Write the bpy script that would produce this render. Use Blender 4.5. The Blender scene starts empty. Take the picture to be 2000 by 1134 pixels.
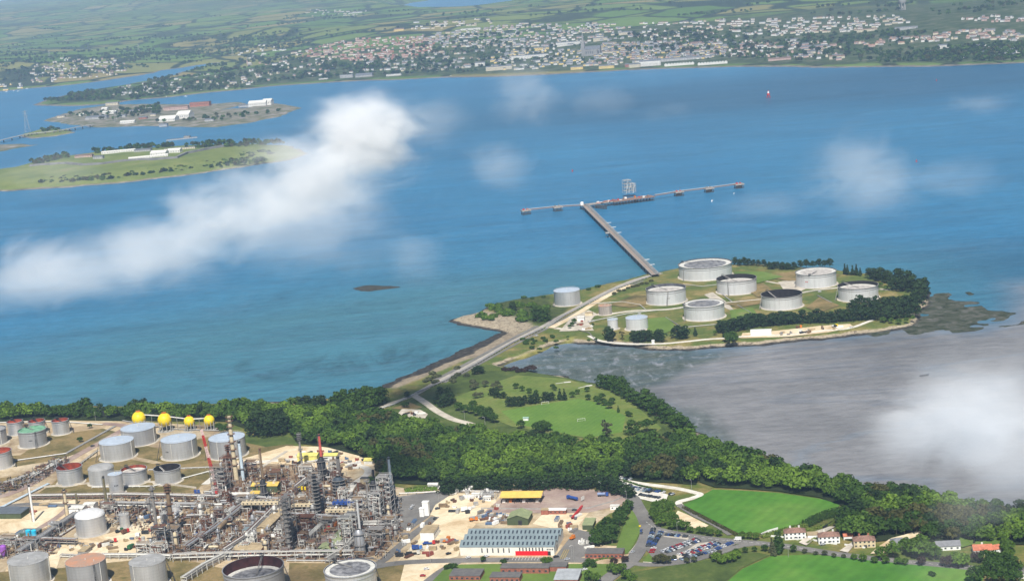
import bpy, math, random
import numpy as np
from mathutils import Vector, Matrix
random.seed(7); RNG = np.random.default_rng(11)
S = bpy.context.scene
# ------------------------------------------------------------------ camera
F_PX, CX, CY, HC = 3300.0, 1000.0, 567.0, 450.0
ROLL = 0.085
TILT = math.atan(672 * math.cos(ROLL) / F_PX)
_f = Vector((0, math.cos(TILT), -math.sin(TILT))); _r0 = Vector((1, 0, 0)); _u0 = _r0.cross(_f)
_c, _s = math.cos(ROLL), math.sin(ROLL)
CR = _c * _r0 - _s * _u0; CU = _c * _u0 + _s * _r0; CF = _f
cam_data = bpy.data.cameras.new('camera'); cam = bpy.data.objects.new('camera', cam_data)
S.collection.objects.link(cam); S.camera = cam
cam.matrix_world = Matrix(((CR.x, CU.x, -CF.x, 0), (CR.y, CU.y, -CF.y, 0), (CR.z, CU.z, -CF.z, HC), (0, 0, 0, 1)))
cam_data.lens = 36 * F_PX / 2000; cam_data.sensor_width = 36
cam_data.clip_start = 1; cam_data.clip_end = 200000
# ------------------------------------------------------------------ light
SUN_EL, SUN_AZ = math.radians(51), math.radians(183)     # azimuth from +Y clockwise: the sun stands behind the camera
W = bpy.data.worlds.new('World'); S.world = W; W.use_nodes = True
_n = W.node_tree.nodes; _bg = _n['Background']
_sky = _n.new('ShaderNodeTexSky'); _sky.sky_type = 'NISHITA'; _sky.sun_disc = False
_sky.sun_elevation = SUN_EL; _sky.sun_rotation = SUN_AZ; _sky.altitude = 300
W.node_tree.links.new(_sky.outputs[0], _bg.inputs[0]); _bg.inputs[1].default_value = 0.05
_sd = Vector((math.sin(SUN_AZ) * math.cos(SUN_EL), math.cos(SUN_AZ) * math.cos(SUN_EL), math.sin(SUN_EL)))
_sl = bpy.data.lights.new('sun', 'SUN'); _sl.energy = 5.0; _sl.angle = math.radians(0.53); _sl.color = (1, 0.955, 0.88)
sun = bpy.data.objects.new('sun', _sl); S.collection.objects.link(sun); sun.rotation_euler = _sd.to_track_quat('Z', 'Y').to_euler()
S.view_settings.view_transform = 'Standard'; S.view_settings.look = 'None'; S.view_settings.exposure = 0.33; S.view_settings.gamma = 1
S.render.engine = 'CYCLES'
cy = S.cycles; cy.max_bounces = 10; cy.diffuse_bounces = 2; cy.glossy_bounces = 2; cy.transmission_bounces = 2; cy.volume_bounces = 8
cy.transparent_max_bounces = 8; cy.use_denoising = True; cy.volume_step_rate = 0.35; cy.volume_max_steps = 512
cy.caustics_reflective = False; cy.caustics_refractive = False; cy.use_adaptive_sampling = True; cy.adaptive_threshold = 0.02
# ------------------------------------------------------------------ pixel of the 2000 px photograph -> point on the ground
def P(x, y, z=4.0):
    d = CF + CR * ((x - CX) / F_PX) - CU * ((y - CY) / F_PX)
    t = (z - HC) / d.z
    return Vector((d.x * t, d.y * t, z))
def pix(p):
    v = Vector(p) - Vector((0, 0, HC)); zc = v.dot(CF)
    return CX + F_PX * v.dot(CR) / zc, CY - F_PX * v.dot(CU) / zc
def scl(p):                                              # photo pixels per metre at a point
    return F_PX / (Vector(p) - Vector((0, 0, HC))).dot(CF)
def poly(pts, z=4.0): return [P(x, y, z) for x, y in pts]
# ------------------------------------------------------------------ materials
MATS = {}
def lin(c): return tuple(c[:3]) + (1.0,)
def mat(name, col, rough=0.7, metal=0.0, var=0.12, scale=0.4, streak=0.0, spec=0.3, col2=None, bump=0.0, rand=0.0, attr=None):
    """procedural paint: base colour broken by two noises, optional vertical streaks, second colour, per-object tint"""
    if name in MATS: return MATS[name]
    m = bpy.data.materials.new(name); m.use_nodes = True; nt = m.node_tree; N = nt.nodes; L = nt.links
    b = N['Principled BSDF']; b.inputs['Roughness'].default_value = rough; b.inputs['Metallic'].default_value = metal
    b.inputs['Specular IOR Level'].default_value = spec
    tc = N.new('ShaderNodeTexCoord'); src = tc.outputs['Object']
    if streak:
        mp = N.new('ShaderNodeMapping'); mp.inputs['Scale'].default_value = (1, 1, 0.07); L.new(src, mp.inputs[0]); src = mp.outputs[0]
    n1 = N.new('ShaderNodeTexNoise'); n1.inputs['Scale'].default_value = scale; n1.inputs['Detail'].default_value = 6; n1.inputs['Roughness'].default_value = 0.65
    L.new(src, n1.inputs['Vector'])
    r = N.new('ShaderNodeValToRGB'); c = Vector(col[:3]); d = Vector(col2[:3]) if col2 else c * (1 - var * 2.2)
    e = r.color_ramp.elements; e[0].position = 0.32; e[1].position = 0.68
    e[0].color = lin(d); e[1].color = lin([min(1, v * (1 + var)) for v in c])
    L.new(n1.outputs[0], r.inputs[0]); out = r.outputs[0]
    if attr:
        a = N.new('ShaderNodeAttribute'); a.attribute_name = attr
        mx = N.new('ShaderNodeMix'); mx.data_type = 'RGBA'; mx.blend_type = 'MULTIPLY'; mx.inputs[0].default_value = 1
        L.new(out, mx.inputs[6]); L.new(a.outputs['Color'], mx.inputs[7]); out = mx.outputs[2]
    if rand:
        oi = N.new('ShaderNodeObjectInfo'); hs = N.new('ShaderNodeHueSaturation')
        mr = N.new('ShaderNodeMapRange'); mr.inputs[3].default_value = 1 - rand; mr.inputs[4].default_value = 1 + rand
        mh = N.new('ShaderNodeMath'); mh.operation = 'MULTIPLY_ADD'; mh.inputs[1].default_value = 0.05 * (1 if rand > .2 else .5); mh.inputs[2].default_value = 0.475 if rand > .2 else .4875
        L.new(oi.outputs['Random'], mr.inputs[0]); L.new(mr.outputs[0], hs.inputs['Value'])
        sx = N.new('ShaderNodeMath'); sx.operation = 'FRACT'; s2 = N.new('ShaderNodeMath'); s2.operation = 'MULTIPLY'; s2.inputs[1].default_value = 7.31
        L.new(oi.outputs['Random'], s2.inputs[0]); L.new(s2.outputs[0], sx.inputs[0]); L.new(sx.outputs[0], mh.inputs[0]); L.new(mh.outputs[0], hs.inputs['Hue'])
        L.new(out, hs.inputs['Color']); out = hs.outputs[0]
    L.new(out, b.inputs['Base Color'])
    if bump:
        bp = N.new('ShaderNodeBump'); bp.inputs['Strength'].default_value = 0.5; bp.inputs['Distance'].default_value = bump
        L.new(n1.outputs[0], bp.inputs['Height']); L.new(bp.outputs[0], b.inputs['Normal'])
    MATS[name] = m; return m
class NB:                                                # small node-graph helper for the big ground materials
    def __init__(s, name):
        s.m = bpy.data.materials.new(name); s.m.use_nodes = True; s.t = s.m.node_tree; s.N = s.t.nodes; s.L = s.t.links
        s.b = s.N['Principled BSDF']; MATS[name] = s.m
        s.pos = s.N.new('ShaderNodeNewGeometry').outputs['Position']
    def noise(s, scale, detail=4, rough=0.6, vec=None, st=(1, 1, 1), dist=0):
        v = vec or s.pos
        if st != (1, 1, 1):
            mp = s.N.new('ShaderNodeMapping'); mp.inputs['Scale'].default_value = st; s.L.new(v, mp.inputs[0]); v = mp.outputs[0]
        n = s.N.new('ShaderNodeTexNoise'); n.inputs['Scale'].default_value = scale; n.inputs['Detail'].default_value = detail
        n.inputs['Roughness'].default_value = rough; n.inputs['Distortion'].default_value = dist; s.L.new(v, n.inputs['Vector']); return n.outputs[0]
    def ramp(s, fac, stops):
        r = s.N.new('ShaderNodeValToRGB'); e = r.color_ramp.elements
        while len(e) < len(stops): e.new(0.5)
        for el, (p, c) in zip(e, stops):
            el.position = p; el.color = lin(c) if hasattr(c, '__len__') else (c, c, c, 1)
        s.L.new(fac, r.inputs[0]); return r.outputs[0]
    def mix(s, fac, a, b, mode='MIX'):
        x = s.N.new('ShaderNodeMix'); x.data_type = 'RGBA'; x.blend_type = mode
        for i, v in ((0, fac), (6, a), (7, b)):
            if hasattr(v, 'links'): s.L.new(v, x.inputs[i])
            elif i == 0: x.inputs[0].default_value = v
            else: x.inputs[i].default_value = lin(v)
        return x.outputs[2]
    def math(s, op, a, b=0.0):
        x = s.N.new('ShaderNodeMath'); x.operation = op
        for i, v in enumerate((a, b)):
            if hasattr(v, 'links'): s.L.new(v, x.inputs[i])
            else: x.inputs[i].default_value = v
        return x.outputs[0]
    def attr(s, name):
        a = s.N.new('ShaderNodeAttribute'); a.attribute_name = name; return a.outputs['Fac']
    def z(s):
        x = s.N.new('ShaderNodeSeparateXYZ'); s.L.new(s.pos, x.inputs[0]); return x.outputs[2]
    def bump(s, h, strength, dist):
        bp = s.N.new('ShaderNodeBump'); bp.inputs['Strength'].default_value = strength; bp.inputs['Distance'].default_value = dist
        s.L.new(h, bp.inputs['Height']); s.L.new(bp.outputs[0], s.b.inputs['Normal'])
    def done(s, col, rough=0.9, spec=0.2):
        if hasattr(col, 'links'): s.L.new(col, s.b.inputs['Base Color'])
        if hasattr(rough, 'links'): s.L.new(rough, s.b.inputs['Roughness'])
        else: s.b.inputs['Roughness'].default_value = rough
        s.b.inputs['Specular IOR Level'].default_value = spec; return s.m
# ------------------------------------------------------------------ meshes
C = S.collection
class MB:
    """collects boxes, tubes, lathes and prisms and links them as ONE mesh object"""
    def __init__(s): s.v = []; s.f = []; s.m = []; s.sm = []
    def add(s, vs, fs, mi=0, smooth=False):
        o = len(s.v); s.v += [tuple(v) for v in vs]
        for f in fs: s.f.append([i + o for i in f]); s.m.append(mi); s.sm.append(smooth)
    def box(s, c, d, rz=0.0, mi=0, ry=0.0):
        """c = centre of the base, d = sizes"""
        x, y, z = d[0] / 2, d[1] / 2, d[2]; M = Matrix.Translation(c) @ Matrix.Rotation(rz, 4, 'Z') @ Matrix.Rotation(ry, 4, 'Y')
        vs = [M @ Vector(p) for p in ((-x, -y, 0), (x, -y, 0), (x, y, 0), (-x, y, 0), (-x, -y, z), (x, -y, z), (x, y, z), (-x, y, z))]
        s.add(vs, [(0, 3, 2, 1), (4, 5, 6, 7), (0, 1, 5, 4), (1, 2, 6, 5), (2, 3, 7, 6), (3, 0, 4, 7)], mi)
    def tube(s, a, b, r, r2=None, n=8, mi=0, caps=True):
        a = Vector(a); b = Vector(b); r2 = r if r2 is None else r2; d = (b - a)
        if d.length < 1e-6: return
        q = d.to_track_quat('Z', 'Y'); X = q @ Vector((1, 0, 0)); Y = q @ Vector((0, 1, 0)); vs = []
        for i in range(n):
            t = 2 * math.pi * i / n; w = X * math.cos(t) + Y * math.sin(t); vs += [a + w * r, b + w * r2]
        fs = [(2 * i, 2 * ((i + 1) % n), 2 * ((i + 1) % n) + 1, 2 * i + 1) for i in range(n)]
        s.add(vs, fs, mi, n > 6)
        if caps: s.add([vs[2 * i] for i in range(n)][::-1], [tuple(range(n))], mi); s.add([vs[2 * i + 1] for i in range(n)], [tuple(range(n))], mi)
    def bar(s, a, b, w, mi=0): s.tube(a, b, w * 0.7, n=4, mi=mi)
    def path(s, pts, r, n=6, mi=0):
        for a, b in zip(pts, pts[1:]): s.tube(a, b, r, n=n, mi=mi)
    def lathe(s, prof, c=(0, 0, 0), n=32, mi=0, smooth=True, close=False):
        """prof = [(radius, z)...] from outside bottom upward"""
        c = Vector(c); k = len(prof); vs = []
        for i in range(n):
            t = 2 * math.pi * i / n
            for r, z in prof: vs.append(c + Vector((r * math.cos(t), r * math.sin(t), z)))
        for i in range(n):
            j = (i + 1) % n
            for q in range(k - 1):
                s.add([vs[i * k + q], vs[j * k + q], vs[j * k + q + 1], vs[i * k + q + 1]], [(0, 1, 2, 3)], mi, smooth)
    def disc(s, r, z, c=(0, 0, 0), n=32, mi=0, rise=0.0):
        c = Vector(c); vs = [c + Vector((r * math.cos(2 * math.pi * i / n), r * math.sin(2 * math.pi * i / n), z)) for i in range(n)]
        if rise: s.add(vs + [c + Vector((0, 0, z + rise))], [(i, (i + 1) % n, n) for i in range(n)], mi, True)
        else: s.add(vs, [tuple(range(n))], mi)
    def sphere(s, c, r, n=20, mi=0, sz=1.0):
        s.lathe([(max(r * math.sin(math.pi * k / n), 0.001), -r * sz * math.cos(math.pi * k / n)) for k in range(n + 1)], c, n + 4, mi)
    def prism(s, pts, z0, z1, mi=0):
        n = len(pts); vs = [(p[0], p[1], z0) for p in pts] + [(p[0], p[1], z1) for p in pts]
        a = sum(pts[i][0] * pts[(i + 1) % n][1] - pts[(i + 1) % n][0] * pts[i][1] for i in range(n))
        o = range(n) if a > 0 else range(n - 1, -1, -1); o = list(o)
        s.add(vs, [tuple(i + n for i in o), tuple(reversed(o))] + [(o[i], o[(i + 1) % n], o[(i + 1) % n] + n, o[i] + n) for i in range(n)], mi)
    def build(s, name, mats, parent=None, weld=True):
        me = bpy.data.meshes.new(name); me.from_pydata(s.v, [], s.f)
        for m in (mats if isinstance(mats, (list, tuple)) else [mats]): me.materials.append(m)
        me.polygons.foreach_set('material_index', s.m); me.polygons.foreach_set('use_smooth', s.sm)
        if weld and any(s.sm):
            import bmesh
            bm = bmesh.new(); bm.from_mesh(me); bmesh.ops.remove_doubles(bm, verts=bm.verts, dist=0.002); bm.to_mesh(me); bm.free()
            me.set_sharp_from_angle(angle=math.radians(40))
        me.update(); o = bpy.data.objects.new(name, me); C.objects.link(o)
        if parent: o.parent = parent
        return o
LABELS = {}
def tag(o, label, cat, group=None):
    o['label'] = label; o['category'] = cat
    if group: o['group'] = group
    LABELS.setdefault(label, []).append((o.name, group)); return o
def empty(name, loc, rz=0.0, label=None, cat=None, group=None):
    o = bpy.data.objects.new(name, None); C.objects.link(o); o.location = loc; o.rotation_euler = (0, 0, rz); o.empty_display_size = 0.5
    if label: tag(o, label, cat, group)
    return o
def structure(o, kind='structure'): o['kind'] = kind; return o
def dup(o, loc, rz=0.0, sc=1.0, label=None, cat=None, group=None, mats=None):
    r = o.copy(); C.objects.link(r); r.location = loc; r.rotation_euler = (0, 0, rz); r.scale = (sc, sc, sc) if not hasattr(sc, '__len__') else sc
    for ch in list(o.children):
        c = ch.copy(); C.objects.link(c); c.parent = r
        for g in list(ch.children): d = g.copy(); C.objects.link(d); d.parent = c
    for k in ('label', 'category', 'group'):
        if k in r: del r[k]
    if label: tag(r, label, cat, group)
    return r
def np_mesh(name, V, Fq, mats, attrs=None, smooth=False, parent=None):
    """fast mesh from numpy quads/tris; attrs = {name: (domain, array)}"""
    me = bpy.data.meshes.new(name); nv, nf, k = len(V), len(Fq), Fq.shape[1]
    me.vertices.add(nv); me.vertices.foreach_set('co', V.astype(np.float32).ravel())
    me.loops.add(nf * k); me.loops.foreach_set('vertex_index', Fq.astype(np.int32).ravel())
    me.polygons.add(nf); me.polygons.foreach_set('loop_start', np.arange(0, nf * k, k, dtype=np.int32))
    try: me.polygons.foreach_set('loop_total', np.full(nf, k, dtype=np.int32))
    except Exception: pass
    for m in (mats if isinstance(mats, (list, tuple)) else [mats]): me.materials.append(m)
    me.update(calc_edges=True)
    if smooth: me.polygons.foreach_set('use_smooth', np.ones(nf, dtype=bool))
    for an, (dom, arr) in (attrs or {}).items():
        if an == 'mat_index': me.polygons.foreach_set('material_index', arr.astype(np.int32)); continue
        if arr.ndim == 2: a = me.attributes.new(an, 'FLOAT_COLOR', dom); a.data.foreach_set('color', arr.astype(np.float32).ravel())
        else: a = me.attributes.new(an, 'FLOAT', dom); a.data.foreach_set('value', arr.astype(np.float32))
    o = bpy.data.objects.new(name, me); C.objects.link(o)
    if parent: o.parent = parent
    return o
def sdf(X, Y, pg):
    """signed distance (inside positive) of points to a polygon"""
    A = np.array([(p[0], p[1]) for p in pg]); B = np.roll(A, -1, 0); d2 = np.full(X.shape, 1e18); ins = np.zeros(X.shape, bool)
    for (ax, ay), (bx, by) in zip(A, B):
        ex, ey = bx - ax, by - ay; t = np.clip(((X - ax) * ex + (Y - ay) * ey) / max(ex * ex + ey * ey, 1e-9), 0, 1)
        d2 = np.minimum(d2, (X - ax - t * ex) ** 2 + (Y - ay - t * ey) ** 2)
        c = (ay > Y) != (by > Y); xi = ax + (Y - ay) * ex / (ey if abs(ey) > 1e-9 else 1e-9); ins ^= c & (X < xi)
    return np.where(ins, 1, -1) * np.sqrt(d2)
def sstep(x, a, b):
    t = np.clip((x - a) / (b - a), 0, 1); return t * t * (3 - 2 * t)
_vn = {}
def vnoise(X, Y, scale, seed=0):
    """value noise for terrain heights and outlines"""
    if seed not in _vn: _vn[seed] = np.random.default_rng(seed).random((256, 256))
    T = _vn[seed]; x = X / scale; y = Y / scale; i = np.floor(x).astype(int); j = np.floor(y).astype(int); u = x - i; v = y - j
    u = u * u * (3 - 2 * u); v = v * v * (3 - 2 * v); g = lambda a, b: T[a % 256, b % 256]
    return (g(i, j) * (1 - u) + g(i + 1, j) * u) * (1 - v) + (g(i, j + 1) * (1 - u) + g(i + 1, j + 1) * u) * v
# ================================================================== SETTING: water, land, far shore
COAST = [(-700, 830), (-400, 812), (-100, 797), (150, 793), (400, 789), (600, 782), (700, 772), (754, 757), (790, 739), (820, 729), (860, 713.5), (904, 695), (948, 674),
 (979, 656.5), (990, 652), (970, 648), (948, 645), (915, 638), (889, 632), (869, 629), (882, 622), (904, 617), (933, 609), (959, 596), (992, 587),
 (1019, 583), (1054, 578), (1135, 567), (1190, 553), (1235, 542), (1279, 533), (1300, 529), (1340, 521), (1430, 516), (1500, 517), (1560, 522),
 (1640, 527), (1700, 535), (1760, 545), (1800, 558), (1822, 573), (1820, 585), (1822, 598), (1808, 608), (1799, 615), (1807, 625), (1796, 634),
 (1783, 641), (1750, 647), (1733, 650), (1675, 654), (1600, 664), (1525, 670), (1491, 674), (1417, 678), (1343, 684), (1268, 683), (1191, 675),
 (1146, 671), (1113, 671), (1080, 677), (1047, 691), (1014, 704), (985, 714), (1014, 718), (1050, 729), (1100, 735), (1150, 744), (1185, 750), (1225, 766),
 (1262, 785), (1300, 800), (1330, 820), (1365, 845), (1400, 868), (1450, 888), (1520, 906), (1600, 928), (1700, 948), (1800, 960), (1900, 974), (2000, 992),
 (2100, 1008), (2500, 1065), (2600, 1500), (-900, 1500)]
COASTW = poly(COAST, 0.0)
TIDAL = poly([(1815, 570), (1845, 569), (1880, 575), (1905, 588), (1950, 612), (1958, 628), (1930, 640), (1870, 645), (1800, 646), (1740, 652), (1735, 640), (1790, 620)], 0)
MUD = poly([(985, 716), (1047, 692), (1113, 673), (1268, 684), (1343, 685), (1525, 671), (1675, 655), (1790, 645), (1905, 648), (1985, 630), (2005, 590), (1985, 560), (2080, 545),
            (2500, 620), (2700, 1100), (2000, 1010), (1600, 945), (1400, 885), (1300, 815), (1160, 760)], 0)
ALGAE = poly([(985, 716), (1047, 692), (1113, 673), (1268, 684), (1400, 679), (1460, 690), (1420, 705), (1370, 722), (1310, 742), (1270, 752), (1200, 760), (1050, 735)], 0)
ALGAE2 = poly([(1190, 752), (1310, 768), (1360, 800), (1420, 850), (1480, 880), (1400, 880), (1300, 815)], 0)
def axis(lo, hi, step, far_lo, far_hi, g=1.16):
    a = list(np.arange(lo, hi + step, step)); s = step; x = a[-1]
    while x < far_hi: s *= g; x += s; a.append(x)
    s = step; x = a[0]
    while x > far_lo: s *= g; x -= s; a.insert(0, x)
    return np.array(a)
def grid_faces(nx, ny):
    i, j = np.meshgrid(np.arange(nx - 1), np.arange(ny - 1), indexing='xy'); a = (j * nx + i).ravel()
    return np.stack([a, a + 1, a + nx + 1, a + nx], 1)
# ---- the sea: one sheet to the horizon
xs = axis(-700, 950, 9, -45000, 45000); ys = axis(980, 2700, 9, -500, 90000)
X, Y = np.meshgrid(xs, ys); wob = (vnoise(X, Y, 60, 3) - .5) * 40 + (vnoise(X, Y, 17, 4) - .5) * 14
mud = sstep(sdf(X, Y, MUD) + wob * .6, -55, 30)
alg = np.maximum(sstep(sdf(X, Y, ALGAE) + wob, -14, 16), .75 * sstep(sdf(X, Y, ALGAE2) + wob, -12, 14))
cd = -sdf(X, Y, COASTW)                                   # metres out from the coast
def blob(px, py, rx, ry):
    c = P(px, py, 0); e = P(px + rx, py, 0); g = P(px, py + ry, 0); a = (e - c).length; b = (g - c).length
    return np.exp(-(((X - c.x) / a) ** 2 + ((Y - c.y) / b) ** 2))
shal = np.clip(sstep(-cd, -330, -10) * .75 + .9 * blob(330, 690, 520, 110) + .35 * blob(750, 560, 350, 110), 0, 1) * (1 - mud)
weed = np.clip(blob(600, 715, 210, 26) + blob(830, 690, 90, 20) + .7 * blob(330, 735, 200, 16) + .9 * sstep(-cd, -26, -2) * (X < 330), 0, 1) * (1 - mud)
deep = np.clip(blob(1750, 160, 700, 45) + .8 * blob(2050, 520, 200, 70) + .45 * blob(1300, 200, 900, 40), 0, 1) * (1 - mud)
V = np.stack([X.ravel(), Y.ravel(), np.zeros(X.size)], 1)
nb = NB('sea_water')
base = nb.ramp(nb.noise(0.0022, 5, 0.6, st=(1, .35, 1)), [(.3, (.014, .138, .285)), (.7, (.026, .185, .350))])
base = nb.mix(nb.attr('shallow'), base, (.045, .165, .225))
base = nb.mix(nb.math('MULTIPLY', nb.attr('deep'), .85), base, (.006, .075, .155))
wn = nb.ramp(nb.noise(0.016, 7, 0.7, st=(1, .4, 1), dist=1.5), [(.47, 0), (.62, 1)])
base = nb.mix(nb.math('MULTIPLY', nb.math('MULTIPLY', wn, nb.attr('weed')), .75), base, (.018, .075, .10))
mudc = nb.ramp(nb.noise(0.006, 6, 0.6, st=(1, .3, 1)), [(.35, (.165, .162, .166)), (.65, (.245, .24, .246))])
an = nb.ramp(nb.noise(0.09, 7, 0.72, st=(1, .5, 1), dist=.6), [(.34, (.055, .075, .06)), (.54, (.10, .118, .105)), (.66, (.26, .27, .30))])
rip = nb.noise(.05, 8, .75, st=(.6, 1.2, 1), dist=1.0); mudc = nb.mix(.24, mudc, nb.ramp(rip, [(.36, .80), (.5, 1.0), (.66, 1.10)]), 'MULTIPLY')
mudc = nb.mix(nb.attr('algae'), mudc, an)
base = nb.mix(nb.attr('mud'), base, mudc)
strk = nb.noise(0.0045, 6, 0.7, st=(.5, 2.6, 1), dist=1.2)
lane = nb.ramp(nb.noise(.0016, 4, .55, st=(.55, 2.2, 1), dist=2.2), [(.478, 0), (.5, 1), (.522, 0)]); base = nb.mix(nb.math('MULTIPLY', lane, .16), base, (.10, .21, .33)); l2 = nb.ramp(nb.noise(.0021, 5, .6, st=(.5, 2.4, 1), dist=1.6), [(.44, 0), (.47, 1), (.50, 0)]); base = nb.mix(nb.math('MULTIPLY', l2, .16), base, (.006, .06, .14))
base = nb.mix(.45, base, nb.ramp(strk, [(.36, .70), (.5, 1.0), (.64, 1.30)]), 'MULTIPLY')
h1 = nb.noise(0.13, 6, .7, st=(.7, 1, 1)); h2 = nb.noise(0.018, 4, .6)
nb.bump(nb.math('ADD', h1, nb.math('MULTIPLY', h2, 1.2)), .7, 1.6)
fine = nb.noise(.085, 7, .75, st=(.5, 1.3, 1)); base = nb.mix(.75, base, nb.ramp(fine, [(.36, .72), (.64, 1.22)]), 'MULTIPLY')
nb.done(base, .3, .22)
sea = structure(np_mesh('sea', V, grid_faces(len(xs), len(ys)), MATS['sea_water'],
   {'mud': ('POINT', mud.ravel()), 'algae': ('POINT', alg.ravel()), 'shallow': ('POINT', shal.ravel()), 'weed': ('POINT', weed.ravel()), 'deep': ('POINT', deep.ravel())}, smooth=True))
# ---- near land: headland, causeway and tank island in one sheet
xs = np.arange(-760, 860, 4.5); ys = np.arange(940, 2330, 4.5); X, Y = np.meshgrid(xs, ys)
wob = (vnoise(X, Y, 26, 5) - .5) * 14 + (vnoise(X, Y, 9, 6) - .5) * 6
D = sdf(X, Y, COASTW) + wob * .6
Zl = 4 * sstep(D, 0, 17) + np.where(D < 0, np.maximum(D * .12, -3), 0) + (vnoise(X, Y, 7, 8) - .5) * .9 * sstep(D, 0, 6) * (1 - sstep(D, 12, 17))
T = sdf(X, Y, TIDAL) + wob * 1.6 + (vnoise(X, Y, 14, 71) - .5) * 44; Zl = np.maximum(Zl, np.where(T > -6, .35 * sstep(T, -6, 10) + (vnoise(X, Y, 11, 9) - .5) * .35 - .12, -3))
SPIT = poly([(866, 630), (905, 615), (950, 610), (1010, 625), (1050, 645), (1000, 656), (940, 645), (890, 634)], 0)
spit = sstep(sdf(X, Y, SPIT) + wob, -4, 6)
BEACH = poly([(750, 760), (860, 714), (980, 657), (1020, 655), (1000, 680), (900, 715), (830, 745), (770, 768)], 0); bch = sstep(sdf(X, Y, BEACH) + wob * .4, -2, 5)
YEL = poly([(980, 716), (1047, 691), (1115, 670), (1120, 664), (1060, 682), (1000, 706)], 0); yel = sstep(sdf(X, Y, YEL), -5, 3)
SCRUB = poly([(933, 608), (960, 596), (1060, 578), (1085, 600), (1130, 600), (1060, 640), (1010, 630), (960, 612)], 0); scr = sstep(sdf(X, Y, SCRUB) + wob, -4, 4)
T2 = sdf(X, Y, poly([(748, 768), (756, 752), (815, 724), (895, 689), (955, 660), (980, 650), (1002, 655), (985, 664), (904, 702), (820, 736)], 0)) + wob * .5; Zl = np.maximum(Zl, np.where(T2 > -4, .5 * sstep(T2, -4, 6), -3)); keep = Zl > -1.6; fq = grid_faces(len(xs), len(ys)); kf = keep.ravel()[fq].any(1); fq = fq[kf]
nb = NB('land_cover')
g = nb.ramp(nb.noise(0.02, 7, .68), [(.3, (.062, .095, .02)), (.47, (.105, .14, .032)), (.55, (.18, .165, .05)), (.64, (.29, .23, .095))])
g = nb.mix(.7, g, nb.ramp(nb.noise(0.35, 5, .7), [(.3, .62), (.7, 1.25)]), 'MULTIPLY')
g = nb.mix(nb.attr('scrub'), g, nb.ramp(nb.noise(0.12, 6, .7), [(.35, (.035, .05, .014)), (.65, (.085, .11, .03))]))
rock = nb.ramp(nb.noise(0.22, 7, .75, dist=1.2), [(.36, (.045, .04, .036)), (.45, (.26, .21, .15)), (.56, (.42, .36, .26)), (.70, (.20, .17, .13))])
sand = nb.ramp(nb.noise(0.15, 7, .7, st=(1, .5, 1)), [(.35, (.20, .165, .12)), (.65, (.34, .28, .20))])
shore = nb.mix(nb.attr('beach'), rock, sand)
zz = nb.math('ADD', nb.z(), nb.math('MULTIPLY', nb.math('SUBTRACT', nb.noise(.09, 5, .7), .5), 2.6))
col = nb.mix(nb.ramp(nb.math('MULTIPLY', zz, .2), [(.50, 0), (.62, 1)]), shore, g)
col = nb.mix(nb.attr('spit'), col, rock); col = nb.mix(nb.attr('beach'), col, sand)
col = nb.mix(nb.math('MULTIPLY', nb.attr('yellow'), .8), col, nb.ramp(nb.noise(.1, 5, .7), [(.3, (.16, .16, .03)), (.7, (.40, .34, .13))]))
wet = nb.ramp(nb.noise(.16, 6, .75), [(.36, (.014, .014, .014)), (.55, (.05, .045, .04)), (.7, (.11, .10, .085))])
col = nb.mix(nb.ramp(nb.math('MULTIPLY', zz, .2), [(.15, 1), (.30, 0)]), col, wet)
col = nb.mix(nb.math('MULTIPLY', nb.attr('yellow'), .75), col, nb.ramp(nb.noise(.1, 5, .7), [(.3, (.14, .15, .02)), (.7, (.36, .33, .09))]))
col = nb.mix(nb.attr('tidal'), col, nb.ramp(nb.noise(.07, 7, .75, dist=.8), [(.32, (.018, .022, .014)), (.46, (.045, .055, .032)), (.6, (.10, .10, .085)), (.72, (.22, .22, .22))]))
nb.bump(nb.noise(.5, 5, .7), .6, .6); nb.done(col, .9, .15)
V = np.stack([X.ravel(), Y.ravel(), Zl.ravel()], 1); tid = sstep(T, -6, 2) * (1 - sstep(D, 2, 6))
used = np.unique(fq); rm = -np.ones(V.shape[0], int); rm[used] = np.arange(used.size); q = lambda a: ('POINT', a.ravel()[used])
land = structure(np_mesh('ground', V[used], rm[fq], MATS['land_cover'], {'beach': q(bch), 'spit': q(spit), 'yellow': q(yel), 'tidal': q(tid), 'scrub': q(scr)}, smooth=True))
# ---- low reef awash in the bay
def mound(name, pts, h, m, step, seed, edge=8):
    W_ = poly(pts, 0); a = np.array([(p.x, p.y) for p in W_]); xs = np.arange(a[:, 0].min() - edge, a[:, 0].max() + edge, step); ys = np.arange(a[:, 1].min() - edge, a[:, 1].max() + edge, step)
    X, Y = np.meshgrid(xs, ys); D = sdf(X, Y, W_) + (vnoise(X, Y, step * 5, seed) - .5) * edge * 1.4; Z = h * sstep(D, 0, edge) * (.6 + .8 * vnoise(X, Y, step * 2.5, seed + 1)) - .4 * (D < 0)
    f = grid_faces(len(xs), len(ys)); f = f[(Z.ravel() > -.2)[f].any(1)]; u = np.unique(f); r = -np.ones(X.size, int); r[u] = np.arange(u.size)
    return structure(np_mesh(name, np.stack([X.ravel(), Y.ravel(), Z.ravel()], 1)[u], r[f], m, smooth=True))
M_weedrock = mat('weed_rock', (.055, .055, .045), .8, var=.3, scale=.15, col2=(.02, .022, .018))
mound('reef', [(685, 563), (720, 557), (770, 556), (778, 561), (745, 567), (700, 570)], .8, M_weedrock, 3, 21)
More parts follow.
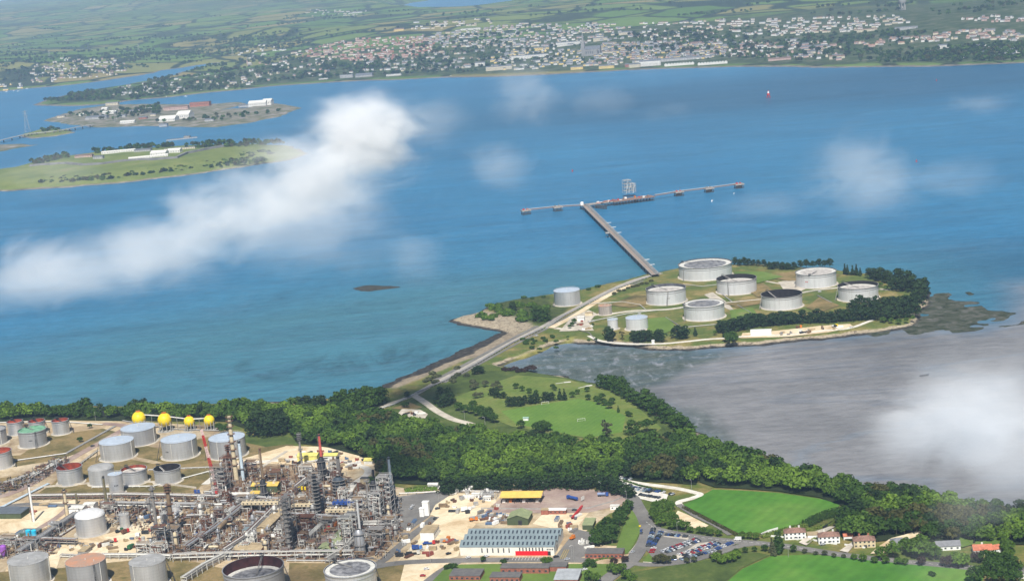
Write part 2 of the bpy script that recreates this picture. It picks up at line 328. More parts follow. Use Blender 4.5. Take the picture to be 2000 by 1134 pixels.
# ---- far shores
FARW = lambda pts: [P(x, y, 0) for x, y in pts]
GI = FARW([(68, 205), (110, 207), (160, 206), (215, 203), (250, 196), (330, 190), (420, 180), (520, 170), (650, 161), (850, 153), (1000, 149), (1140, 142), (1250, 137), (1430, 131), (1600, 131), (1800, 130),
   (2000, 124), (2300, 112), (3000, 90)]); GI += [Vector((30000, 12000, 0)), Vector((30000, 80000, 0)), Vector((-12000, 80000, 0))] + [Vector((-12000, 18000, 0))] + FARW([(330, 114), (430, 123), (330, 150), (230, 168), (150, 181), (90, 195)])
LH = FARW([(-900, 215), (-300, 200), (0, 179), (60, 173), (130, 167), (210, 157), (262, 149), (330, 136), (400, 126), (425, 122)]) + [Vector((-7000, 30000, 0)), Vector((-30000, 80000, 0)), Vector((-40000, 20000, 0))]
xs = axis(-2400, 2600, 28, -42000, 32000, 1.12); ys = axis(4500, 8800, 28, 4300, 85000, 1.10); X, Y = np.meshgrid(xs, ys)
def far_height(X, Y):
    D = np.maximum(sdf(X, Y, GI), sdf(X, Y, LH)) + (vnoise(X, Y, 160, 31) - .5) * 50
    h = 3.5 * sstep(D, 0, 30) + 52 * sstep(D, 60, 1100) + (vnoise(X, Y, 700, 32) - .35) * 40 * sstep(D, 150, 900) + (vnoise(X, Y, 2300, 33) - .3) * 70 * sstep(Y, 7500, 10500) + 130 * sstep(Y, 13000, 24000)
    c = P(915, 3, 0); h = h * (1 - .0 * X); bay = np.exp(-(((X - c.x) / 750) ** 2 + ((Y - c.y) / 2600) ** 2)); h = h * (1 - sstep(bay, .25, .5)) - 6 * sstep(bay, .4, .6)
    return np.where(D > -60, np.where(D < 0, D * .05, h), -6.0)
def PT(x, y):
    z = 0.0
    for _ in range(7):
        p = P(x, y, max(z, 0)); z = .5 * z + .5 * hz(p.x, p.y)
    return Vector((p.x, p.y, max(hz(p.x, p.y), 0)))
Zf = far_height(X, Y); _fx, _fy = xs, ys
def hz(x, y):
    i = min(max(int(np.searchsorted(_fx, x)) - 1, 0), len(_fx) - 2); j = min(max(int(np.searchsorted(_fy, y)) - 1, 0), len(_fy) - 2); u = (x - _fx[i]) / (_fx[i + 1] - _fx[i]); v = (y - _fy[j]) / (_fy[j + 1] - _fy[j])
    return float((Zf[j, i] * (1 - u) + Zf[j, i + 1] * u) * (1 - v) + (Zf[j + 1, i] * (1 - u) + Zf[j + 1, i + 1] * u) * v)
keep = Zf > -3.5; fq = grid_faces(len(xs), len(ys)); fq = fq[keep.ravel()[fq].any(1)]; used = np.unique(fq); rm = -np.ones(X.size, int); rm[used] = np.arange(used.size)
nb = NB('far_country')
sc_ = nb.N.new('ShaderNodeMapping'); sc_.inputs['Scale'].default_value = (1, .8, 0); nb.L.new(nb.pos, sc_.inputs[0])
dv = nb.N.new('ShaderNodeVectorMath'); dv.operation = 'MULTIPLY_ADD'; nz = nb.N.new('ShaderNodeTexNoise'); nz.inputs['Scale'].default_value = .004; nb.L.new(nb.pos, nz.inputs['Vector'])
nb.L.new(nz.outputs['Color'], dv.inputs[0]); dv.inputs[1].default_value = (90, 90, 0); nb.L.new(sc_.outputs[0], dv.inputs[2])
vo = nb.N.new('ShaderNodeTexVoronoi'); vo.inputs['Scale'].default_value = .0030; nb.L.new(dv.outputs[0], vo.inputs['Vector'])
ve = nb.N.new('ShaderNodeTexVoronoi'); ve.feature = 'DISTANCE_TO_EDGE'; ve.inputs['Scale'].default_value = .0030; nb.L.new(dv.outputs[0], ve.inputs['Vector'])
fld = nb.ramp(vo.outputs['Color'], [(.1, (.075, .14, .025)), (.35, (.105, .18, .034)), (.55, (.14, .19, .045)), (.72, (.24, .20, .075)), (.9, (.09, .155, .03))])
fld = nb.mix(.5, fld, nb.ramp(nb.noise(.012, 5, .65), [(.3, .7), (.7, 1.2)]), 'MULTIPLY')
fld = nb.mix(nb.ramp(ve.outputs['Distance'], [(.04, 1), (.075, 0)]), fld, (.022, .036, .014))
wood = nb.ramp(nb.noise(.0016, 5, .6), [(.56, 0), (.6, 1)]); fld = nb.mix(wood, fld, nb.ramp(nb.noise(.03, 5, .7), [(.35, (.016, .028, .012)), (.65, (.045, .06, .022))]))
fld = nb.mix(nb.attr('town'), fld, nb.ramp(nb.noise(.02, 6, .7), [(.35, (.020, .036, .012)), (.5, (.050, .075, .024)), (.64, (.12, .12, .08))]))
zz = nb.math('MULTIPLY', nb.z(), .2); fld = nb.mix(nb.ramp(zz, [(.28, 1), (.55, 0)]), fld, nb.ramp(nb.noise(.03, 5, .7), [(.35, (.10, .085, .07)), (.65, (.24, .21, .18))]))
nb.bump(nb.noise(.02, 5, .7), .5, 4); nb.done(fld, .95, .1)
town = sstep(np.maximum(sdf(X, Y, GI), sdf(X, Y, LH)), 20, 120) * (1 - sstep(Y - .12 * X, 7050, 7700)) + .9 * sstep(vnoise(X, Y, 1500, 35), .55, .75) * sstep(Y, 15000, 19000) * (X < -1500)
V = np.stack([X.ravel(), Y.ravel(), Zf.ravel()], 1)
far_land = structure(np_mesh('hills', V[used], rm[fq], MATS['far_country'], {'town': ('POINT', np.clip(town, 0, 1).ravel()[used])}, smooth=True))
# the naval island and the fort island
M_isle = NB('isle_turf'); nb = M_isle
g = nb.ramp(nb.noise(.012, 6, .65), [(.35, (.11, .15, .04)), (.6, (.18, .21, .06)), (.7, (.22, .2, .12))]); zz = nb.math('ADD', nb.z(), nb.math('MULTIPLY', nb.noise(.04, 4, .7), 2.0))
g = nb.mix(nb.ramp(nb.math('MULTIPLY', zz, .05), [(.08, 1), (.20, 0)]), g, nb.ramp(nb.noise(.03, 5, .7), [(.35, (.05, .045, .045)), (.55, (.22, .19, .16)), (.7, (.36, .32, .27))]))
nb.bump(nb.noise(.08, 5, .7), .5, 1.5); nb.done(g, .95, .1)
M_isle = MATS['isle_turf']
nb = NB('dock_ground'); g = nb.ramp(nb.noise(.02, 6, .7), [(.34, (.07, .09, .04)), (.46, (.14, .14, .085)), (.56, (.22, .20, .17)), (.66, (.30, .28, .25))]); nb.done(g, .95, .1); M_dock = MATS['dock_ground']
def isle(name, pts, h, m, edge, step=9, seed=40): return mound(name, pts, h, m, step, seed, edge)
def hill_isle(name, pts, prof, m, step, seed):
    W_ = poly(pts, 0); a = np.array([(p.x, p.y) for p in W_]); xs = np.arange(a[:, 0].min() - 20, a[:, 0].max() + 20, step); ys = np.arange(a[:, 1].min() - 20, a[:, 1].max() + 20, step)
    X, Y = np.meshgrid(xs, ys); D = sdf(X, Y, W_) + (vnoise(X, Y, 35, seed) - .5) * 16; Z = np.interp(D, [p[0] for p in prof], [p[1] for p in prof]) + (vnoise(X, Y, 30, seed + 1) - .5) * 1.6 * sstep(D, 0, 8)
    f = grid_faces(len(xs), len(ys)); f = f[(Z.ravel() > -.6)[f].any(1)]; u = np.unique(f); r = -np.ones(X.size, int); r[u] = np.arange(u.size)
    return structure(np_mesh(name, np.stack([X.ravel(), Y.ravel(), Z.ravel()], 1)[u], r[f], m, smooth=True))
SPIKE = [(-250, 362), (-60, 372), (0, 374), (130, 366), (260, 355), (400, 338), (500, 322), (570, 312), (600, 300), (570, 286), (500, 283), (400, 286), (300, 291), (180, 302), (70, 318), (0, 335), (-150, 345)]
SPIKE_PROF = [(-12, -1), (0, 0), (10, 2), (30, 7), (90, 15), (160, 18), (600, 18)]
hill_isle('fort_island_ground', SPIKE, SPIKE_PROF, M_isle, 8, 50)
HAUL = [(88, 236), (110, 228), (150, 215), (220, 205), (300, 204), (400, 205), (470, 200), (478, 203), (440, 213), (410, 216), (480, 212), (520, 202), (560, 205), (586, 212), (545, 228), (480, 241), (420, 249), (300, 246), (190, 249), (140, 243)]
hill_isle('dockyard_island_ground', HAUL, [(-12, -1), (0, 0), (8, 3), (600, 4)], M_dock, 8, 54)
hill_isle('bridge_islet_ground', [(35, 266), (60, 258), (80, 253), (110, 252), (140, 255), (144, 259), (110, 266), (60, 271)], [(-12, -1), (0, 0), (14, 3), (600, 4)], M_isle, 6, 57)
hill_isle('shingle_bank', [(-200, 300), (0, 283), (40, 282), (74, 283), (40, 288), (0, 296), (-150, 310)], [(-12, -1), (0, 0), (14, 2), (600, 2.5)], M_dock, 6, 58)
# ================================================================== ground sheets: yards, fields, roads
def nbmat(name, f, rough=.9, spec=.2):
    nb = NB(name); return nb.done(f(nb), rough, spec)
M_ASPH = nbmat('asphalt', lambda b: b.mix(.5, b.ramp(b.noise(.05, 6, .7), [(.3, (.13, .125, .12)), (.7, (.23, .22, .205))]), b.ramp(b.noise(.7, 4, .7), [(.3, .7), (.7, 1.2)]), 'MULTIPLY'))
M_CONC = nbmat('pale_concrete', lambda b: b.ramp(b.noise(.09, 7, .7), [(.32, (.33, .30, .25)), (.55, (.52, .47, .39)), (.7, (.66, .61, .52))]))
M_TRACK = nbmat('chalk_track', lambda b: b.ramp(b.noise(.15, 6, .7), [(.3, (.50, .46, .39)), (.6, (.72, .69, .62))]))
M_PINK = nbmat('pink_asphalt', lambda b: b.mix(.4, b.ramp(b.noise(.035, 6, .7), [(.34, (.24, .17, .145)), (.5, (.33, .245, .21)), (.64, (.40, .32, .265))]), b.ramp(b.noise(.3, 5, .7), [(.3, .75), (.7, 1.15)]), 'MULTIPLY'))
def _dirt(b):
    g = b.ramp(b.noise(.022, 8, .72, dist=.8), [(.30, (.10, .07, .04)), (.41, (.26, .165, .085)), (.51, (.46, .35, .21)), (.60, (.66, .56, .40)), (.70, (.42, .22, .11))])
    h = b.ramp(b.noise(.008, 4, .6), [(.42, (.22, .18, .13)), (.55, (.55, .45, .30))])
    g = b.mix(.45, g, h); return b.mix(.5, g, b.ramp(b.noise(.3, 6, .75), [(.3, .6), (.7, 1.3)]), 'MULTIPLY')
M_DIRT = nbmat('yard_dirt', _dirt)
M_SLAB = nbmat('oily_slab', lambda b: b.mix(.6, b.ramp(b.noise(.05, 8, .75, dist=.6), [(.32, (.035, .026, .02)), (.44, (.13, .075, .045)), (.54, (.24, .165, .10)), (.66, (.40, .32, .23)), (.76, (.20, .075, .04))]), b.ramp(b.noise(.4, 6, .75), [(.3, .5), (.7, 1.3)]), 'MULTIPLY'))
M_SAND = nbmat('pale_yard', lambda b: b.mix(.4, b.ramp(b.noise(.03, 8, .72, dist=.6), [(.33, (.42, .29, .16)), (.46, (.62, .49, .31)), (.58, (.74, .64, .46)), (.72, (.60, .42, .24))]), b.ramp(b.noise(.3, 5, .7), [(.3, .8), (.7, 1.15)]), 'MULTIPLY'))
M_BUND = nbmat('dry_grass', lambda b: b.mix(.5, b.ramp(b.noise(.03, 7, .72), [(.32, (.075, .07, .022)), (.46, (.16, .13, .05)), (.58, (.27, .195, .09)), (.70, (.12, .11, .035))]), b.ramp(b.noise(.4, 5, .7), [(.3, .65), (.7, 1.25)]), 'MULTIPLY'))
M_LAWN = nbmat('lawn_grass', lambda b: b.mix(.45, b.ramp(b.noise(.025, 6, .65), [(.33, (.085, .145, .025)), (.6, (.13, .20, .04)), (.72, (.19, .21, .065))]), b.ramp(b.noise(.35, 4, .7), [(.3, .75), (.7, 1.2)]), 'MULTIPLY'))
def stripes(b, ang, period, amt, soft=.5):
    m = b.N.new('ShaderNodeMapping'); m.inputs['Rotation'].default_value = (0, 0, ang); b.L.new(b.pos, m.inputs[0])
    w = b.N.new('ShaderNodeTexWave'); w.inputs['Scale'].default_value = 0.314 / period * 1.0; w.inputs['Distortion'].default_value = 1.2; w.inputs['Detail'].default_value = 2; w.inputs['Detail Scale'].default_value = .3
    b.L.new(m.outputs[0], w.inputs['Vector']); return b.ramp(w.outputs[0], [(.2, 1 - amt), (.8, 1 + amt * .4)])
M_CROP = nbmat('crop_field', lambda b: b.mix(1, b.mix(1, b.ramp(b.noise(.012, 6, .6), [(.3, (.045, .15, .016)), (.5, (.075, .205, .024)), (.64, (.115, .235, .036)), (.74, (.16, .24, .06))]), stripes(b, .6, 9, .06), 'MULTIPLY'), b.ramp(b.noise(.12, 5, .7), [(.3, .82), (.7, 1.1)]), 'MULTIPLY'))
M_PITCH = nbmat('mown_pitch', lambda b: b.mix(1, b.mix(1, b.ramp(b.noise(.02, 5, .6), [(.3, (.085, .18, .026)), (.7, (.14, .235, .042))]), stripes(b, .5, 5, .06), 'MULTIPLY'), b.ramp(b.noise(.2, 5, .7), [(.3, .85), (.7, 1.1)]), 'MULTIPLY'))
M_PARK = nbmat('mown_park', lambda b: b.mix(1, b.mix(1, b.ramp(b.noise(.03, 6, .65), [(.3, (.095, .155, .028)), (.55, (.155, .195, .045)), (.72, (.21, .20, .07))]), stripes(b, -.5, 3.2, .09), 'MULTIPLY'), b.ramp(b.noise(.2, 5, .7), [(.3, .8), (.7, 1.12)]), 'MULTIPLY'))
M_ROUGH = nbmat('rough_verge', lambda b: b.mix(.55, b.ramp(b.noise(.05, 7, .7), [(.32, (.04, .065, .015)), (.55, (.08, .115, .026)), (.7, (.14, .15, .045))]), b.ramp(b.noise(.5, 5, .75), [(.3, .6), (.7, 1.25)]), 'MULTIPLY'))
M_LINE = mat('white_line', (.78, .77, .72), .8, var=.15, scale=.8); M_YLINE = mat('yellow_line', (.55, .40, .08), .8, scale=.8)
M_KERB = mat('kerb_stone', (.55, .52, .45), .9, scale=.6)
_lv = [0]
def sheet(name, pts, m, z=None):
    """flat ground sheet from photo outline, each laid a little above the one before"""
    _lv[0] += 1; z = z or 4.0 + .012 * _lv[0]
    W_ = [P(x, y, z) for x, y in pts]; me = bpy.data.meshes.new(name); import bmesh
    bm = bmesh.new(); vs = [bm.verts.new(p) for p in W_]; bm.faces.new(vs); bmesh.ops.triangulate(bm, faces=bm.faces[:])
    bm.normal_update()
    if sum(f.normal.z for f in bm.faces) < 0: bmesh.ops.reverse_faces(bm, faces=bm.faces[:])
    bm.to_mesh(me); bm.free(); me.materials.append(m); o = bpy.data.objects.new(name, me); C.objects.link(o); return structure(o)
def smooth_line(W_, n=4):
    """Catmull-Rom through the points"""
    if len(W_) < 3: return W_
    out = []; Q = [W_[0] * 2 - W_[1]] + list(W_) + [W_[-1] * 2 - W_[-2]]
    for i in range(1, len(Q) - 2):
        a, b, c, d = Q[i - 1:i + 3]
        for k in range(n):
            t = k / n; out.append(.5 * ((2 * b) + (c - a) * t + (2 * a - 5 * b + 4 * c - d) * t * t + (3 * b - a - 3 * c + d) * t ** 3))
    out.append(Q[-2]); return out
def strip(mb, W_, w, z0, z1, off=0.0, mi=0):
    n = len(W_); Lf = []; Rt = []
    for i, p in enumerate(W_):
        d = (W_[min(i + 1, n - 1)] - W_[max(i - 1, 0)]); d.z = 0; d.normalize(); s = Vector((-d.y, d.x, 0)); Lf.append(p + s * (off + w / 2)); Rt.append(p + s * (off - w / 2))
    for i in range(n - 1):
        a, b, c, e = Rt[i], Rt[i + 1], Lf[i + 1], Lf[i]
        t = lambda p, z: (p.x, p.y, z)
        mb.add([t(a, z1), t(b, z1), t(c, z1), t(e, z1), t(a, z0), t(b, z0), t(c, z0), t(e, z0)], [(0, 1, 2, 3), (4, 5, 1, 0), (3, 2, 6, 7)], mi)
def road(name, pts, w, m, z=None, line=False, depth=.5):
    _lv[0] += 1; z = z or 4.0 + .012 * _lv[0]; W_ = smooth_line([P(x, y, z) for x, y in pts]); mb = MB(); strip(mb, W_, w, z - depth, z); o = structure(mb.build(name, m))
    if line:
        mk = MB(); k = 0
        for a, b in zip(W_, W_[1:]):
            L_ = (b - a).length; q = 0
            while q + 3 < L_: strip(mk, [a + (b - a) * (q / L_), a + (b - a) * ((q + 3) / L_)], .25, z, z + .02); q += 7
        if mk.v: structure(mk.build('road_markings', M_LINE), 'structure')
    return o
# refinery ground and its patches
sheet('refinery_yard', [(-250, 1350), (-250, 822), (90, 820), (240, 822), (440, 832), (470, 868), (560, 880), (620, 872), (700, 888), (738, 905), (728, 945), (790, 952), (870, 950), (950, 957), (1060, 949), (1190, 957), (1236, 970),
      (1238, 988), (1190, 1002), (1145, 1036), (1146, 1062), (1222, 1066), (1232, 1085), (1222, 1098), (1150, 1108), (1110, 1350)], M_DIRT)
for q in ([(95, 850), (200, 836), (238, 845), (190, 872), (110, 898), (20, 912), (-80, 912), (-80, 895), (40, 888)], [(150, 905), (200, 885), (300, 905), (460, 892), (480, 905), (420, 918), (380, 962), (250, 960), (60, 972), (100, 945)],
          [(240, 860), (310, 875), (420, 850), (440, 832), (470, 868), (560, 880), (520, 900), (470, 905), (330, 905), (260, 890)], [(420, 905), (380, 940), (395, 947), (450, 915)], [(742, 1100), (855, 1102), (838, 1118), (800, 1200), (560, 1200), (565, 1098)],
          [(100, 1110), (330, 1085), (440, 1110), (430, 1200), (-80, 1200), (-60, 1120)], [(-60, 940), (60, 925), (110, 900), (130, 905), (60, 950), (-40, 965)], [(480, 862), (575, 868), (560, 880), (520, 905), (490, 908)]):
    sheet('bund_grass', q, M_BUND)
sheet('park_rough', [(480, 848), (560, 852), (600, 862), (520, 872), (470, 862)], M_ROUGH)
for q in ([(120, 1062), (215, 1040), (235, 1032), (330, 1010), (345, 1025), (300, 1060), (330, 1075), (240, 1085), (110, 1083)], [(800, 985), (880, 962), (960, 965), (985, 1000), (1000, 1010), (930, 1022), (905, 1050), (895, 1085), (840, 1100), (770, 1100), (815, 1055), (855, 1010)],
          [(440, 905), (560, 870), (640, 872), (720, 892), (735, 915), (690, 935), (640, 915), (560, 905)], [(60, 985), (150, 975), (140, 1010), (60, 1040), (-60, 1045), (-60, 1020)], [(1060, 1003), (1150, 1000), (1130, 1025), (1110, 1035), (1075, 1030), (1040, 1022)],
          [(560, 935), (640, 925), (650, 955), (590, 965)], [(790, 1100), (840, 1098), (900, 1096), (880, 1112), (820, 1150), (770, 1180)], [(20, 1090), (120, 1080), (110, 1110), (10, 1115)]):
    sheet('pale_gravel_yard', q, M_SAND)
sheet('process_slab', [(395, 975), (440, 935), (470, 915), (560, 905), (640, 915), (700, 940), (770, 975), (785, 1040), (750, 1078), (690, 1094), (560, 1094), (340, 1090), (300, 1072), (345, 1040), (345, 1005), (210, 1010), (205, 985), (300, 982)], M_SLAB)
sheet('loading_yard', [(945, 1000), (985, 966), (1075, 952), (1180, 956), (1233, 970), (1210, 986), (1150, 1000), (1060, 1001)], M_PINK)
sheet('workshop_apron', [(768, 970), (860, 958), (885, 962), (850, 985), (838, 1008), (800, 1035), (770, 1030), (745, 1020)], M_ASPH)
sheet('works_yard', [(1084, 1086), (1112, 1050), (1125, 1032), (1160, 1040), (1150, 1064), (1143, 1085), (1120, 1092)], M_ASPH)
road('refinery_road', [(690, 1112), (740, 1098), (775, 1070), (810, 1040), (830, 1025), (850, 1008)], 7.5, M_ASPH)
road('refinery_road', [(700, 1112), (780, 1098), (900, 1093), (1000, 1092), (1090, 1092), (1150, 1093)], 9, M_ASPH)
road('refinery_road', [(815, 1150), (860, 1115), (900, 1093)], 7, M_ASPH)
road('refinery_road', [(-60, 1005), (30, 985), (110, 985), (180, 988)], 8, M_ASPH)
road('refinery_road', [(-60, 985), (40, 955), (130, 900), (220, 850), (245, 832), (200, 826)], 9, M_PINK)
road('refinery_road', [(60, 1040), (110, 1010), (140, 985)], 6, M_PINK)
road('refinery_road', [(400, 945), (440, 915), (470, 905), (600, 895), (690, 905), (720, 920), (690, 945), (680, 960)], 7, M_TRACK)
road('refinery_road', [(370, 990), (410, 960), (440, 942), (480, 930)], 7, M_ASPH)
road('refinery_road', [(590, 1085), (640, 1050), (680, 1015)], 9, M_PINK)
road('bund_track', [(560, 880), (520, 905), (490, 925)], 4, M_CONC)
# fields, lawns and the playing field
sheet('rough_grassland', [(600, 800), (760, 800), (840, 765), (930, 725), (1010, 722), (1110, 738), (1190, 755), (1290, 815), (1340, 840), (1290, 868), (1080, 850), (900, 845), (700, 860)], M_ROUGH, 4.02)
sheet('park_lawn', [(888, 775), (960, 748), (1010, 732), (1100, 739), (1170, 754), (1240, 790), (1292, 835), (1270, 852), (1200, 860), (1080, 845), (1000, 832), (960, 815), (905, 800)], M_PARK, 4.06)
sheet('playing_field', [(978, 802), (1060, 789), (1130, 778), (1165, 785), (1196, 798), (1222, 812), (1215, 843), (1150, 854), (1078, 841), (1010, 828)], M_PITCH, 4.10)
sheet('crop_field', [(1335, 985), (1362, 972), (1392, 955), (1450, 957), (1520, 962), (1600, 973), (1642, 982), (1636, 992), (1560, 1031), (1500, 1040), (1442, 1040)], M_CROP)
sheet('crop_field', [(1390, 1160), (1450, 1110), (1505, 1085), (1580, 1082), (1650, 1086), (1760, 1098), (1860, 1106), (1925, 1112), (1900, 1200), (1300, 1300)], M_CROP)
sheet('roadside_verge', [(1225, 1118), (1310, 1104), (1370, 1096), (1420, 1080), (1470, 1075), (1503, 1083), (1448, 1108), (1386, 1160), (1200, 1260), (1160, 1160)], M_ROUGH)
sheet('office_lawn', [(850, 1128), (875, 1102), (955, 1100), (1090, 1100), (1220, 1100), (1190, 1118), (1110, 1150), (1000, 1230), (760, 1230)], M_LAWN)
sheet('gate_lawn', [(1203, 1070), (1218, 1025), (1234, 996), (1250, 998), (1255, 1012), (1254, 1028), (1248, 1042), (1236, 1066), (1226, 1080), (1212, 1082)], M_LAWN)
sheet('gate_lawn', [(1212, 1092), (1240, 1085), (1240, 1092), (1224, 1097)], M_LAWN); sheet('gate_lawn', [(1228, 980), (1243, 974), (1246, 980), (1232, 985)], M_LAWN)
sheet('car_park_lawn', [(1256, 1096), (1272, 1070), (1290, 1075), (1284, 1098)], M_LAWN)
sheet('gravel_pad', [(1313, 1012), (1324, 996), (1345, 1005), (1384, 1025), (1375, 1030), (1345, 1030)], M_SAND)
road('gravel_track', [(1130, 926), (1160, 929), (1191, 933), (1252, 943), (1319, 952), (1355, 960), (1368, 965), (1350, 972), (1326, 979), (1330, 988)], 5.5, M_TRACK)
road('lane', [(1325, 984), (1345, 997), (1364, 1008), (1399, 1024), (1428, 1043)], 5.5, M_ASPH)
sheet('overflow_car_park', [(1185, 934), (1215, 938), (1240, 945), (1305, 965), (1300, 978), (1280, 980), (1245, 972), (1190, 950)], M_TRACK)
road('site_road', [(1160, 1150), (1200, 1118), (1229, 1098), (1243, 1081), (1258, 1057), (1264, 1034), (1258, 1010), (1246, 990), (1236, 972), (1225, 966)], 11, M_ASPH)
road('site_road', [(1262, 1018), (1285, 1033), (1341, 1044), (1397, 1052), (1440, 1056), (1488, 1060), (1540, 1066), (1630, 1080), (1684, 1087), (1738, 1092), (1772, 1096), (1830, 1101), (1900, 1108), (2010, 1122), (2150, 1142)], 8.5, M_ASPH, line=True)
road('site_road', [(1225, 1097), (1260, 1101), (1302, 1100), (1345, 1094), (1370, 1088), (1405, 1078), (1440, 1066), (1470, 1061)], 6, M_ASPH)
sheet('car_park', [(1272, 1085), (1262, 1072), (1266, 1045), (1275, 1036), (1300, 1042), (1345, 1047), (1372, 1050), (1400, 1053), (1440, 1060), (1420, 1070), (1392, 1082), (1360, 1092), (1310, 1098), (1290, 1097)], M_ASPH)
sheet('car_park_bays', [(1362, 1060), (1400, 1056), (1412, 1062), (1350, 1080), (1320, 1092), (1308, 1088), (1340, 1074)], M_CONC)
sheet('car_park_bays', [(1298, 1042), (1345, 1049), (1344, 1053), (1296, 1047)], M_CONC)
mk = MB()
for k in range(13):                                       # bay markings in front of the workshop
    a = P(1000 + k * 6.2, 1093, 4.6); strip(mk, [a, P(1004 + k * 6.2, 1085, 4.6)], .25, 4.55, 4.6)
for k in range(3): strip(mk, [P(1094 + k * 4, 1090, 4.6), P(1103 + k * 4, 1072, 4.6)], .35, 4.55, 4.6, mi=1)
structure(mk.build('road_markings', [M_LINE, M_YLINE]))
mk = MB()
for ring in ([(1228, 1080), (1240, 1066), (1250, 1048), (1256, 1030), (1257, 1012), (1253, 1000)], [(1256, 1097), (1284, 1099)], [(1228, 986), (1245, 981), (1246, 974)]):
    strip(mk, smooth_line(poly(ring)), .5, 4, 4.55)
structure(mk.build('kerb', M_KERB))
# causeway and island roads
M_GREY = nbmat('pale_asphalt', lambda b: b.ramp(b.noise(.12, 7, .7), [(.32, (.27, .25, .225)), (.6, (.42, .39, .345))]))
CW = [(812, 769), (860, 742), (905, 719), (960, 689), (1010, 662), (1060, 637), (1090, 620), (1125, 602), (1165, 580), (1210, 558), (1250, 543), (1292, 533)]
road('causeway_road', CW, 7.5, M_GREY, 4.25, depth=3); road('causeway_lane', [(x - 10, y - 1) for x, y in CW[1:6]], 5, M_ASPH, 4.30, depth=2)
road('pipe_track', [(x + 7, y + 4.5) for x, y in CW[1:-1]], 4, M_ASPH, 4.22, depth=2)
road('island_road', [(1075, 640), (1120, 617), (1160, 592), (1200, 570), (1235, 556)], 9, M_SAND, 4.34)
road('island_road', [(1085, 640), (1110, 642), (1135, 630), (1160, 615), (1195, 612), (1240, 606), (1300, 604), (1345, 598)], 7, M_CONC, 4.36)
sheet('gravel_pad', [(1092, 647), (1115, 620), (1150, 605), (1165, 612), (1150, 630), (1160, 645), (1130, 645)], M_CONC, 4.39)
road('shore_track', [(1150, 655), (1173, 665), (1215, 670), (1255, 671), (1300, 670), (1343, 666), (1380, 662), (1413, 660), (1446, 657), (1500, 654), (1560, 651), (1610, 645), (1660, 640), (1705, 624)], 5, M_TRACK, 4.31)
sheet('gravel_pad', [(1446, 660), (1450, 650), (1520, 645), (1600, 636), (1660, 632), (1668, 638), (1620, 648), (1540, 657)], M_SAND, 4.29)
sheet('gravel_pad', [(1375, 575), (1392, 570), (1420, 590), (1440, 612), (1415, 600), (1390, 585)], M_CONC, 4.28); sheet('gravel_pad', [(1520, 550), (1560, 545), (1578, 562), (1560, 570), (1530, 565)], M_CONC, 4.27)
road('island_road', [(1440, 595), (1480, 590), (1560, 572), (1620, 563), (1670, 560), (1740, 566)], 6, M_CONC, 4.37); road('island_road', [(1478, 545), (1520, 553), (1550, 555)], 4, M_CONC, 4.38)
for q in ([(1190, 595), (1240, 575), (1262, 577), (1262, 595), (1230, 600)], [(1410, 590), (1490, 580), (1488, 592), (1440, 600)], [(1490, 540), (1560, 528), (1640, 535), (1630, 545), (1540, 548)], [(1440, 605), (1480, 612), (1470, 625), (1425, 612)], [(1450, 560), (1490, 552), (1520, 572), (1480, 580)], [(1640, 596), (1600, 610), (1575, 600), (1600, 580)]):
    sheet('dry_grass_patch', q, M_BUND)
for q in ([(1262, 622), (1305, 618), (1322, 640), (1290, 655), (1265, 648)], [(1425, 605), (1470, 600), (1480, 615), (1430, 630)], [(1435, 530), (1490, 530), (1530, 540), (1480, 552), (1438, 545)]): sheet('island_lawn', q, M_LAWN)
# junction on the mainland
road('causeway_road', [(808, 771), (830, 785), (855, 803), (885, 818), (915, 826), (945, 838)], 8, M_CONC, 4.26); road('coast_road', [(812, 769), (790, 778), (760, 788), (730, 800)], 7, M_CONC, 4.27)
sheet('gravel_pad', [(778, 806), (785, 798), (820, 799), (836, 808), (830, 816), (790, 814)], M_CONC, 4.24)
sheet('dry_grass_patch', [(765, 797), (800, 785), (825, 795), (800, 800)], M_BUND, 4.23)
# ================================================================== TREES
def leafmat(name, dark, light, nz=.25):
    nb = NB(name); a = nb.N.new('ShaderNodeAttribute'); a.attribute_name = 'tint'
    oi = nb.N.new('ShaderNodeObjectInfo'); f = nb.math('ADD', nb.math('MULTIPLY', a.outputs['Fac'], .75), nb.math('MULTIPLY', oi.outputs['Random'], .25))
    c = nb.ramp(f, [(.08, dark), (.92, light)]); nb.done(c, .75, .12)
    tr = nb.N.new('ShaderNodeBsdfTranslucent'); nb.L.new(c, tr.inputs[0]); mx = nb.N.new('ShaderNodeMixShader'); mx.inputs[0].default_value = .22
    out = [n for n in nb.N if n.type == 'OUTPUT_MATERIAL'][0]; nb.L.new(nb.b.outputs[0], mx.inputs[1]); nb.L.new(tr.outputs[0], mx.inputs[2]); nb.L.new(mx.outputs[0], out.inputs[0]); return nb.m
TONES = {'bright green': leafmat('leaf_bright', (.065, .135, .012), (.17, .27, .036)), 'mid green': leafmat('leaf_mid', (.038, .088, .010), (.112, .19, .028)), 'deep green': leafmat('leaf_deep', (.018, .050, .009), (.066, .125, .021)),
         'olive brown': leafmat('leaf_olive', (.045, .050, .016), (.105, .105, .034)), 'dark pine green': leafmat('leaf_pine', (.010, .025, .009), (.040, .075, .022)), 'grey green': leafmat('leaf_grey', (.05, .062, .03), (.13, .14, .07)),
         'purple brown': leafmat('leaf_purple', (.028, .018, .016), (.065, .042, .034)), 'hedge green': leafmat('leaf_hedge', (.09, .14, .02), (.20, .26, .05))}
M_BARK = mat('bark', (.13, .10, .075), .95, var=.3, scale=1.5)
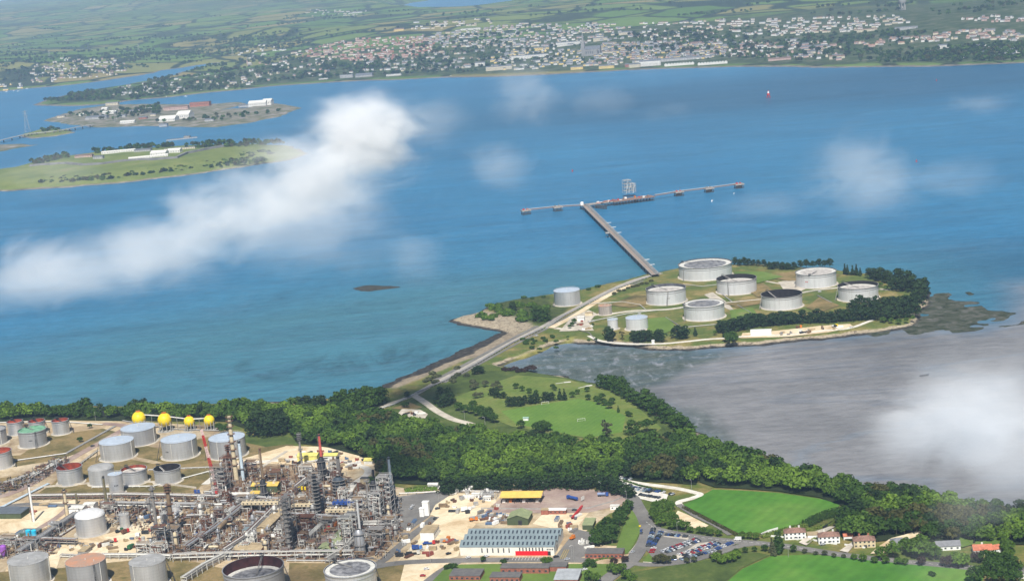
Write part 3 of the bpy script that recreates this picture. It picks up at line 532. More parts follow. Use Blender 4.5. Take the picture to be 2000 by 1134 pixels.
def leaf_quads(cen, nrm, size, rng):
    """quads facing roughly along nrm"""
    n = len(cen); a = rng.normal(size=(n, 3)); t = np.cross(nrm, a); t /= np.linalg.norm(t, axis=1)[:, None] + 1e-9; b = np.cross(nrm, t); s = size[:, None] if hasattr(size, '__len__') else size
    asp = rng.uniform(.55, 1, (n, 1)); k = rng.uniform(.55, 1.15, (n, 4, 1)); V = np.stack([-t * s - b * s * asp, t * s - b * s * asp, t * s + b * s * asp, -t * s + b * s * asp], 1) * k + cen[:, None, :]
    return V.reshape(-1, 3), np.arange(n * 4).reshape(n, 4)
def crown(kind, seed, nq=460, q=.62):
    rng = np.random.default_rng(seed); cl = []
    if kind == 'broad':
        m = 17; H_, R_ = 10.5, 5.2
        for i in range(m):
            th = i * 2.4 + rng.uniform(-.4, .4); u = (i + .5) / m; zz = 1 - 1.55 * u; rr = math.sqrt(max(0, 1 - zz * zz))
            cl.append(((rr * math.cos(th) * R_ * rng.uniform(.5, .82), rr * math.sin(th) * R_ * rng.uniform(.5, .82), 6.6 + zz * 3.4 * rng.uniform(.75, 1.05)), rng.uniform(1.5, 2.5), (1, 1, .8)))
    elif kind == 'pine':
        for i in range(20):
            th = i * 2.4 + rng.uniform(-.5, .5); u = (i + .5) / 20; zz = 2.2 + 9.6 * u; rr = (1 - .72 * u ** 1.6) * 4.6 * rng.uniform(.35, 1)
            cl.append(((rr * math.cos(th), rr * math.sin(th), zz), rng.uniform(1.4, 2.4), (1.15, 1.15, .68)))
    elif kind == 'cone':
        for i in range(14):
            u = i / 13; rr = (1 - u) * 2.6 + .3; th = i * 2.4; cl.append(((rr * .5 * math.cos(th), rr * .5 * math.sin(th), 1.6 + u * 10.5), max(.6, rr * .62), (1, 1, .9)))
    elif kind == 'umbrella':
        for i in range(13):
            th = i * 2.4; rr = 5.2 * math.sqrt((i + .5) / 13); cl.append(((rr * math.cos(th), rr * math.sin(th), 9.2 - rr * .28 + rng.uniform(-.6, .6)), rng.uniform(1.4, 2.1), (1.15, 1.15, .7)))
    elif kind == 'sparse':
        for i in range(12):
            th = rng.uniform(0, 6.28); u = rng.random(); rr = 3.6 * rng.random() ** .5; cl.append(((rr * math.cos(th), rr * math.sin(th), 3.5 + 10 * u), rng.uniform(.9, 1.6), (1, 1, .9)))
    elif kind == 'bush':
        for i in range(9):
            th = i * 2.4; rr = 1.7 * math.sqrt((i + .3) / 9); cl.append(((rr * math.cos(th), rr * math.sin(th), 1.0 + rng.uniform(-.1, .5) - .2 * rr), rng.uniform(.7, 1.1), (1, 1, .85)))
        nq = int(nq * .55); q *= .62
    w = np.array([c[1] ** 2 for c in cl]); w /= w.sum(); cnt = rng.multinomial(nq if kind != 'sparse' else int(nq * .5), w); cs = []; ns = []; ti = []
    for (c, r, sq), k in zip(cl, cnt):
        d = rng.normal(size=(k, 3)); d[:, 2] = np.abs(d[:, 2]) * 1.1 - .35; d /= np.linalg.norm(d, axis=1)[:, None]; rad = r * rng.uniform(.72, 1.08, (k, 1)); cs.append(np.array(c) + d * rad * np.array(sq)); nn = d + rng.normal(size=(k, 3)) * .38
        ns.append(nn / np.linalg.norm(nn, axis=1)[:, None]); ti.append(np.clip(rng.uniform(.15, .85) + rng.normal(size=k) * .16, 0, 1))
    V, Fq = leaf_quads(np.concatenate(cs), np.concatenate(ns), q * rng.uniform(.7, 1.3, sum(cnt)), rng); return V, Fq, np.concatenate(ti)
def trunk_mb(kind, seed):
    rng = random.Random(seed); mb = MB(); h = {'broad': 7, 'pine': 11, 'cone': 10, 'umbrella': 8.5, 'sparse': 11, 'bush': 1.0}[kind]; r = {'broad': .34, 'pine': .32, 'cone': .24, 'umbrella': .5, 'sparse': .22, 'bush': .12}[kind]
    mb.tube((0, 0, -.3), (.15, .1, h * .55), r, r * .7, 7, caps=False); mb.tube((.15, .1, h * .55), (0, 0, h), r * .7, r * .25, 7, caps=False)
    for i in range(6):
        t = rng.uniform(.42, .8); a = i * 1.1 + rng.random(); L_ = h * .32; mb.tube((.1, .05, h * t), (L_ * math.cos(a), L_ * math.sin(a), h * t + L_ * .6), r * .38, r * .12, 5, caps=False)
    return mb
CROWNS = {}; PROTO = {}
PARK = []                                                  # prototypes are real trees: the first tree placed of each kind uses the prototype itself
def tree_proto(kind, tone, v):
    k = (kind, tone, v)
    if k not in PROTO:
        V, Fq, ti = crown(kind, hash_(kind) + v * 7); nm = {'broad': 'broadleaf_tree', 'pine': 'pine_tree', 'cone': 'conifer_tree', 'umbrella': 'umbrella_pine', 'sparse': 'sparse_tree', 'bush': 'bush'}[kind]
        r = empty(nm, (0, 0, 0)); np_mesh('crown', V, Fq, TONES[tone], {'tint': ('FACE', ti)}, parent=r); trunk_mb(kind, v).build('trunk' if kind != 'bush' else 'stem', M_BARK, r); PROTO[k] = [r, False]
    return PROTO[k]
def hash_(s): return sum(ord(c) * (i + 1) for i, c in enumerate(s)) % 997
_tr = random.Random(5)
def tree(p, kind, tone, sc=1.0, label=None, group=None, cat=None):
    e = tree_proto(kind, tone, _tr.randrange(3)); k_ = 1.32 if kind == 'pine' else 1.12; sz = (sc * k_ * _tr.uniform(.88, 1.12), sc * k_ * _tr.uniform(.88, 1.12), sc * _tr.uniform(.92, 1.15)); rz = _tr.uniform(0, 6.28); cat = cat or ('bush' if kind == 'bush' else 'tree')
    if not e[1]: e[1] = True; o = e[0]; o.location = p; o.rotation_euler.z = rz; o.scale = sz; tag(o, label, cat, group); return o
    return dup(e[0], p, rz, sz, label, cat, group)
KIND_WORD = {'broad': 'broadleaf tree', 'pine': 'pine', 'cone': 'pointed conifer', 'umbrella': 'umbrella pine', 'sparse': 'thin-crowned tree', 'bush': 'bush'}
ZP = 4.0
def trees_at(pts, kind, tone, sc, where, group, jit=.12):
    for x, y in pts:
        p = P(x, y, ZP); tree(p, kind, tone, sc * _tr.uniform(1 - jit, 1 + jit), f"{tone} {KIND_WORD[kind]} {where}", group)
# --- woods: the 300 nearest trees are things, the wood behind them one mass
WOODS = [('in the wood beyond the tank farm', [(-120, 812), (60, 806), (250, 806), (400, 806), (470, 806), (540, 800), (640, 800), (700, 790), (745, 782), (750, 790), (716, 800), (690, 812), (600, 818), (560, 836), (480, 836), (440, 822), (240, 820), (90, 818), (-120, 828)], (.45, .3, .05)),
 ('in the wood between the refinery and the playing field', [(560, 836), (620, 820), (700, 815), (770, 826), (800, 834), (850, 842), (905, 852), (960, 858), (1000, 856), (1080, 868), (1150, 876), (1290, 872), (1330, 862), (1360, 870), (1370, 905), (1360, 945), (1250, 938), (1150, 925), (1100, 938), (1000, 944), (880, 946),
     (800, 944), (745, 940), (735, 905), (700, 888), (640, 872), (580, 864)], (.35, .38, .12)),
 ('in the wood along the mudflat shore', [(1360, 866), (1400, 884), (1480, 908), (1600, 938), (1700, 960), (1800, 976), (1900, 990), (1990, 1006), (2060, 1016), (2080, 1060), (1990, 1062), (1900, 1058), (1850, 1042), (1760, 1030), (1700, 1018), (1655, 990), (1600, 970), (1520, 958), (1450, 953), (1395, 950), (1366, 940)], (.4, .34, .16)),
 ('in the scrubby wood behind the roadside houses', [(1640, 1036), (1665, 1016), (1700, 1018), (1760, 1030), (1850, 1042), (1880, 1060), (1860, 1066), (1790, 1048), (1730, 1054), (1690, 1058), (1650, 1052)], (.2, .45, .25))]
cand = []; rng = np.random.default_rng(3)
for zi, (where, pg, tw) in enumerate(WOODS):
    W_ = poly(pg, ZP); a = np.array([(p.x, p.y) for p in W_]); step = 7.4; xs = np.arange(a[:, 0].min(), a[:, 0].max(), step); ys = np.arange(a[:, 1].min(), a[:, 1].max(), step); X, Y = np.meshgrid(xs, ys)
    X = X + rng.uniform(-.42, .42, X.shape) * step; Y = Y + rng.uniform(-.42, .42, Y.shape) * step; ins = sdf(X, Y, W_) > .5
    tonef = vnoise(X, Y, 34, 60); szf = vnoise(X, Y, 22, 61)
    for x, y, tf, sf in zip(X[ins], Y[ins], tonef[ins], szf[ins]):
        u = tf * .75 + rng.random() * .25; tone = 'bright green' if u > .66 else 'mid green' if u > .47 else 'deep green' if u > .24 else 'olive brown'
        if rng.random() < .07: tone = 'dark pine green'
        cand.append((x, y, tone, (.66 + .62 * sf + rng.uniform(-.2, .42) * (1 if rng.random() < .7 else .3)), zi))
cand.sort(key=lambda c: c[0] ** 2 + c[1] ** 2)
vis = [c for c in cand if -60 < pix((c[0], c[1], 10))[0] < 2060 and pix((c[0], c[1], 10))[1] < 1160]
near = vis[:95]; ns = set(id(c) for c in near)
for x, y, tone, s, zi in near: tree(Vector((x, y, ZP)), 'broad' if tone != 'dark pine green' else 'pine', tone, s, f"{tone} {'pine' if tone == 'dark pine green' else 'broadleaf tree'} {WOODS[zi][0]}", 'woodland trees')
rest = [c for c in cand if id(c) not in ns]
LOW = {k: [crown(k, 300 + i, 300, .78) for i in range(4)] for k in ('broad', 'pine')}
def mass(name, items, lod=None):
    """one mesh of many tree crowns; items = (x, y, z, tone, scale, kind)"""
    tn = list(TONES); Vs, Fs, Ts, Ms = [], [], [], []; off = 0; lod = lod or LOW
    for x, y, z, tone, s, kind in items:
        V, Fq, ti = lod[kind][int(rng.integers(len(lod[kind])))]; th = rng.uniform(0, 6.28); c, sn = math.cos(th), math.sin(th); sx = s * rng.uniform(.88, 1.15)
        V2 = np.stack([(V[:, 0] * c - V[:, 1] * sn) * sx + x, (V[:, 0] * sn + V[:, 1] * c) * sx + y, V[:, 2] * s + z], 1); Vs.append(V2); Fs.append(Fq + off); off += len(V2); Ts.append(np.clip(ti + rng.uniform(-.2, .2), 0, 1)); Ms.append(np.full(len(Fq), tn.index(tone)))
    return structure(np_mesh(name, np.concatenate(Vs), np.concatenate(Fs), [TONES[t] for t in tn], {'tint': ('FACE', np.concatenate(Ts)), 'mat_index': ('FACE', np.concatenate(Ms))}), 'stuff')
mass('woodland', [(x, y, ZP, t, s, 'pine' if t == 'dark pine green' else 'broad') for x, y, t, s, zi in rest])
# undergrowth hides the ground inside the wood
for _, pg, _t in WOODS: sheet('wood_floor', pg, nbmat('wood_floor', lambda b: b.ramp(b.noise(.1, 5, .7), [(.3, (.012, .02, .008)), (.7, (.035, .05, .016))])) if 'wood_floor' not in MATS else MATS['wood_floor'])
# --- shelter belts and single trees
PT_ = 'pines'
trees_at([(735, 792), (722, 794), (708, 796), (694, 798), (746, 788), (716, 788), (678, 800), (660, 802), (728, 786)], 'pine', 'deep green', 1.45, 'in the tall stand at the beach end of the wood', PT_)
trees_at([(585, 800), (600, 803), (618, 800), (630, 806)], 'pine', 'dark pine green', 1.2, 'at the coast behind the wood', PT_)
trees_at([(868, 786), (862, 780), (876, 782), (858, 788), (872, 792), (880, 788), (865, 795)], 'pine', 'dark pine green', .95, 'in the dark clump beside the road junction', PT_)
trees_at([(515, 850), (530, 852), (545, 848), (505, 843), (525, 842), (540, 838), (500, 850), (552, 844)], 'pine', 'dark pine green', 1.6, 'in the big dark stand behind the storage tanks', PT_)
trees_at([(868 + 13 * i + _tr.uniform(-4, 4), 957 - (i > 14) * 2 + 2 * math.sin(i) - (.25 * (i - 20) if i > 20 else 0)) for i in range(26)], 'pine', 'dark pine green', .82, 'in the pine belt behind the loading yard', PT_)
trees_at([(880 + 14 * i + _tr.uniform(-4, 4), 946) for i in range(24)], 'pine', 'deep green', .85, 'in the pine belt behind the loading yard', PT_)
trees_at([(1172, 958), (1186, 961), (1200, 966), (1214, 966), (1226, 970), (1232, 972), (1180, 950), (1194, 953), (1208, 957)], 'pine', 'dark pine green', .8, 'beside the loading yard entrance', PT_)
trees_at([(1160, 1066), (1172, 1066), (1184, 1062), (1196, 1060), (1164, 1054), (1176, 1050), (1190, 1047), (1202, 1042), (1174, 1040), (1186, 1036), (1198, 1030), (1210, 1026), (1218, 1016), (1212, 1008), (1224, 1004), (1205, 1018), (1228, 996)], 'broad', 'deep green', .78, 'in the clump beside the gate lawn', 'broadleaf clumps')
trees_at([(1282, 996), (1296, 992), (1310, 996), (1280, 1008), (1294, 1006), (1308, 1006), (1284, 1020), (1298, 1018), (1312, 1014), (1290, 1028), (1304, 1026), (1318, 1022), (1312, 1034), (1326, 1034), (1338, 1035), (1276, 1014)], 'broad', 'mid green', .72, 'in the clump between the site road and the lane', 'broadleaf clumps')
trees_at([(1348, 1040), (1366, 1042), (1376, 1043), (1388, 1046), (1404, 1047), (1450, 1052), (1464, 1052), (1477, 1054)], 'broad', 'mid green', .5, 'in the row along the lane end', 'roadside trees')
trees_at([(1283, 1101), (1293, 1101), (1302, 1102)], 'broad', 'olive brown', .62, 'at the corner of the car park', 'roadside trees')
trees_at([(1317, 1094), (1342, 1100), (1356, 1098), (1390, 1090), (1405, 1084)], 'broad', 'grey green', .42, 'along the lower edge of the car park', 'roadside trees')
trees_at([(1410, 1102), (1420, 1100), (1430, 1098), (1400, 1098), (1438, 1092)], 'broad', 'bright green', .6, 'on the verge below the car park', 'roadside trees')
trees_at([(1438, 1082), (1456, 1080), (1474, 1078), (1494, 1076), (1550, 1078)], 'broad', 'deep green', .42, 'along the field side of the road', 'roadside trees')
trees_at([(1524, 1076), (1518, 1080)], 'cone', 'deep green', 1.15, 'beside the first white house', 'tall conifers'); trees_at([(1508, 1078), (1512, 1086)], 'cone', 'grey green', .85, 'beside the first white house', 'tall conifers')
trees_at([(1572, 1080), (1593, 1084), (1611, 1085), (1629, 1089), (1648, 1090)], 'broad', 'grey green', .36, 'in the row between the road and the crop', 'roadside trees')
trees_at([(1668, 1093), (1686, 1097), (1708, 1100), (1730, 1101), (1755, 1102), (1768, 1104)], 'broad', 'mid green', .5, 'in the row between the road and the crop', 'roadside trees')
trees_at([(1722, 1094), (1745, 1090), (1780, 1086), (1795, 1090), (1812, 1082), (1825, 1092), (1800, 1078), (1770, 1076)], 'broad', 'mid green', 1.0, 'in the front gardens by the road', 'garden trees')
trees_at([(1800, 1104), (1845, 1106), (1856, 1108)], 'broad', 'purple brown', .7, 'beside the road bend', 'garden trees'); trees_at([(1872, 1110), (1880, 1108), (1866, 1098)], 'broad', 'bright green', .85, 'beside the road bend', 'garden trees')
trees_at([(1908, 1098)], 'broad', 'purple brown', .7, 'in front of the red roofed house', 'garden trees')
trees_at([(1925, 1100), (1942, 1104), (1958, 1106), (1935, 1118), (1950, 1124), (1968, 1122), (1985, 1124), (1920, 1128), (1940, 1138), (1962, 1140), (1985, 1140), (1905, 1140), (1975, 1108)], 'broad', 'deep green', .95, 'in the corner wood below the red roofed house', 'garden trees')
trees_at([(1818, 1124), (1823, 1126)], 'broad', 'deep green', .35, 'standing alone in the crop field', 'field trees')
trees_at([(1962 + 6 * (i % 3), 1064 + i * 5) for i in range(8)], 'broad', 'mid green', .6, 'beyond the hedge of the red roofed house', 'garden trees')
trees_at([(944, 1097), (984, 1104)], 'broad', 'deep green', .42, 'on the office lawn', 'office trees'); trees_at([(1065, 1104), (1072, 1102)], 'broad', 'mid green', .62, 'between the workshop and the brick office', 'office trees')
trees_at([(872, 1112), (880, 1110), (888, 1112)], 'broad', 'deep green', .42, 'in front of the dark flat roofed office', 'office trees')
trees_at([(1144, 1108), (1152, 1106), (1160, 1108)], 'broad', 'deep green', .5, 'below the black roofed brick block', 'office trees'); trees_at([(1196, 1118), (1206, 1122), (1215, 1116), (1150, 1134), (1165, 1138), (1225, 1132), (1235, 1140)], 'broad', 'mid green', .7, 'in the planted corner by the site road', 'office trees'); trees_at([(1200, 1106), (1221, 1098)], 'broad', 'purple brown', .5, 'in the planted corner by the site road', 'office trees')
trees_at([(1004, 792), (1014, 793), (1026, 789), (1038, 789), (1048, 788), (996, 794), (1066, 783), (1078, 783)], 'pine', 'dark pine green', .78, 'in the dark row behind the football pitch', 'park trees')
trees_at([(1094, 781), (1103, 781)], 'cone', 'dark pine green', .9, 'at the far corner of the football pitch', 'park trees')
trees_at([(1118, 776), (1128, 770), (1147, 765), (1020, 764), (1008, 759), (1034, 768), (1047, 770), (1080, 760), (1084, 763)], 'broad', 'deep green', .5, 'scattered on the lawn behind the pitch', 'park trees')
trees_at([(1149, 781), (1170, 790), (1176, 781), (1182, 792), (1190, 798), (1196, 789), (1165, 784)], 'broad', 'deep green', .6, 'in the clump on the right of the pitch', 'park trees')
trees_at([(1208, 805)], 'cone', 'deep green', .55, 'small and alone beside the pitch', 'park trees'); trees_at([(1226, 812), (1231, 814)], 'broad', 'deep green', .5, 'at the pitch corner by the path', 'park trees')
trees_at([(1234, 848)], 'pine', 'deep green', 1.0, 'standing alone with its shadow below the pitch', 'park trees'); trees_at([(1264, 846)], 'umbrella', 'deep green', 1.25, 'with a bare trunk beside the pitch', 'park trees'); trees_at([(1188, 858), (1185, 852)], 'sparse', 'grey green', 1.05, 'at the lower edge of the pitch', 'park trees')
trees_at([(934, 729), (928, 731), (940, 730)], 'pine', 'dark pine green', .7, 'beside the causeway road', 'park trees')
trees_at([(964, 760), (972, 757), (978, 762), (930, 758), (924, 762), (948, 756)], 'broad', 'grey green', .6, 'in the thicket by the causeway end', 'park trees'); trees_at([(962, 773), (972, 777), (984, 778), (970, 770)], 'pine', 'dark pine green', .6, 'in the short dark row by the path', 'park trees')
trees_at([(896, 802), (908, 806), (920, 808), (932, 812), (944, 818), (954, 822), (966, 826), (940, 806), (955, 812), (925, 800), (960, 818)], 'broad', 'deep green', .78, 'in the clump between the road and the lawn', 'park trees'); trees_at([(930, 778), (940, 776)], 'broad', 'grey green', .55, 'on the lawn near the causeway', 'park trees')
trees_at([(1048, 842), (1060, 838), (1068, 842), (1056, 848), (1018, 836)], 'broad', 'deep green', .8, 'at the wood edge in front of the pitch', 'park trees')
trees_at([(796, 777)], 'pine', 'dark pine green', .5, 'alone at the road junction', 'park trees'); trees_at([(788, 795), (794, 796)], 'broad', 'deep green', .5, 'beside the gravel pad at the junction', 'park trees')
trees_at([(1176, 757), (1186, 759), (1196, 761), (1206, 766), (1214, 772), (1224, 778), (1234, 784), (1246, 792), (1258, 798), (1270, 802), (1282, 812), (1294, 818), (1304, 826), (1316, 834), (1328, 840), (1340, 846), (1350, 850), (1262, 790), (1276, 796), (1290, 806), (1300, 814), (1312, 822), (1326, 832), (1200, 757), (1216, 764)], 'pine', 'deep green', 1.05, 'in the belt between the playing field and the mudflat', 'park trees')
ISL = 'island trees'
z8 = lambda L_: [(1500 + x / 3.992, 480 + y / 3.992) for x, y in L_]; z7 = lambda L_: [(1250 + x / 5.4, 480 + y / 5.4) for x, y in L_]
trees_at(z7([(30, 1000), (110, 1005), (220, 1015), (180, 1005), (60, 1012), (-20, 1010), (-60, 1000)]), 'pine', 'dark pine green', .98, 'on the shore below the two slim tanks', ISL); trees_at([(1193, 666), (1188, 662)], 'pine', 'dark pine green', 1.15, 'on the shore below the two slim tanks', ISL); trees_at([(1215, 664)], 'sparse', 'olive brown', .7, 'on the shore below the two slim tanks', ISL)
trees_at(z7([(430, 985), (400, 975), (470, 980)]), 'pine', 'dark pine green', 1.0, 'in the trio below the lowest island tank', ISL); trees_at(z7([(585, 950)]), 'cone', 'dark pine green', .85, 'alone below the lowest island tank', ISL); trees_at(z7([(790, 940)]), 'broad', 'mid green', .4, 'small beside the shore belt', ISL)
trees_at(z7([(950, 1040), (1000, 1030), (920, 1010), (980, 1005)]), 'broad', 'deep green', 1.0, 'at the waterline below the shore belt', ISL)
trees_at(z7([(850, 920), (900, 925), (960, 910), (1000, 900), (1060, 895), (1110, 885), (1180, 862), (1240, 850), (1310, 850), (1380, 845), (1440, 838), (1500, 832), (1560, 830), (1600, 824), (1030, 880), (1140, 860), (1270, 838)]) +
         z8([(60, 618), (110, 610), (160, 604), (210, 604), (270, 604), (330, 602), (390, 602), (440, 600), (490, 600), (550, 592), (600, 590), (650, 585), (720, 580), (780, 578)]), 'pine', 'dark pine green', 1.12, 'in the long belt along the island shore', ISL)
trees_at(z8([(660, 500), (720, 490), (780, 490), (840, 488), (900, 486), (960, 484), (1020, 484), (1080, 480), (880, 560), (950, 575), (1020, 570), (1090, 560), (1150, 545), (840, 580), (920, 590), (680, 540), (750, 540), (820, 540), (980, 530), (1060, 525), (1120, 510)]), 'pine', 'dark pine green', 1.15, 'in the stand at the island point', ISL)
trees_at(z8([(900, 600), (960, 605), (1020, 610), (1080, 600), (1130, 585), (860, 340), (920, 345), (880, 320)]), 'broad', 'mid green', .55, 'bushy and low at the island point', ISL)
trees_at(z8([(1000, 345), (1060, 355), (1120, 355), (1020, 320), (1090, 330)]), 'pine', 'dark pine green', 1.5, 'in the tallest group at the island point', ISL); trees_at(z8([(1160, 400), (1200, 390), (1230, 395), (1180, 350), (1220, 345), (1150, 440), (1200, 440), (1170, 480)]), 'pine', 'dark pine green', 1.25, 'at the tip of the island', ISL)
trees_at(z8([(620, 228), (660, 228), (720, 234), (600, 222), (690, 230)]), 'cone', 'dark pine green', 1.0, 'on the far shore behind the island tanks', ISL); trees_at(z8([(790, 255), (830, 260), (880, 262), (930, 268), (950, 290), (860, 275), (910, 290)]), 'pine', 'dark pine green', 1.05, 'on the far shore behind the island tanks', ISL)
trees_at(z8([(10, 182), (50, 182), (110, 186), (150, 186), (200, 186), (250, 172), (300, 166), (350, 164), (400, 164), (440, 162), (480, 160)]) + z7([(1000, 200), (1050, 210), (1100, 205), (1150, 210), (1200, 210), (1250, 214), (1310, 218), (1400, 242), (1450, 238), (1510, 246), (1570, 250)]), 'pine', 'dark pine green', .72, 'in the low belt along the far island shore', ISL)
trees_at([(1003, 606), (1000, 610)], 'pine', 'dark pine green', .95, 'dark and alone on the headland scrub', ISL); trees_at([(1054, 620), (1062, 622), (1046, 616), (1068, 626), (1050, 628)], 'pine', 'deep green', 1.0, 'in the dark patch on the headland scrub', ISL)
trees_at([(1109, 661), (1164, 666), (1150, 668)], 'broad', 'deep green', .32, 'small beside the island gatehouse', ISL); trees_at([(1113, 642), (1122, 632), (1118, 638)], 'broad', 'deep green', .5, 'beside the island gatehouse', ISL); trees_at([(1158, 637)], 'broad', 'deep green', .38, 'round and clipped beside the island pipework', ISL)
trees_at([(1023, 583), (1040, 584), (1062, 581), (1150, 566), (1168, 561)], 'bush', 'deep green', 1.5, 'on the near edge of the strait', 'scrub bushes')
trees_at([(940 + _tr.uniform(0, 130), 596 + _tr.uniform(0, 34)) for i in range(34)], 'bush', 'mid green', 2.6, 'in the scrub on the rocky headland', 'scrub bushes')
trees_at([(1035 + _tr.uniform(-15, 60), 676 + _tr.uniform(-14, 14) - i * .9) for i in range(16)], 'bush', 'deep green', 1.3, 'on the causeway bank', 'scrub bushes'); trees_at([(985 + i * 4.5, 722 + _tr.uniform(-3, 5)) for i in range(14)], 'bush', 'purple brown', 1.5, 'in the brown thicket at the mudflat corner', 'scrub bushes')
trees_at([(900 + _tr.uniform(-70, 60), 735 + _tr.uniform(-10, 18) - i * .4) for i in range(16)], 'bush', 'grey green', 1.5, 'between the causeway and the beach', 'scrub bushes')
trees_at([(1200 + i * 9, 574 - i * 2.8 + _tr.uniform(-3, 1)) for i in range(9)], 'bush', 'olive brown', 1.3, 'on the bank beside the jetty road', 'scrub bushes')
trees_at([(176, 836), (157, 863)], 'broad', 'deep green', .5, 'alone among the storage tanks', 'yard trees'); trees_at([(436, 846), (428, 840), (444, 840)], 'broad', 'deep green', .75, 'beside the yellow gas spheres', 'yard trees')
trees_at([(748, 952), (742, 962), (735, 958), (752, 944), (728, 950)], 'pine', 'deep green', .7, 'beside the dark furnace stacks', 'yard trees'); trees_at([(872, 965), (864, 962), (880, 966)], 'pine', 'dark pine green', .7, 'beside the pale portable cabins', 'yard trees')
# hedges: one thing each
def hedge(pts, w, h, tone, label, group=None, q=.45):
    W_ = smooth_line(poly(pts)); rng = np.random.default_rng(len(LABELS)); cs, ns = [], []
    for a, b in zip(W_, W_[1:]):
        L_ = (b - a).length; n = int(L_ * (w + 2 * h) * 2.2); t = rng.random(n)[:, None]; A, B = np.array(a), np.array(b); d = (B - A) / L_; s = np.array([-d[1], d[0], 0]); u = rng.uniform(-1, 1, (n, 1)); ph = u * 1.5708
        c = A + (B - A) * t + s * np.sin(ph) * w / 2 * rng.uniform(.8, 1.1, (n, 1)); c[:, 2] = 4 + (np.cos(ph)[:, 0] ** .5) * h * rng.uniform(.55, 1.1, n); cs.append(c); m_ = s * np.sin(ph) + np.array([0, 0, 1]) * (np.cos(ph) * .8 + .2) + rng.normal(size=(n, 3)) * .3; ns.append(m_ / np.linalg.norm(m_, axis=1)[:, None])
    c = np.concatenate(cs); V, Fq = leaf_quads(c, np.concatenate(ns), q * rng.uniform(.7, 1.3, len(c)), rng); return tag(np_mesh('hedge', V, Fq, TONES[tone], {'tint': ('FACE', rng.random(len(c)))}), label, 'hedge', group)
hedge([(1335, 992), (1370, 1010), (1405, 1028), (1440, 1046)], 3, 2.2, 'olive brown', 'brownish hedge between the lane and the green crop field')
hedge([(1487, 1050), (1515, 1042), (1545, 1034), (1575, 1027)], 5, 3, 'hedge green', 'yellow-green hedge behind the first white house')
hedge([(1572, 1028), (1600, 1014), (1640, 1002), (1680, 994), (1700, 988)], 9, 5, 'deep green', 'thick dark hedge along the lower edge of the crop field')
hedge([(1572, 1036), (1610, 1028), (1640, 1014)], 3, 2, 'hedge green', 'bright clipped hedge beside the long driveway'); hedge([(1576, 1062), (1600, 1046)], 2, 1.6, 'hedge green', 'short hedge between the first and second white houses')
hedge([(1953, 1042), (1962, 1060), (1966, 1080)], 3, 3, 'hedge green', 'tall bright hedge beside the garden of the red roofed house')
hedge([(790, 960), (820, 957), (855, 955)], 7, 3, 'bright green', 'bright bank of shrubs above the white pipeline'); hedge([(1140, 1102), (1180, 1090), (1200, 1091)], 2, 1.2, 'mid green', 'low hedge in front of the black roofed brick block')
hedge([(1216, 938), (1260, 952), (1300, 960)], 2.5, 1.6, 'deep green', 'low hedge between the gravel track and the overflow car park')
# ================================================================== TANKS, SPHERES, JETTY
GA = math.radians(-13.3); UX = Vector((math.cos(GA), math.sin(GA), 0)); VX = Vector((-math.sin(GA), math.cos(GA), 0))
def wallmat(name, col, metal=.3, rough=.42, var=.07):
    nb = NB(name); tc = nb.N.new('ShaderNodeTexCoord').outputs['Object']
    n = nb.noise(.35, 6, .7, vec=tc, st=(1, 1, .06)); c = nb.ramp(n, [(.33, [v * (1 - 2.3 * var) for v in col]), (.62, col)])
    ru = nb.noise(.8, 5, .75, vec=tc, st=(1, 1, .045)); c = nb.mix(nb.math('MULTIPLY', nb.ramp(ru, [(.58, 0), (.72, 1)]), .45), c, (.30, .20, .13))
    sp = nb.N.new('ShaderNodeSeparateXYZ'); nb.L.new(tc, sp.inputs[0]); f = nb.math('FRACT', nb.math('MULTIPLY', sp.outputs[2], .42)); seam = nb.ramp(f, [(0, .80), (.07, 1), (.93, 1), (1, .86)])
    c = nb.mix(1, c, seam, 'MULTIPLY'); c = nb.mix(.5, c, nb.ramp(nb.noise(.12, 5, .7, vec=tc), [(.3, .86), (.7, 1.06)]), 'MULTIPLY')
    nb.b.inputs['Metallic'].default_value = metal; return nb.done(c, rough, .4)
M_ALU = wallmat('tank_silver', (.70, .72, .75), .72, .48); M_ALU2 = wallmat('tank_grey', (.46, .47, .49), .5, .5); M_WHT = wallmat('tank_white', (.72, .73, .75), .35, .48, .05); M_RUSTW = wallmat('tank_stained', (.45, .40, .36), .1, .7, .2)
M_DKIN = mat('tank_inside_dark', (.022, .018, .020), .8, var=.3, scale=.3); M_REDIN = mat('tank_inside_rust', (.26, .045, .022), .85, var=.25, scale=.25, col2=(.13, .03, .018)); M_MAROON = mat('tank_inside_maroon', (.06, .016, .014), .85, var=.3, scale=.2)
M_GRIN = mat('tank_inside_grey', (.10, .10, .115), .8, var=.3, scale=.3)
M_DECK = mat('floating_deck_pale', (.50, .47, .43), .85, var=.2, scale=.18, col2=(.28, .26, .25)); M_DECKD = mat('floating_deck_sooty', (.30, .30, .31), .7, scale=.22, col2=(.035, .035, .045)); M_DECKG = mat('floating_deck_green', (.22, .42, .28), .7, scale=.2, col2=(.10, .24, .15)); M_DECKR = mat('floating_deck_red', (.40, .075, .035), .8, scale=.2, col2=(.25, .05, .03))
M_ROOFB = mat('tank_roof_blue_grey', (.44, .51, .60), .55, var=.08, scale=.12); M_ROOFG = mat('tank_roof_grey', (.36, .36, .36), .7, scale=.15, col2=(.24, .24, .235)); M_ROOFO = mat('tank_roof_rusted', (.48, .22, .12), .8, scale=.14, col2=(.33, .25, .2)); M_ROOFW = mat('tank_roof_white', (.70, .70, .70), .45, scale=.2)
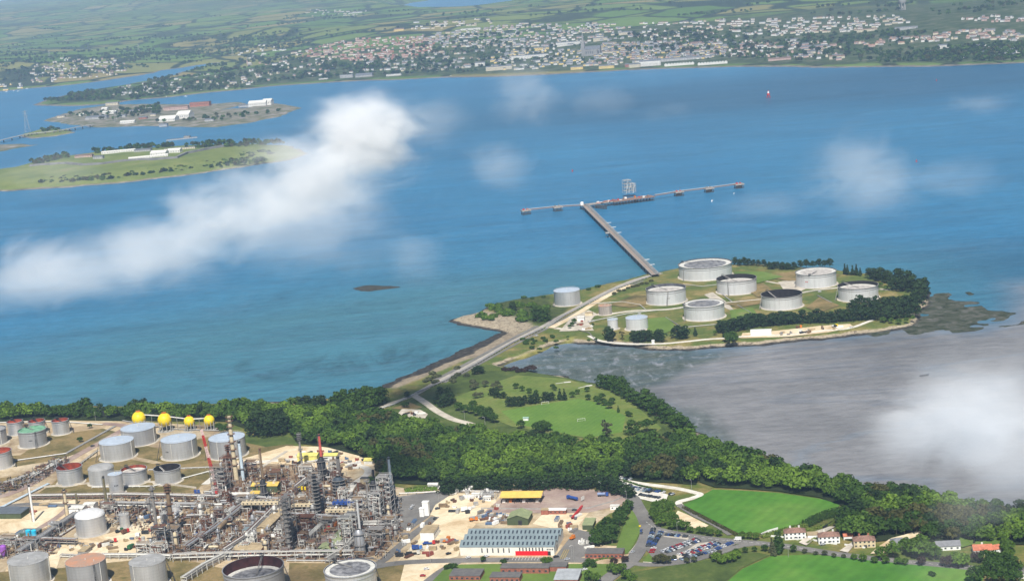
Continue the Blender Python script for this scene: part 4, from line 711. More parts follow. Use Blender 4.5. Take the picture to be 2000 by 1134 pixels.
M_STEEL = mat('grey_steel', (.29, .275, .26), .55, .3, scale=.7); M_DARK = mat('dark_steel', (.045, .048, .055), .6, .2, scale=.8, var=.3); M_RUST = mat('rusted_steel', (.17, .072, .04), .85, scale=.5, col2=(.08, .045, .035)); M_PALE = mat('pale_paint', (.66, .65, .60), .6, scale=.5); M_WHITE = mat('white_paint', (.80, .80, .78), .55, var=.06, scale=.4)
M_CREAM = mat('cream_paint', (.62, .53, .36), .65, scale=.4, col2=(.45, .37, .24)); M_OLIVE = mat('olive_paint', (.16, .14, .075), .7, scale=.4); M_BROWN = mat('brown_cladding', (.24, .17, .10), .75, scale=.35, col2=(.13, .09, .06)); M_RED = mat('red_paint', (.52, .03, .03), .5, scale=.5); M_YEL = mat('yellow_paint', (.80, .60, .02), .45, var=.05, scale=.3)
M_BLUE = mat('blue_paint', (.03, .08, .30), .5, scale=.5); M_CYAN = mat('cyan_paint', (.03, .50, .75), .5, scale=.5); M_GREEN = mat('green_paint', (.03, .14, .06), .6, scale=.5); M_ORANGE = mat('orange_paint', (.65, .20, .03), .55, scale=.5); M_CONCW = mat('concrete_wall', (.36, .35, .33), .9, scale=.4)
RING = []
M_GLASS = mat('window_glass', (.045, .055, .07), .15, spec=.6, scale=.5)
def tank(x, yb, w, h, kind, label, wall=None, roof=None, inner=None, drop=2.0, z=ZP, seed=0, stair=None, rise=.06, mark=None, pad=True, shaft=None, name='storage_tank', group=None):
    f = P(x, yb, z); dv = Vector((f.x, f.y, 0)).normalized(); r = w / 2 / scl(f); c = f + dv * r; r = w / 2 / scl(c); c = f + dv * r
    dep = math.atan2(HC - z, Vector((f.x, f.y, 0)).length); H = h / scl(f) / math.cos(dep); wall = wall or M_ALU; inner = inner or M_GRIN
    t = empty(name, c, 0, label, 'tank', group); n = 48 if r > 8 else 28; k = .12
    mb = MB(); mb.lathe([(r + .02, 0), (r, H)], n=n)
    if kind == 'float': mb.lathe([(r, H), (r - k, H), (r - k, H - drop - 3)], n=n, mi=1)
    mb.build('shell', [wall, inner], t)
    g = MB()
    if kind == 'float':
        for zz, ww in ((H - .5, .75), (H - max(2.2, H * .2), .3)): g.lathe([(r + .01, zz), (r + ww, zz), (r + ww, zz + .4), (r + .01, zz + .4)], n=n)
        g.build('wind_girder', M_ALU2 if wall is not M_WHT else M_STEEL, t)
        d = MB(); zd = H - drop; d.disc(r - k - .05, zd, n=n); d.lathe([(r * .80, zd + .01), (r * .80, zd + .35), (r - k - .35, zd + .42), (r - k - .05, zd + .01)], n=n, mi=1)
        d.build('floating_roof', [roof or M_DECK, M_PALE if roof in (None, M_DECK, M_DECKD) else roof], t)
        l = MB(); a = 2.2 + seed; e = Vector(((r - .3) * math.cos(a), (r - .3) * math.sin(a), H + .4)); b = Vector((r * .05, r * .1, zd + .5)); l.bar(e, b, .45); l.bar(e + Vector((.9, .3, 0)), b + Vector((.9, .3, 0)), .3)
        if H > 8: l.build('rolling_ladder', M_STEEL if inner is not M_REDIN else M_DARK, t)
        gp = MB(); gp.box((e.x, e.y, H - .2), (3.2, 2.4, .3), a); [gp.bar((e.x + q * 1.4, e.y + s * 1, H), (e.x + q * 1.4, e.y + s * 1, H + 1.8), .15) for q in (-1, 1) for s in (-1, 1)]; gp.box((e.x, e.y, H + 1.6), (3.2, 2.4, .15), a)
        gp.build('gauge_platform', M_DARK, t)
    else:
        g.lathe([(r + .01, H - .35), (r + .22, H - .35), (r + .22, H), (r + .01, H)], n=n); g.build('roof_rim', wall, t)
        d = MB()
        if kind == 'dome': d.lathe([(r * math.cos(q * 1.5708 / 8), H + r * rise * 4.2 * math.sin(q * 1.5708 / 8)) for q in range(8)] + [(.01, H + r * rise * 4.2)], n=n)
        else: d.disc(r, H, n=n, rise=r * rise)
        d.build('roof', roof or M_ROOFB, t)
        v = MB(); v.tube((0, 0, H + r * rise * .6), (0, 0, H + r * rise + 1.2), .35); v.tube((r * .5, -r * .3, H), (r * .5, -r * .3, H + 1.5), .25); v.build('roof_vent', M_PALE, t)
        rl = MB(); m_ = 36
        for i in range(m_):
            q = 2 * math.pi * i / m_; p = Vector((math.cos(q) * (r - .1), math.sin(q) * (r - .1), H)); rl.bar(p, p + Vector((0, 0, 1.0)), .07)
        rl.lathe([(r - .12, H + .95), (r - .06, H + 1.05)], n=m_); rl.build('roof_railing', M_PALE, t)
    if stair is not None:                                  # outside stair truss from the bund up to the rim
        s = MB(); a0 = math.atan2(-dv.y, -dv.x) + stair; top = Vector(((r + .8) * math.cos(a0), (r + .8) * math.sin(a0), H + .3)); sd = 1 if stair >= 0 else -1
        a1 = a0 - .12 * sd; bot = Vector(((r + H * .42) * math.cos(a1), (r + H * .42) * math.sin(a1), .1)); o = Vector((-math.sin(a0), math.cos(a0), 0)) * .45
        s.bar(top + o, bot + o, .22); s.bar(top - o, bot - o, .22); s.bar(top + o + Vector((0, 0, 1)), bot + o + Vector((0, 0, 1)), .12)
        for q in range(int(H)): p = top.lerp(bot, q / H); s.bar(p + o, p - o, .12)
        s.bar(top.lerp(bot, .45), Vector((top.lerp(bot, .45).x, top.lerp(bot, .45).y, 0)), .2); s.build('stairway', M_DARK if wall is not M_WHT else M_STEEL, t)
    if shaft is not None:
        s = MB()
        for q in shaft:
            a0 = math.atan2(-dv.y, -dv.x) + q; s.tube(((r + .35) * math.cos(a0), (r + .35) * math.sin(a0), .2), ((r + .35) * math.cos(a0), (r + .35) * math.sin(a0), H + .2), .28, n=6)
        s.build('downpipe', M_PALE, t)
    if mark:
        a0 = math.atan2(-dv.y, -dv.x) + mark[0]; s = MB()
        for q in range(3):
            aa = a0 + (q - 1) * 1.3 / r; s.box(((r + .06) * math.cos(aa), (r + .06) * math.sin(aa), H * .45), (.06, .8, 1.1), aa)
        s.build('number_plate', mark[1], t)
    if pad:
        p = MB(); p.lathe([(r + 2.4, 0.0), (r + 2.2, .25), (r + .05, .30)], n=n); p.build('base_ring', M_CONC, t)
    RING.append((c.x, c.y, r + 3)); return t
it = dict(wall=M_WHT, group='floating roof tanks on the island')
tank(1379, 548.5, 103, 25, 'float', 'largest and widest white tank on the island, beside the jetty landing', wall=M_WHT, roof=M_DECKD, drop=1.6, seed=.3, stair=-.9)
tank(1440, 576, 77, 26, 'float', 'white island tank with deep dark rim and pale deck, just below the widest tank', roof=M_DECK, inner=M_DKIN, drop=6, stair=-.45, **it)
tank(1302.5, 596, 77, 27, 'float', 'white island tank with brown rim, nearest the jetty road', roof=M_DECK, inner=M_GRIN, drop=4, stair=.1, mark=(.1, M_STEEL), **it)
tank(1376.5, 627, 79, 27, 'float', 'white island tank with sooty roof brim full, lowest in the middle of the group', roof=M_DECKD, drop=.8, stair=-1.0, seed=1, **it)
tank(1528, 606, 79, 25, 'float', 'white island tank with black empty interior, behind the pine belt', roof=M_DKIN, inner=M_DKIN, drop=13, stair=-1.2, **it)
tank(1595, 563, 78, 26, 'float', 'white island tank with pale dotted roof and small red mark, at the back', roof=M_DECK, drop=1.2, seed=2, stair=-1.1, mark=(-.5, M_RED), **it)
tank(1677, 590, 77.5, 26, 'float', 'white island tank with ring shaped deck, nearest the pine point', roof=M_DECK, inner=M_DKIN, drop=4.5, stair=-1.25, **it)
tank(1109, 598, 51, 27, 'cone', 'silver closed tank standing alone on the headland beyond the causeway', wall=M_ALU, roof=M_ROOFB, stair=-1.0)
tank(1183, 615.7, 26, 17, 'cone', 'small rust stained tank on the island grass', wall=M_RUSTW, roof=M_ROOFO, rise=.02); tank(1197.6, 644, 20.5, 19, 'cone', 'slim small silver tank near the island gatehouse', wall=M_WHT, roof=M_ROOFB); tank(1245, 646, 43, 22, 'cone', 'squat silver tank behind the shore conifers', wall=M_WHT, roof=M_ROOFB)
T_ = tank
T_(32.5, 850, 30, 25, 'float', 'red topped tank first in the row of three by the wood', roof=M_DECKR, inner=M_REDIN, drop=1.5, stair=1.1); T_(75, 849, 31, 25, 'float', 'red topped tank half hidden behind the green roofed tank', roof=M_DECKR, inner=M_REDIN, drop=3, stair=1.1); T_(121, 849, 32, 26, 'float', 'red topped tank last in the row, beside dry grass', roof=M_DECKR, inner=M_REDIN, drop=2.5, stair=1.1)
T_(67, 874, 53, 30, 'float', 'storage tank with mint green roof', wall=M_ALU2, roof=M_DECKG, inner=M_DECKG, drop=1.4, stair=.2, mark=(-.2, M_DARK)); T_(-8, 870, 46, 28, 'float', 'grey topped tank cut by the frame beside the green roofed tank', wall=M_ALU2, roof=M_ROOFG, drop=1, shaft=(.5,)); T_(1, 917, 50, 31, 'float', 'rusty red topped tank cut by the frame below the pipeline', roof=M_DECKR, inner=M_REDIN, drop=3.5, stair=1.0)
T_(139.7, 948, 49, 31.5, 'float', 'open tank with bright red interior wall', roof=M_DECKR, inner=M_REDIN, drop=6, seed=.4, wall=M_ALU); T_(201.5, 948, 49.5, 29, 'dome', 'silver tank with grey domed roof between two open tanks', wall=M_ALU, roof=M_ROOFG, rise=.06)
T_(232.5, 900, 67, 32, 'cone', 'broad silver tank with pale blue roof below the twin behind it', roof=M_ROOFB, shaft=(-.9, .9), stair=-1.3); T_(274, 871, 67, 29, 'cone', 'broad grey tank with pale blue roof in front of the first gas sphere', wall=M_ALU2, roof=M_ROOFB, shaft=(-1.0, 1.0)); T_(354, 898, 69, 34, 'cone', 'broad silver tank with pale blue roof below the second gas sphere', roof=M_ROOFB, shaft=(-.5, .75), stair=-1.35, mark=(-.8, M_DARK)); T_(448, 897, 70.5, 35, 'cone', 'broad silver tank with blue roof half hidden by the tall beige column', wall=M_ALU2, roof=M_ROOFB, shaft=(-.6,), stair=-1.3)
T_(265, 947, 49.5, 26, 'float', 'open tank with rust red rim and pale deck', roof=M_DECK, inner=M_REDIN, drop=3, seed=.2); T_(330, 946, 51, 27, 'float', 'open tank with black interior', roof=M_DKIN, inner=M_DKIN, drop=9, seed=.3); T_(229.5, 966, 28, 38, 'cone', 'tall narrow silver tank in front of the open red rimmed tank', roof=M_ROOFB, mark=(.0, M_DARK), rise=.05)
T_(181, 1048, 58, 35, 'dome', 'white domed tank in the pale yard', roof=M_ROOFW, rise=.085, wall=M_ALU); T_(245, 1031, 20, 25, 'cone', 'small silver tank beside the white domed tank', roof=M_ROOFG); T_(322, 1022, 14, 18, 'cone', 'little grey tank behind the pipe racks', roof=M_ROOFG, wall=M_ALU2); T_(345, 1003, 17, 14, 'cone', 'little pale tank beside the scaffolded column', roof=M_ROOFG, wall=M_WHT); T_(281, 1062, 7, 12, 'cone', 'tiny silver tank beside the cooling structure', roof=M_ROOFG)
T_(63, 1148, 78, 46, 'cone', 'big silver tank with flat grey roof at the lower corner', roof=M_ROOFG, rise=.015, shaft=(-1.2, 1.2)); T_(175, 1152, 77, 47, 'cone', 'big grey tank with rusted orange roof', wall=M_ALU2, roof=M_ROOFO, rise=.015, shaft=(.7,), stair=.35); T_(295, 1152, 70, 47, 'cone', 'big silver tank with dull grey roof beside the orange roofed tank', roof=M_ROOFG, rise=.015, shaft=(-.9,), stair=1.2)
T_(502, 1172, 117, 46, 'float', 'huge open tank with dark maroon interior', wall=M_ALU2, roof=M_DECKD, inner=M_MAROON, drop=8, seed=-.8, stair=1.3); T_(690.5, 1172, 100, 46, 'float', 'big tank with white ringed floating roof', wall=M_ALU, roof=M_DECKD, drop=.9, seed=.1, stair=1.2)
# gas spheres
def gas_sphere(x, yg, r_px, yc, label):
    g = P(x, yg, ZP); s = scl(g); r = r_px / s; dv = Vector((g.x, g.y, 0)).normalized(); c = g + dv * r * .8; zc = (yg - yc) / s / .96 + r * .18
    t = empty('gas_sphere', c, 0, label, 'gas sphere', 'yellow gas spheres'); b = MB(); b.sphere((0, 0, zc), r, 24); b.build('vessel', M_YEL, t)
    for i in range(9):
        a = i * 2 * math.pi / 9 + .2; l = MB(); l.tube((r * .93 * math.cos(a), r * .93 * math.sin(a), 0), (r * .93 * math.cos(a), r * .93 * math.sin(a), zc), .42, n=8); l.build('leg', M_CONCW, t)
    q = MB(); q.lathe([(r * .3, zc + r * .97), (r * .32, zc + r * 1.04), (.05, zc + r * 1.06)], n=16)
    for i in range(8): a = i * math.pi / 4; q.bar((r * .3 * math.cos(a), r * .3 * math.sin(a), zc + r), (r * .3 * math.cos(a), r * .3 * math.sin(a), zc + r * 1.2), .14)
    q.build('top_platform', M_ORANGE, t); d = MB(); d.disc(r * 1.25, .12, n=24); d.build('base_slab', M_CONCW, t); return c, zc + r
sp = [gas_sphere(275, 846, 13.5, 821, 'first large yellow gas sphere, half hidden by the grey tank'), gas_sphere(324.5, 843, 13.5, 824, 'large yellow gas sphere on legs, second from the road'), gas_sphere(372, 841, 10.5, 826, 'smaller yellow gas sphere on legs, third of the row'), gas_sphere(411, 840, 10.5, 824, 'small yellow gas sphere behind the red crane jib')]
gw = empty('gantry_walkway', sp[0][0], 0, 'pale elevated walkway linking the tops of the gas spheres', 'walkway'); w = MB(); pts = [p + Vector((0, 0, h + .6 - p.z)) - sp[0][0] for p, h in sp]; pts = [p + Vector((0, 0, 0)) for p in pts]
for a, b in zip(pts, pts[1:]): w.bar(a + Vector((0, 1, 0)), b + Vector((0, 1, 0)), .45); w.bar(a, b, .45); w.bar(a + Vector((0, 0, 1)), b + Vector((0, 0, 1)), .12)
w.build('deck', M_PALE, gw); w = MB()
for a, b in zip(pts, pts[1:]): m_ = (a + b) / 2; w.tube((m_.x, m_.y, -.1), m_, .3)
w.build('leg', M_STEEL, gw)
# jetty
def bent(mb, p, d, w, z, n=3, r=.45):
    s = Vector((-d.y, d.x, 0))
    for i in range(n): q = p + s * (w * (i / (n - 1) - .5)); mb.tube((q.x, q.y, -1), (q.x, q.y, z), r, n=6)
M_PILE = mat('jetty_pile', (.07, .065, .06), .9, scale=.6); M_JDECK = mat('jetty_deck', (.36, .33, .29), .9, scale=.25, col2=(.22, .19, .17)); M_JRUST = mat('jetty_rust_red', (.25, .145, .11), .85, scale=.3, col2=(.16, .12, .1)); M_GALV = mat('galvanised_frame', (.43, .425, .41), .5, .2, scale=.4)
ZJ = 7.5; A = P(1281, 536, ZJ); B = P(1142, 399, ZJ); d = (B - A).normalized(); s = Vector((-d.y, d.x, 0)); o0 = Vector((A.x, A.y, 0)); A_ = A - o0; B_ = B - o0
J = empty('jetty_trestle', o0, 0, 'long straight trestle carrying road and pipelines out to the jetty head', 'jetty'); L_ = (B - A).length
m_ = MB(); strip(m_, [A_, B_], 11, ZJ - 1.1, ZJ); m_.build('deck', M_JDECK, J); m_ = MB(); strip(m_, [A_, B_], 3.2, ZJ, ZJ + .15, 2.6); m_.build('roadway', mat('jetty_road', (.30, .23, .19), .9, scale=.2), J)
for k in range(5):
    m_ = MB(); q = s * (-.6 - k * 1.0) + Vector((0, 0, .9)); m_.tube(A_ + q, B_ + q, .33, n=6); m_.build('pipe', M_GALV, J)
for k in (-1, 1):
    m_ = MB(); q = s * k * 5.4 + Vector((0, 0, 1.1)); m_.bar(A_ + q, B_ + q, .16); n = int(L_ / 6)
    for i in range(n): p = A_.lerp(B_, i / n) + s * k * 5.4; m_.bar(p, p + Vector((0, 0, 1.1)), .1)
    m_.build('railing', M_PALE, J)
for i in range(26): p = A_.lerp(B_, (i + .5) / 26); m_ = MB(); bent(m_, p, d, 8.5, ZJ - 1.1, 3, .5); m_.box((p.x, p.y, ZJ - 2), (1.2, 10.5, .9), math.atan2(d.y, d.x)); m_.build('pile_bent', M_PILE, J)
for t_ in (.10, .16, .52, .60, .67): p = A_.lerp(B_, t_) - s * 5; m_ = MB(); m_.box(p + Vector((0, 0, .8)) - s * 2.2, (1.6, 7, .5), math.atan2(d.y, d.x)); m_.build('pipe_loop', M_WHITE, J)
p = A_.lerp(B_, .545) + s * 8; m_ = MB(); m_.box((p.x, p.y, ZJ - 1), (9, 7, 1), math.atan2(d.y, d.x)); bent(m_, p, d, 5, ZJ - 1, 2, .5); m_.build('passing_bay', M_CONCW, J)
hA = P(1134, 401, ZJ); hB = P(1279, 382, ZJ); hd = (hB - hA).normalized(); hs = Vector((-hd.y, hd.x, 0)); HL = (hB - hA).length; ang = math.atan2(hd.y, hd.x); o1 = Vector((hA.x, hA.y, 0)); K = empty('jetty_platform', o1, ang, 'jetty head platform on many piles at the end of the trestle', 'jetty')
for i, (x0, x1, y0, y1) in enumerate(((0, HL * .42, -4, 9), (HL * .42, HL * .98, -9, 13))): m_ = MB(); m_.box(((x0 + x1) / 2, (y0 + y1) / 2, ZJ - 1.2), (x1 - x0, y1 - y0, 1.2)); m_.build('deck', M_JDECK if i == 0 else M_JRUST, K)
for i in range(24):
    for yy in ((-3, 3, 8) if i < 10 else (-8, -1, 6, 12)): m_ = MB(); x = 2 + i * (HL * .96 - 2) / 23; m_.tube((x, yy, -1), (x, yy, ZJ - 1.2), .5, n=6); m_.build('pile', M_PILE, K)
rj = random.Random(4)
for i in range(26):
    x = rj.uniform(HL * .2, HL * .95); y = rj.uniform(-6, 9); m_ = MB(); q = rj.random()
    if q < .45: m_.box((x, y, ZJ), (rj.uniform(1.5, 5), rj.uniform(1.2, 3), rj.uniform(1, 3.2)))
    else: m_.tube((x - rj.uniform(2, 9), y, ZJ + .8), (x + rj.uniform(2, 9), y, ZJ + .8), .4)
    m_.build('deck_equipment', rj.choice([M_RED, M_PALE, M_JRUST, M_ORANGE, M_STEEL, M_WHITE]), K)
m_ = MB(); m_.tube((3, 1, ZJ), (3, 1, ZJ + 4.5), 3.2, n=16); m_.disc(3.4, ZJ + 4.5, (3, 1, 0), rise=1.6); m_.build('control_cabin', M_WHITE, K)
lt = P(1230, 385, 0); LT = empty('loading_tower', (lt.x, lt.y, ZJ), ang, 'white open frame loading tower rising from the jetty head', 'tower')
def frame_tower(par, x0, x1, y0, y1, hs_, mt, w=.45, deck=True):
    f = MB()
    for x in (x0, (x0 + x1) / 2, x1):
        for y in (y0, y1): f.bar((x, y, 0), (x, y, hs_[-1]), w)
    for h in hs_:
        for y in (y0, y1): f.bar((x0, y, h), (x1, y, h), w * .8); f.bar((x0, y, h + 1.1), (x1, y, h + 1.1), w * .4)
        for x in (x0, x1): f.bar((x, y0, h), (x, y1, h), w * .8)
    pz = 0
    for h in hs_: f.bar((x0, y0, pz), (x1, y0, h), w * .5); f.bar((x1, y0, pz), (x0, y0, h), w * .5); pz = h
    f.build('frame', mt, par)
    if deck:
        for h in hs_: g = MB(); g.box(((x0 + x1) / 2, (y0 + y1) / 2, h), (x1 - x0 - .3, y1 - y0 - .3, .2)); g.build('floor_deck', M_GALV, par)
frame_tower(LT, -10, 3, -4, 6, (5, 11, 17, 23), M_GALV, .55); frame_tower(LT, 3.3, 11, -4, 6, (4, 8, 12, 16), M_GALV, .55)
for x in (-7, -1, 6): m_ = MB(); m_.path([(x, -5, 0), (x, -5, 14), (x, -9, 18), (x, -11, 10)], .4); m_.build('loading_arm', M_PALE, LT)
def dolphin(x, y, label, rust=True):
    c = P(x, y, 6); D_ = empty('mooring_dolphin', (c.x, c.y, 0), ang, label, 'mooring dolphin', 'mooring dolphins'); m_ = MB(); m_.box((0, 0, 6), (16, 12, 2.2)); m_.build('deck', M_JDECK, D_)
    for i in range(6):
        for yy in (-4.2, 4.2): m_ = MB(); xx = -6 + i * 2.4; m_.tube((xx * 1.1, yy * 1.12, -1), (xx, yy, 6), .65, n=6); m_.build('pile', M_PILE, D_)
    m_ = MB(); m_.box((-4, 0, 8.2), (3, 3, 2.2)); m_.box((3, 1, 8.2), (3, 2, 1.6)); m_.build('mooring_hook', M_RED if rust else M_STEEL, D_); m_ = MB(); m_.bar((1, -3, 8), (1, -3, 15), .3); m_.build('lamp_post', M_STEEL, D_); return c
dl = [dolphin(1027, 412, 'farthest mooring dolphin on the near-town side, with a red hook'), dolphin(1089, 405.5, 'mooring dolphin between the red hook dolphin and the jetty head', False)]; dr = [dolphin(1325.7, 376, 'mooring dolphin next after the loading tower'), dolphin(1384.5, 369, 'middle mooring dolphin beyond the loading tower', False), dolphin(1443, 361, 'mooring dolphin at the far open-water end of the jetty')]
def catwalk(a, b, label):
    o = Vector((a.x, a.y, 0)); w_ = empty('catwalk', o, 0, label, 'catwalk', 'jetty catwalks'); a = a - o; b = b - o; dd = (b - a).normalized(); n_ = Vector((-dd.y, dd.x, 0)); m_ = MB(); strip(m_, [a, b], 2.6, 7.0, 8.3); m_.build('walkway', M_JRUST, w_)
    m_ = MB(); [m_.bar(Vector((a.x, a.y, 9.4)) + n_ * k, Vector((b.x, b.y, 9.4)) + n_ * k, .2) for k in (-1, 1)]; m_.build('railing', M_PALE, w_)
catwalk(dl[0], dl[1], 'thin walkway between the two dolphins on the near-town side'); catwalk(dl[1], hA, 'thin walkway from the jetty head to the nearest dolphin'); catwalk(hB, dr[0], 'thin walkway from the loading tower end to the next dolphin'); catwalk(dr[0], dr[1], 'thin walkway to the middle dolphin beyond the tower'); catwalk(dr[1], dr[2], 'last thin walkway at the open-water end')
fp = P(1174, 408, 0); m_ = MB()
for i in range(5): m_.tube((-8 + i * 4, 8 - i * 4, -1), (-8 + i * 4, 8 - i * 4, 5.5), .8)
m_.bar((-9, 9, 5), (9, -9, 5), 1.6); m_.bar((-9, 9, 2), (9, -9, 2), 1.2); o = m_.build('berthing_fender', M_PILE); o.location = fp; tag(o, 'dark timber fender piles beside the trestle top', 'fender')
# ================================================================== REFINERY: stacks, columns, racks, buildings
rp = random.Random(12)
MARKS = [('the white domed tank', 181, 1040), ('the little silver tank', 245, 1028), ('the tall beige column', 460, 936), ('the red crane', 425, 950), ('the red stack', 629, 920), ('the blue topped cooler', 678, 985), ('the white slim stack', 703, 1060), ('the scaffolded column', 567, 1040), ('the long olive shed', 655, 1055), ('the tan long shed', 527, 1030),
         ('the brick pump house', 490, 1075), ('the yellow roofed hall', 520, 960), ('the cyan tanks', 60, 1040), ('the purple vessel', 8, 1078), ('the open maroon tank', 503, 1120), ('the ring roofed tank', 690, 1115), ('the orange roofed tank', 175, 1100), ('the dull roofed tank', 295, 1100), ('the grey stack', 306, 1045), ('the brown stack', 365, 1040), ('the white flat office', 840, 1050), ('the workshop', 950, 1080), ('the loading canopy', 1020, 975), ('the green shed', 1012, 1022), ('the striped yellow sheds', 610, 890),
         ('the dark furnace', 733, 970), ('the blue grey stack', 662, 930), ('the black tank', 330, 945), ('the cabins', 855, 955), ('the white silo boxes', 825, 1005), ('the offices', 1010, 1110), ('the brick canteen', 1180, 1085)]
MARKS = [(a, P(x, y)) for a, x, y in MARKS]
def near(p, k=0): return sorted(MARKS, key=lambda m: (m[1] - p).length)[k][0]
def uniq(base, p, group=None):
    for lab in (f"{base} beside {near(p)}", f"{base} between {near(p)} and {near(p, 1)}", f"{base} between {near(p)} and {near(p, 2)}", f"{base} between {near(p, 1)} and {near(p, 2)}"):
        if lab not in LABELS and len(lab.split()) <= 16: return lab, group
    return f"{base} beside {near(p)}", group or base.split()[-1] + ' group'
def zfor(b, ty):
    lo, hi = 0.0, 140.0
    for _ in range(30):
        m_ = (lo + hi) / 2
        if pix((b.x, b.y, m_))[1] > ty: lo = m_
        else: hi = m_
    return lo
def ringplat(t, r, z, mt, rail=True):
    m_ = MB(); m_.lathe([(r + .05, z), (r + 1.3, z), (r + 1.3, z + .15), (r + .05, z + .15)], n=12, smooth=False)
    if rail: m_.lathe([(r + 1.22, z + 1.0), (r + 1.3, z + 1.12)], n=12); [m_.bar(((r + 1.25) * math.cos(a), (r + 1.25) * math.sin(a), z), ((r + 1.25) * math.cos(a), (r + 1.25) * math.sin(a), z + 1.1), .09) for a in [i * .785 for i in range(8)]]
    m_.build('platform', mt, t)
def stack(ty, bx, by, w, mt, label, cap=None, plats=(), z0=0.0, taper=.85, name='chimney_stack', cat='chimney', ladder=True, rungs=None):
    b = P(bx, by, ZP); r = w / 2 / scl(b); H = zfor(b, ty) - ZP; t = empty(name, b, 0, label, cat); m_ = MB(); m_.tube((0, 0, z0), (0, 0, H), r, r * taper, 16); m_.build('shaft', mt, t)
    if cap: m_ = MB(); m_.lathe([(r * taper + .03, H - max(1.5, H * .06)), (r * taper + .12, H + .1), (r * taper * .8, H + .1), (r * taper * .8, H - 1)], n=16); m_.build('cap', cap, t)
    for f in plats: ringplat(t, r, H * f, M_RUST if mt in (M_BROWN, M_CREAM, M_RUST) else M_STEEL)
    if ladder: m_ = MB(); m_.bar((-r - .5, -.5, 0), (-r * taper - .5, -.5, H * .97), .16); m_.bar((-r - .5, .3, 0), (-r * taper - .5, .3, H * .97), .16); m_.build('ladder', M_STEEL, t)
    return t, b, r, H
stack(945.5, 66.4, 1018, 4.5, M_WHITE, 'slim white stack with black tip beside the cyan tanks', cap=M_DARK); stack(954, 132, 1007, 6, M_CREAM, 'cream banded stack in front of the white plant building', cap=M_DARK, plats=(.9, .5)); stack(963, 151, 983, 3.5, M_OLIVE, 'short olive stack behind the white plant building'); stack(929.4, 210, 993, 5, M_OLIVE, 'olive brown stack beside the narrow silver tank', cap=M_DARK)
stack(948, 308, 1044.5, 6.5, M_STEEL, 'tall grey stack rising from the cooling structure', plats=(.93, .8)); stack(944.5, 338.7, 1048, 9, M_BROWN, 'brown insulated column wrapped by scaffold at its head', plats=(.97, .92, .86, .62, .45, .3, .16), name='process_column', cat='column'); stack(812.5, 462, 936, 9.5, M_CREAM, 'tallest beige column with rusty ring platforms', plats=(.99, .93, .84, .72, .6, .48, .36, .24), name='process_column', cat='column', taper=.72)
stack(869, 451.5, 934, 6, M_RUST, 'thin rust red column beside the tallest beige column', plats=(.99, .93, .86, .7, .5), name='process_column', cat='column'); stack(860, 475.5, 937, 6.5, mat('pale_blue_paint', (.55, .66, .74), .5, scale=.4), 'pale blue stack with black top beside the beige column', cap=M_DARK, plats=(.3,)); stack(875, 515.7, 950, 4.5, M_BROWN, 'thin brown stack above the yellow roofed hall', cap=M_RUST)
stack(846.6, 591, 915, 4, M_STEEL, 'slender grey flare column with stacked top platforms', plats=(.99, .94, .89, .84, .55, .3), name='flare_column', cat='column'); stack(847.5, 628.4, 900, 5.5, mat('faded_red_paint', (.50, .10, .08), .6, scale=.4), 'red stack standing on the black furnace', cap=M_DARK, z0=0); stack(891, 664, 935, 7.5, M_STEEL, 'blue grey stack with black lip on the round platform tower', cap=M_DARK); stack(917, 731.6, 950, 5, M_DARK, 'short black stack on the dark furnace', cap=M_DARK); stack(892, 765, 955, 6, mat('blue_grey_paint', (.22, .27, .32), .55, scale=.4), 'tall blue grey stack at the edge of the wood', cap=M_DARK, plats=(.2,))
stack(937, 723, 1007, 5.5, M_STEEL, 'grey tapered column in front of the dark furnace', plats=(.97, .6, .3), name='process_column', cat='column', taper=.6); stack(943, 701, 966, 4, M_RUST, 'short brown stack behind the blue topped cooler'); stack(945, 751, 1010, 5, M_BROWN, 'beige brown column beside the tangled steel frame', plats=(.98, .8, .6, .4, .2), name='process_column', cat='column'); stack(976, 703.6, 1040, 4.8, M_WHITE, 'bright white slim stack above the bottle shaped furnace', cap=M_PALE)
stack(973, 566, 1078, 8, M_STEEL, 'grey column inside the tall scaffold tower', plats=(.97, .9, .82, .74, .66, .58, .5, .4, .3, .2, .1), name='process_column', cat='column'); stack(925, 622, 1012, 8, M_DARK, 'dark column ringed by many platforms below the red stack', plats=(.98, .9, .82, .74, .66, .58, .5, .42, .34, .26, .18, .1), name='process_column', cat='column')
# furnaces and platform towers
def furnace(x, by, w, h, mt, label, round_=True, plats=(1, .6, .3)):
    b = P(x, by, ZP); r = w / 2 / scl(b); H = zfor(b, by - h) - ZP; t = empty('furnace', b, GA, label, 'furnace'); m_ = MB()
    if round_: m_.lathe([(r, 2), (r, H * .85), (r * .45, H)], n=16)
    else: m_.box((0, 0, 2), (r * 2, r * 1.7, H - 2))
    m_.build('casing', mt, t)
    for q in plats: ringplat(t, r, H * .84 * q, M_STEEL)
    for i in range(6): a = i * 1.047; m_ = MB(); m_.bar((r * .9 * math.cos(a), r * .9 * math.sin(a), 0), (r * .9 * math.cos(a), r * .9 * math.sin(a), 2.2), .4); m_.build('leg', M_STEEL, t)
    m_ = MB(); [m_.tube((r * 1.05 * math.cos(a), r * 1.05 * math.sin(a), 1), (r * 1.05 * math.cos(a), r * 1.05 * math.sin(a), H * .8), .22) for a in (.4, 1.6, 3.5, 4.4, 5.2)]; m_.build('riser_pipe', M_STEEL, t)
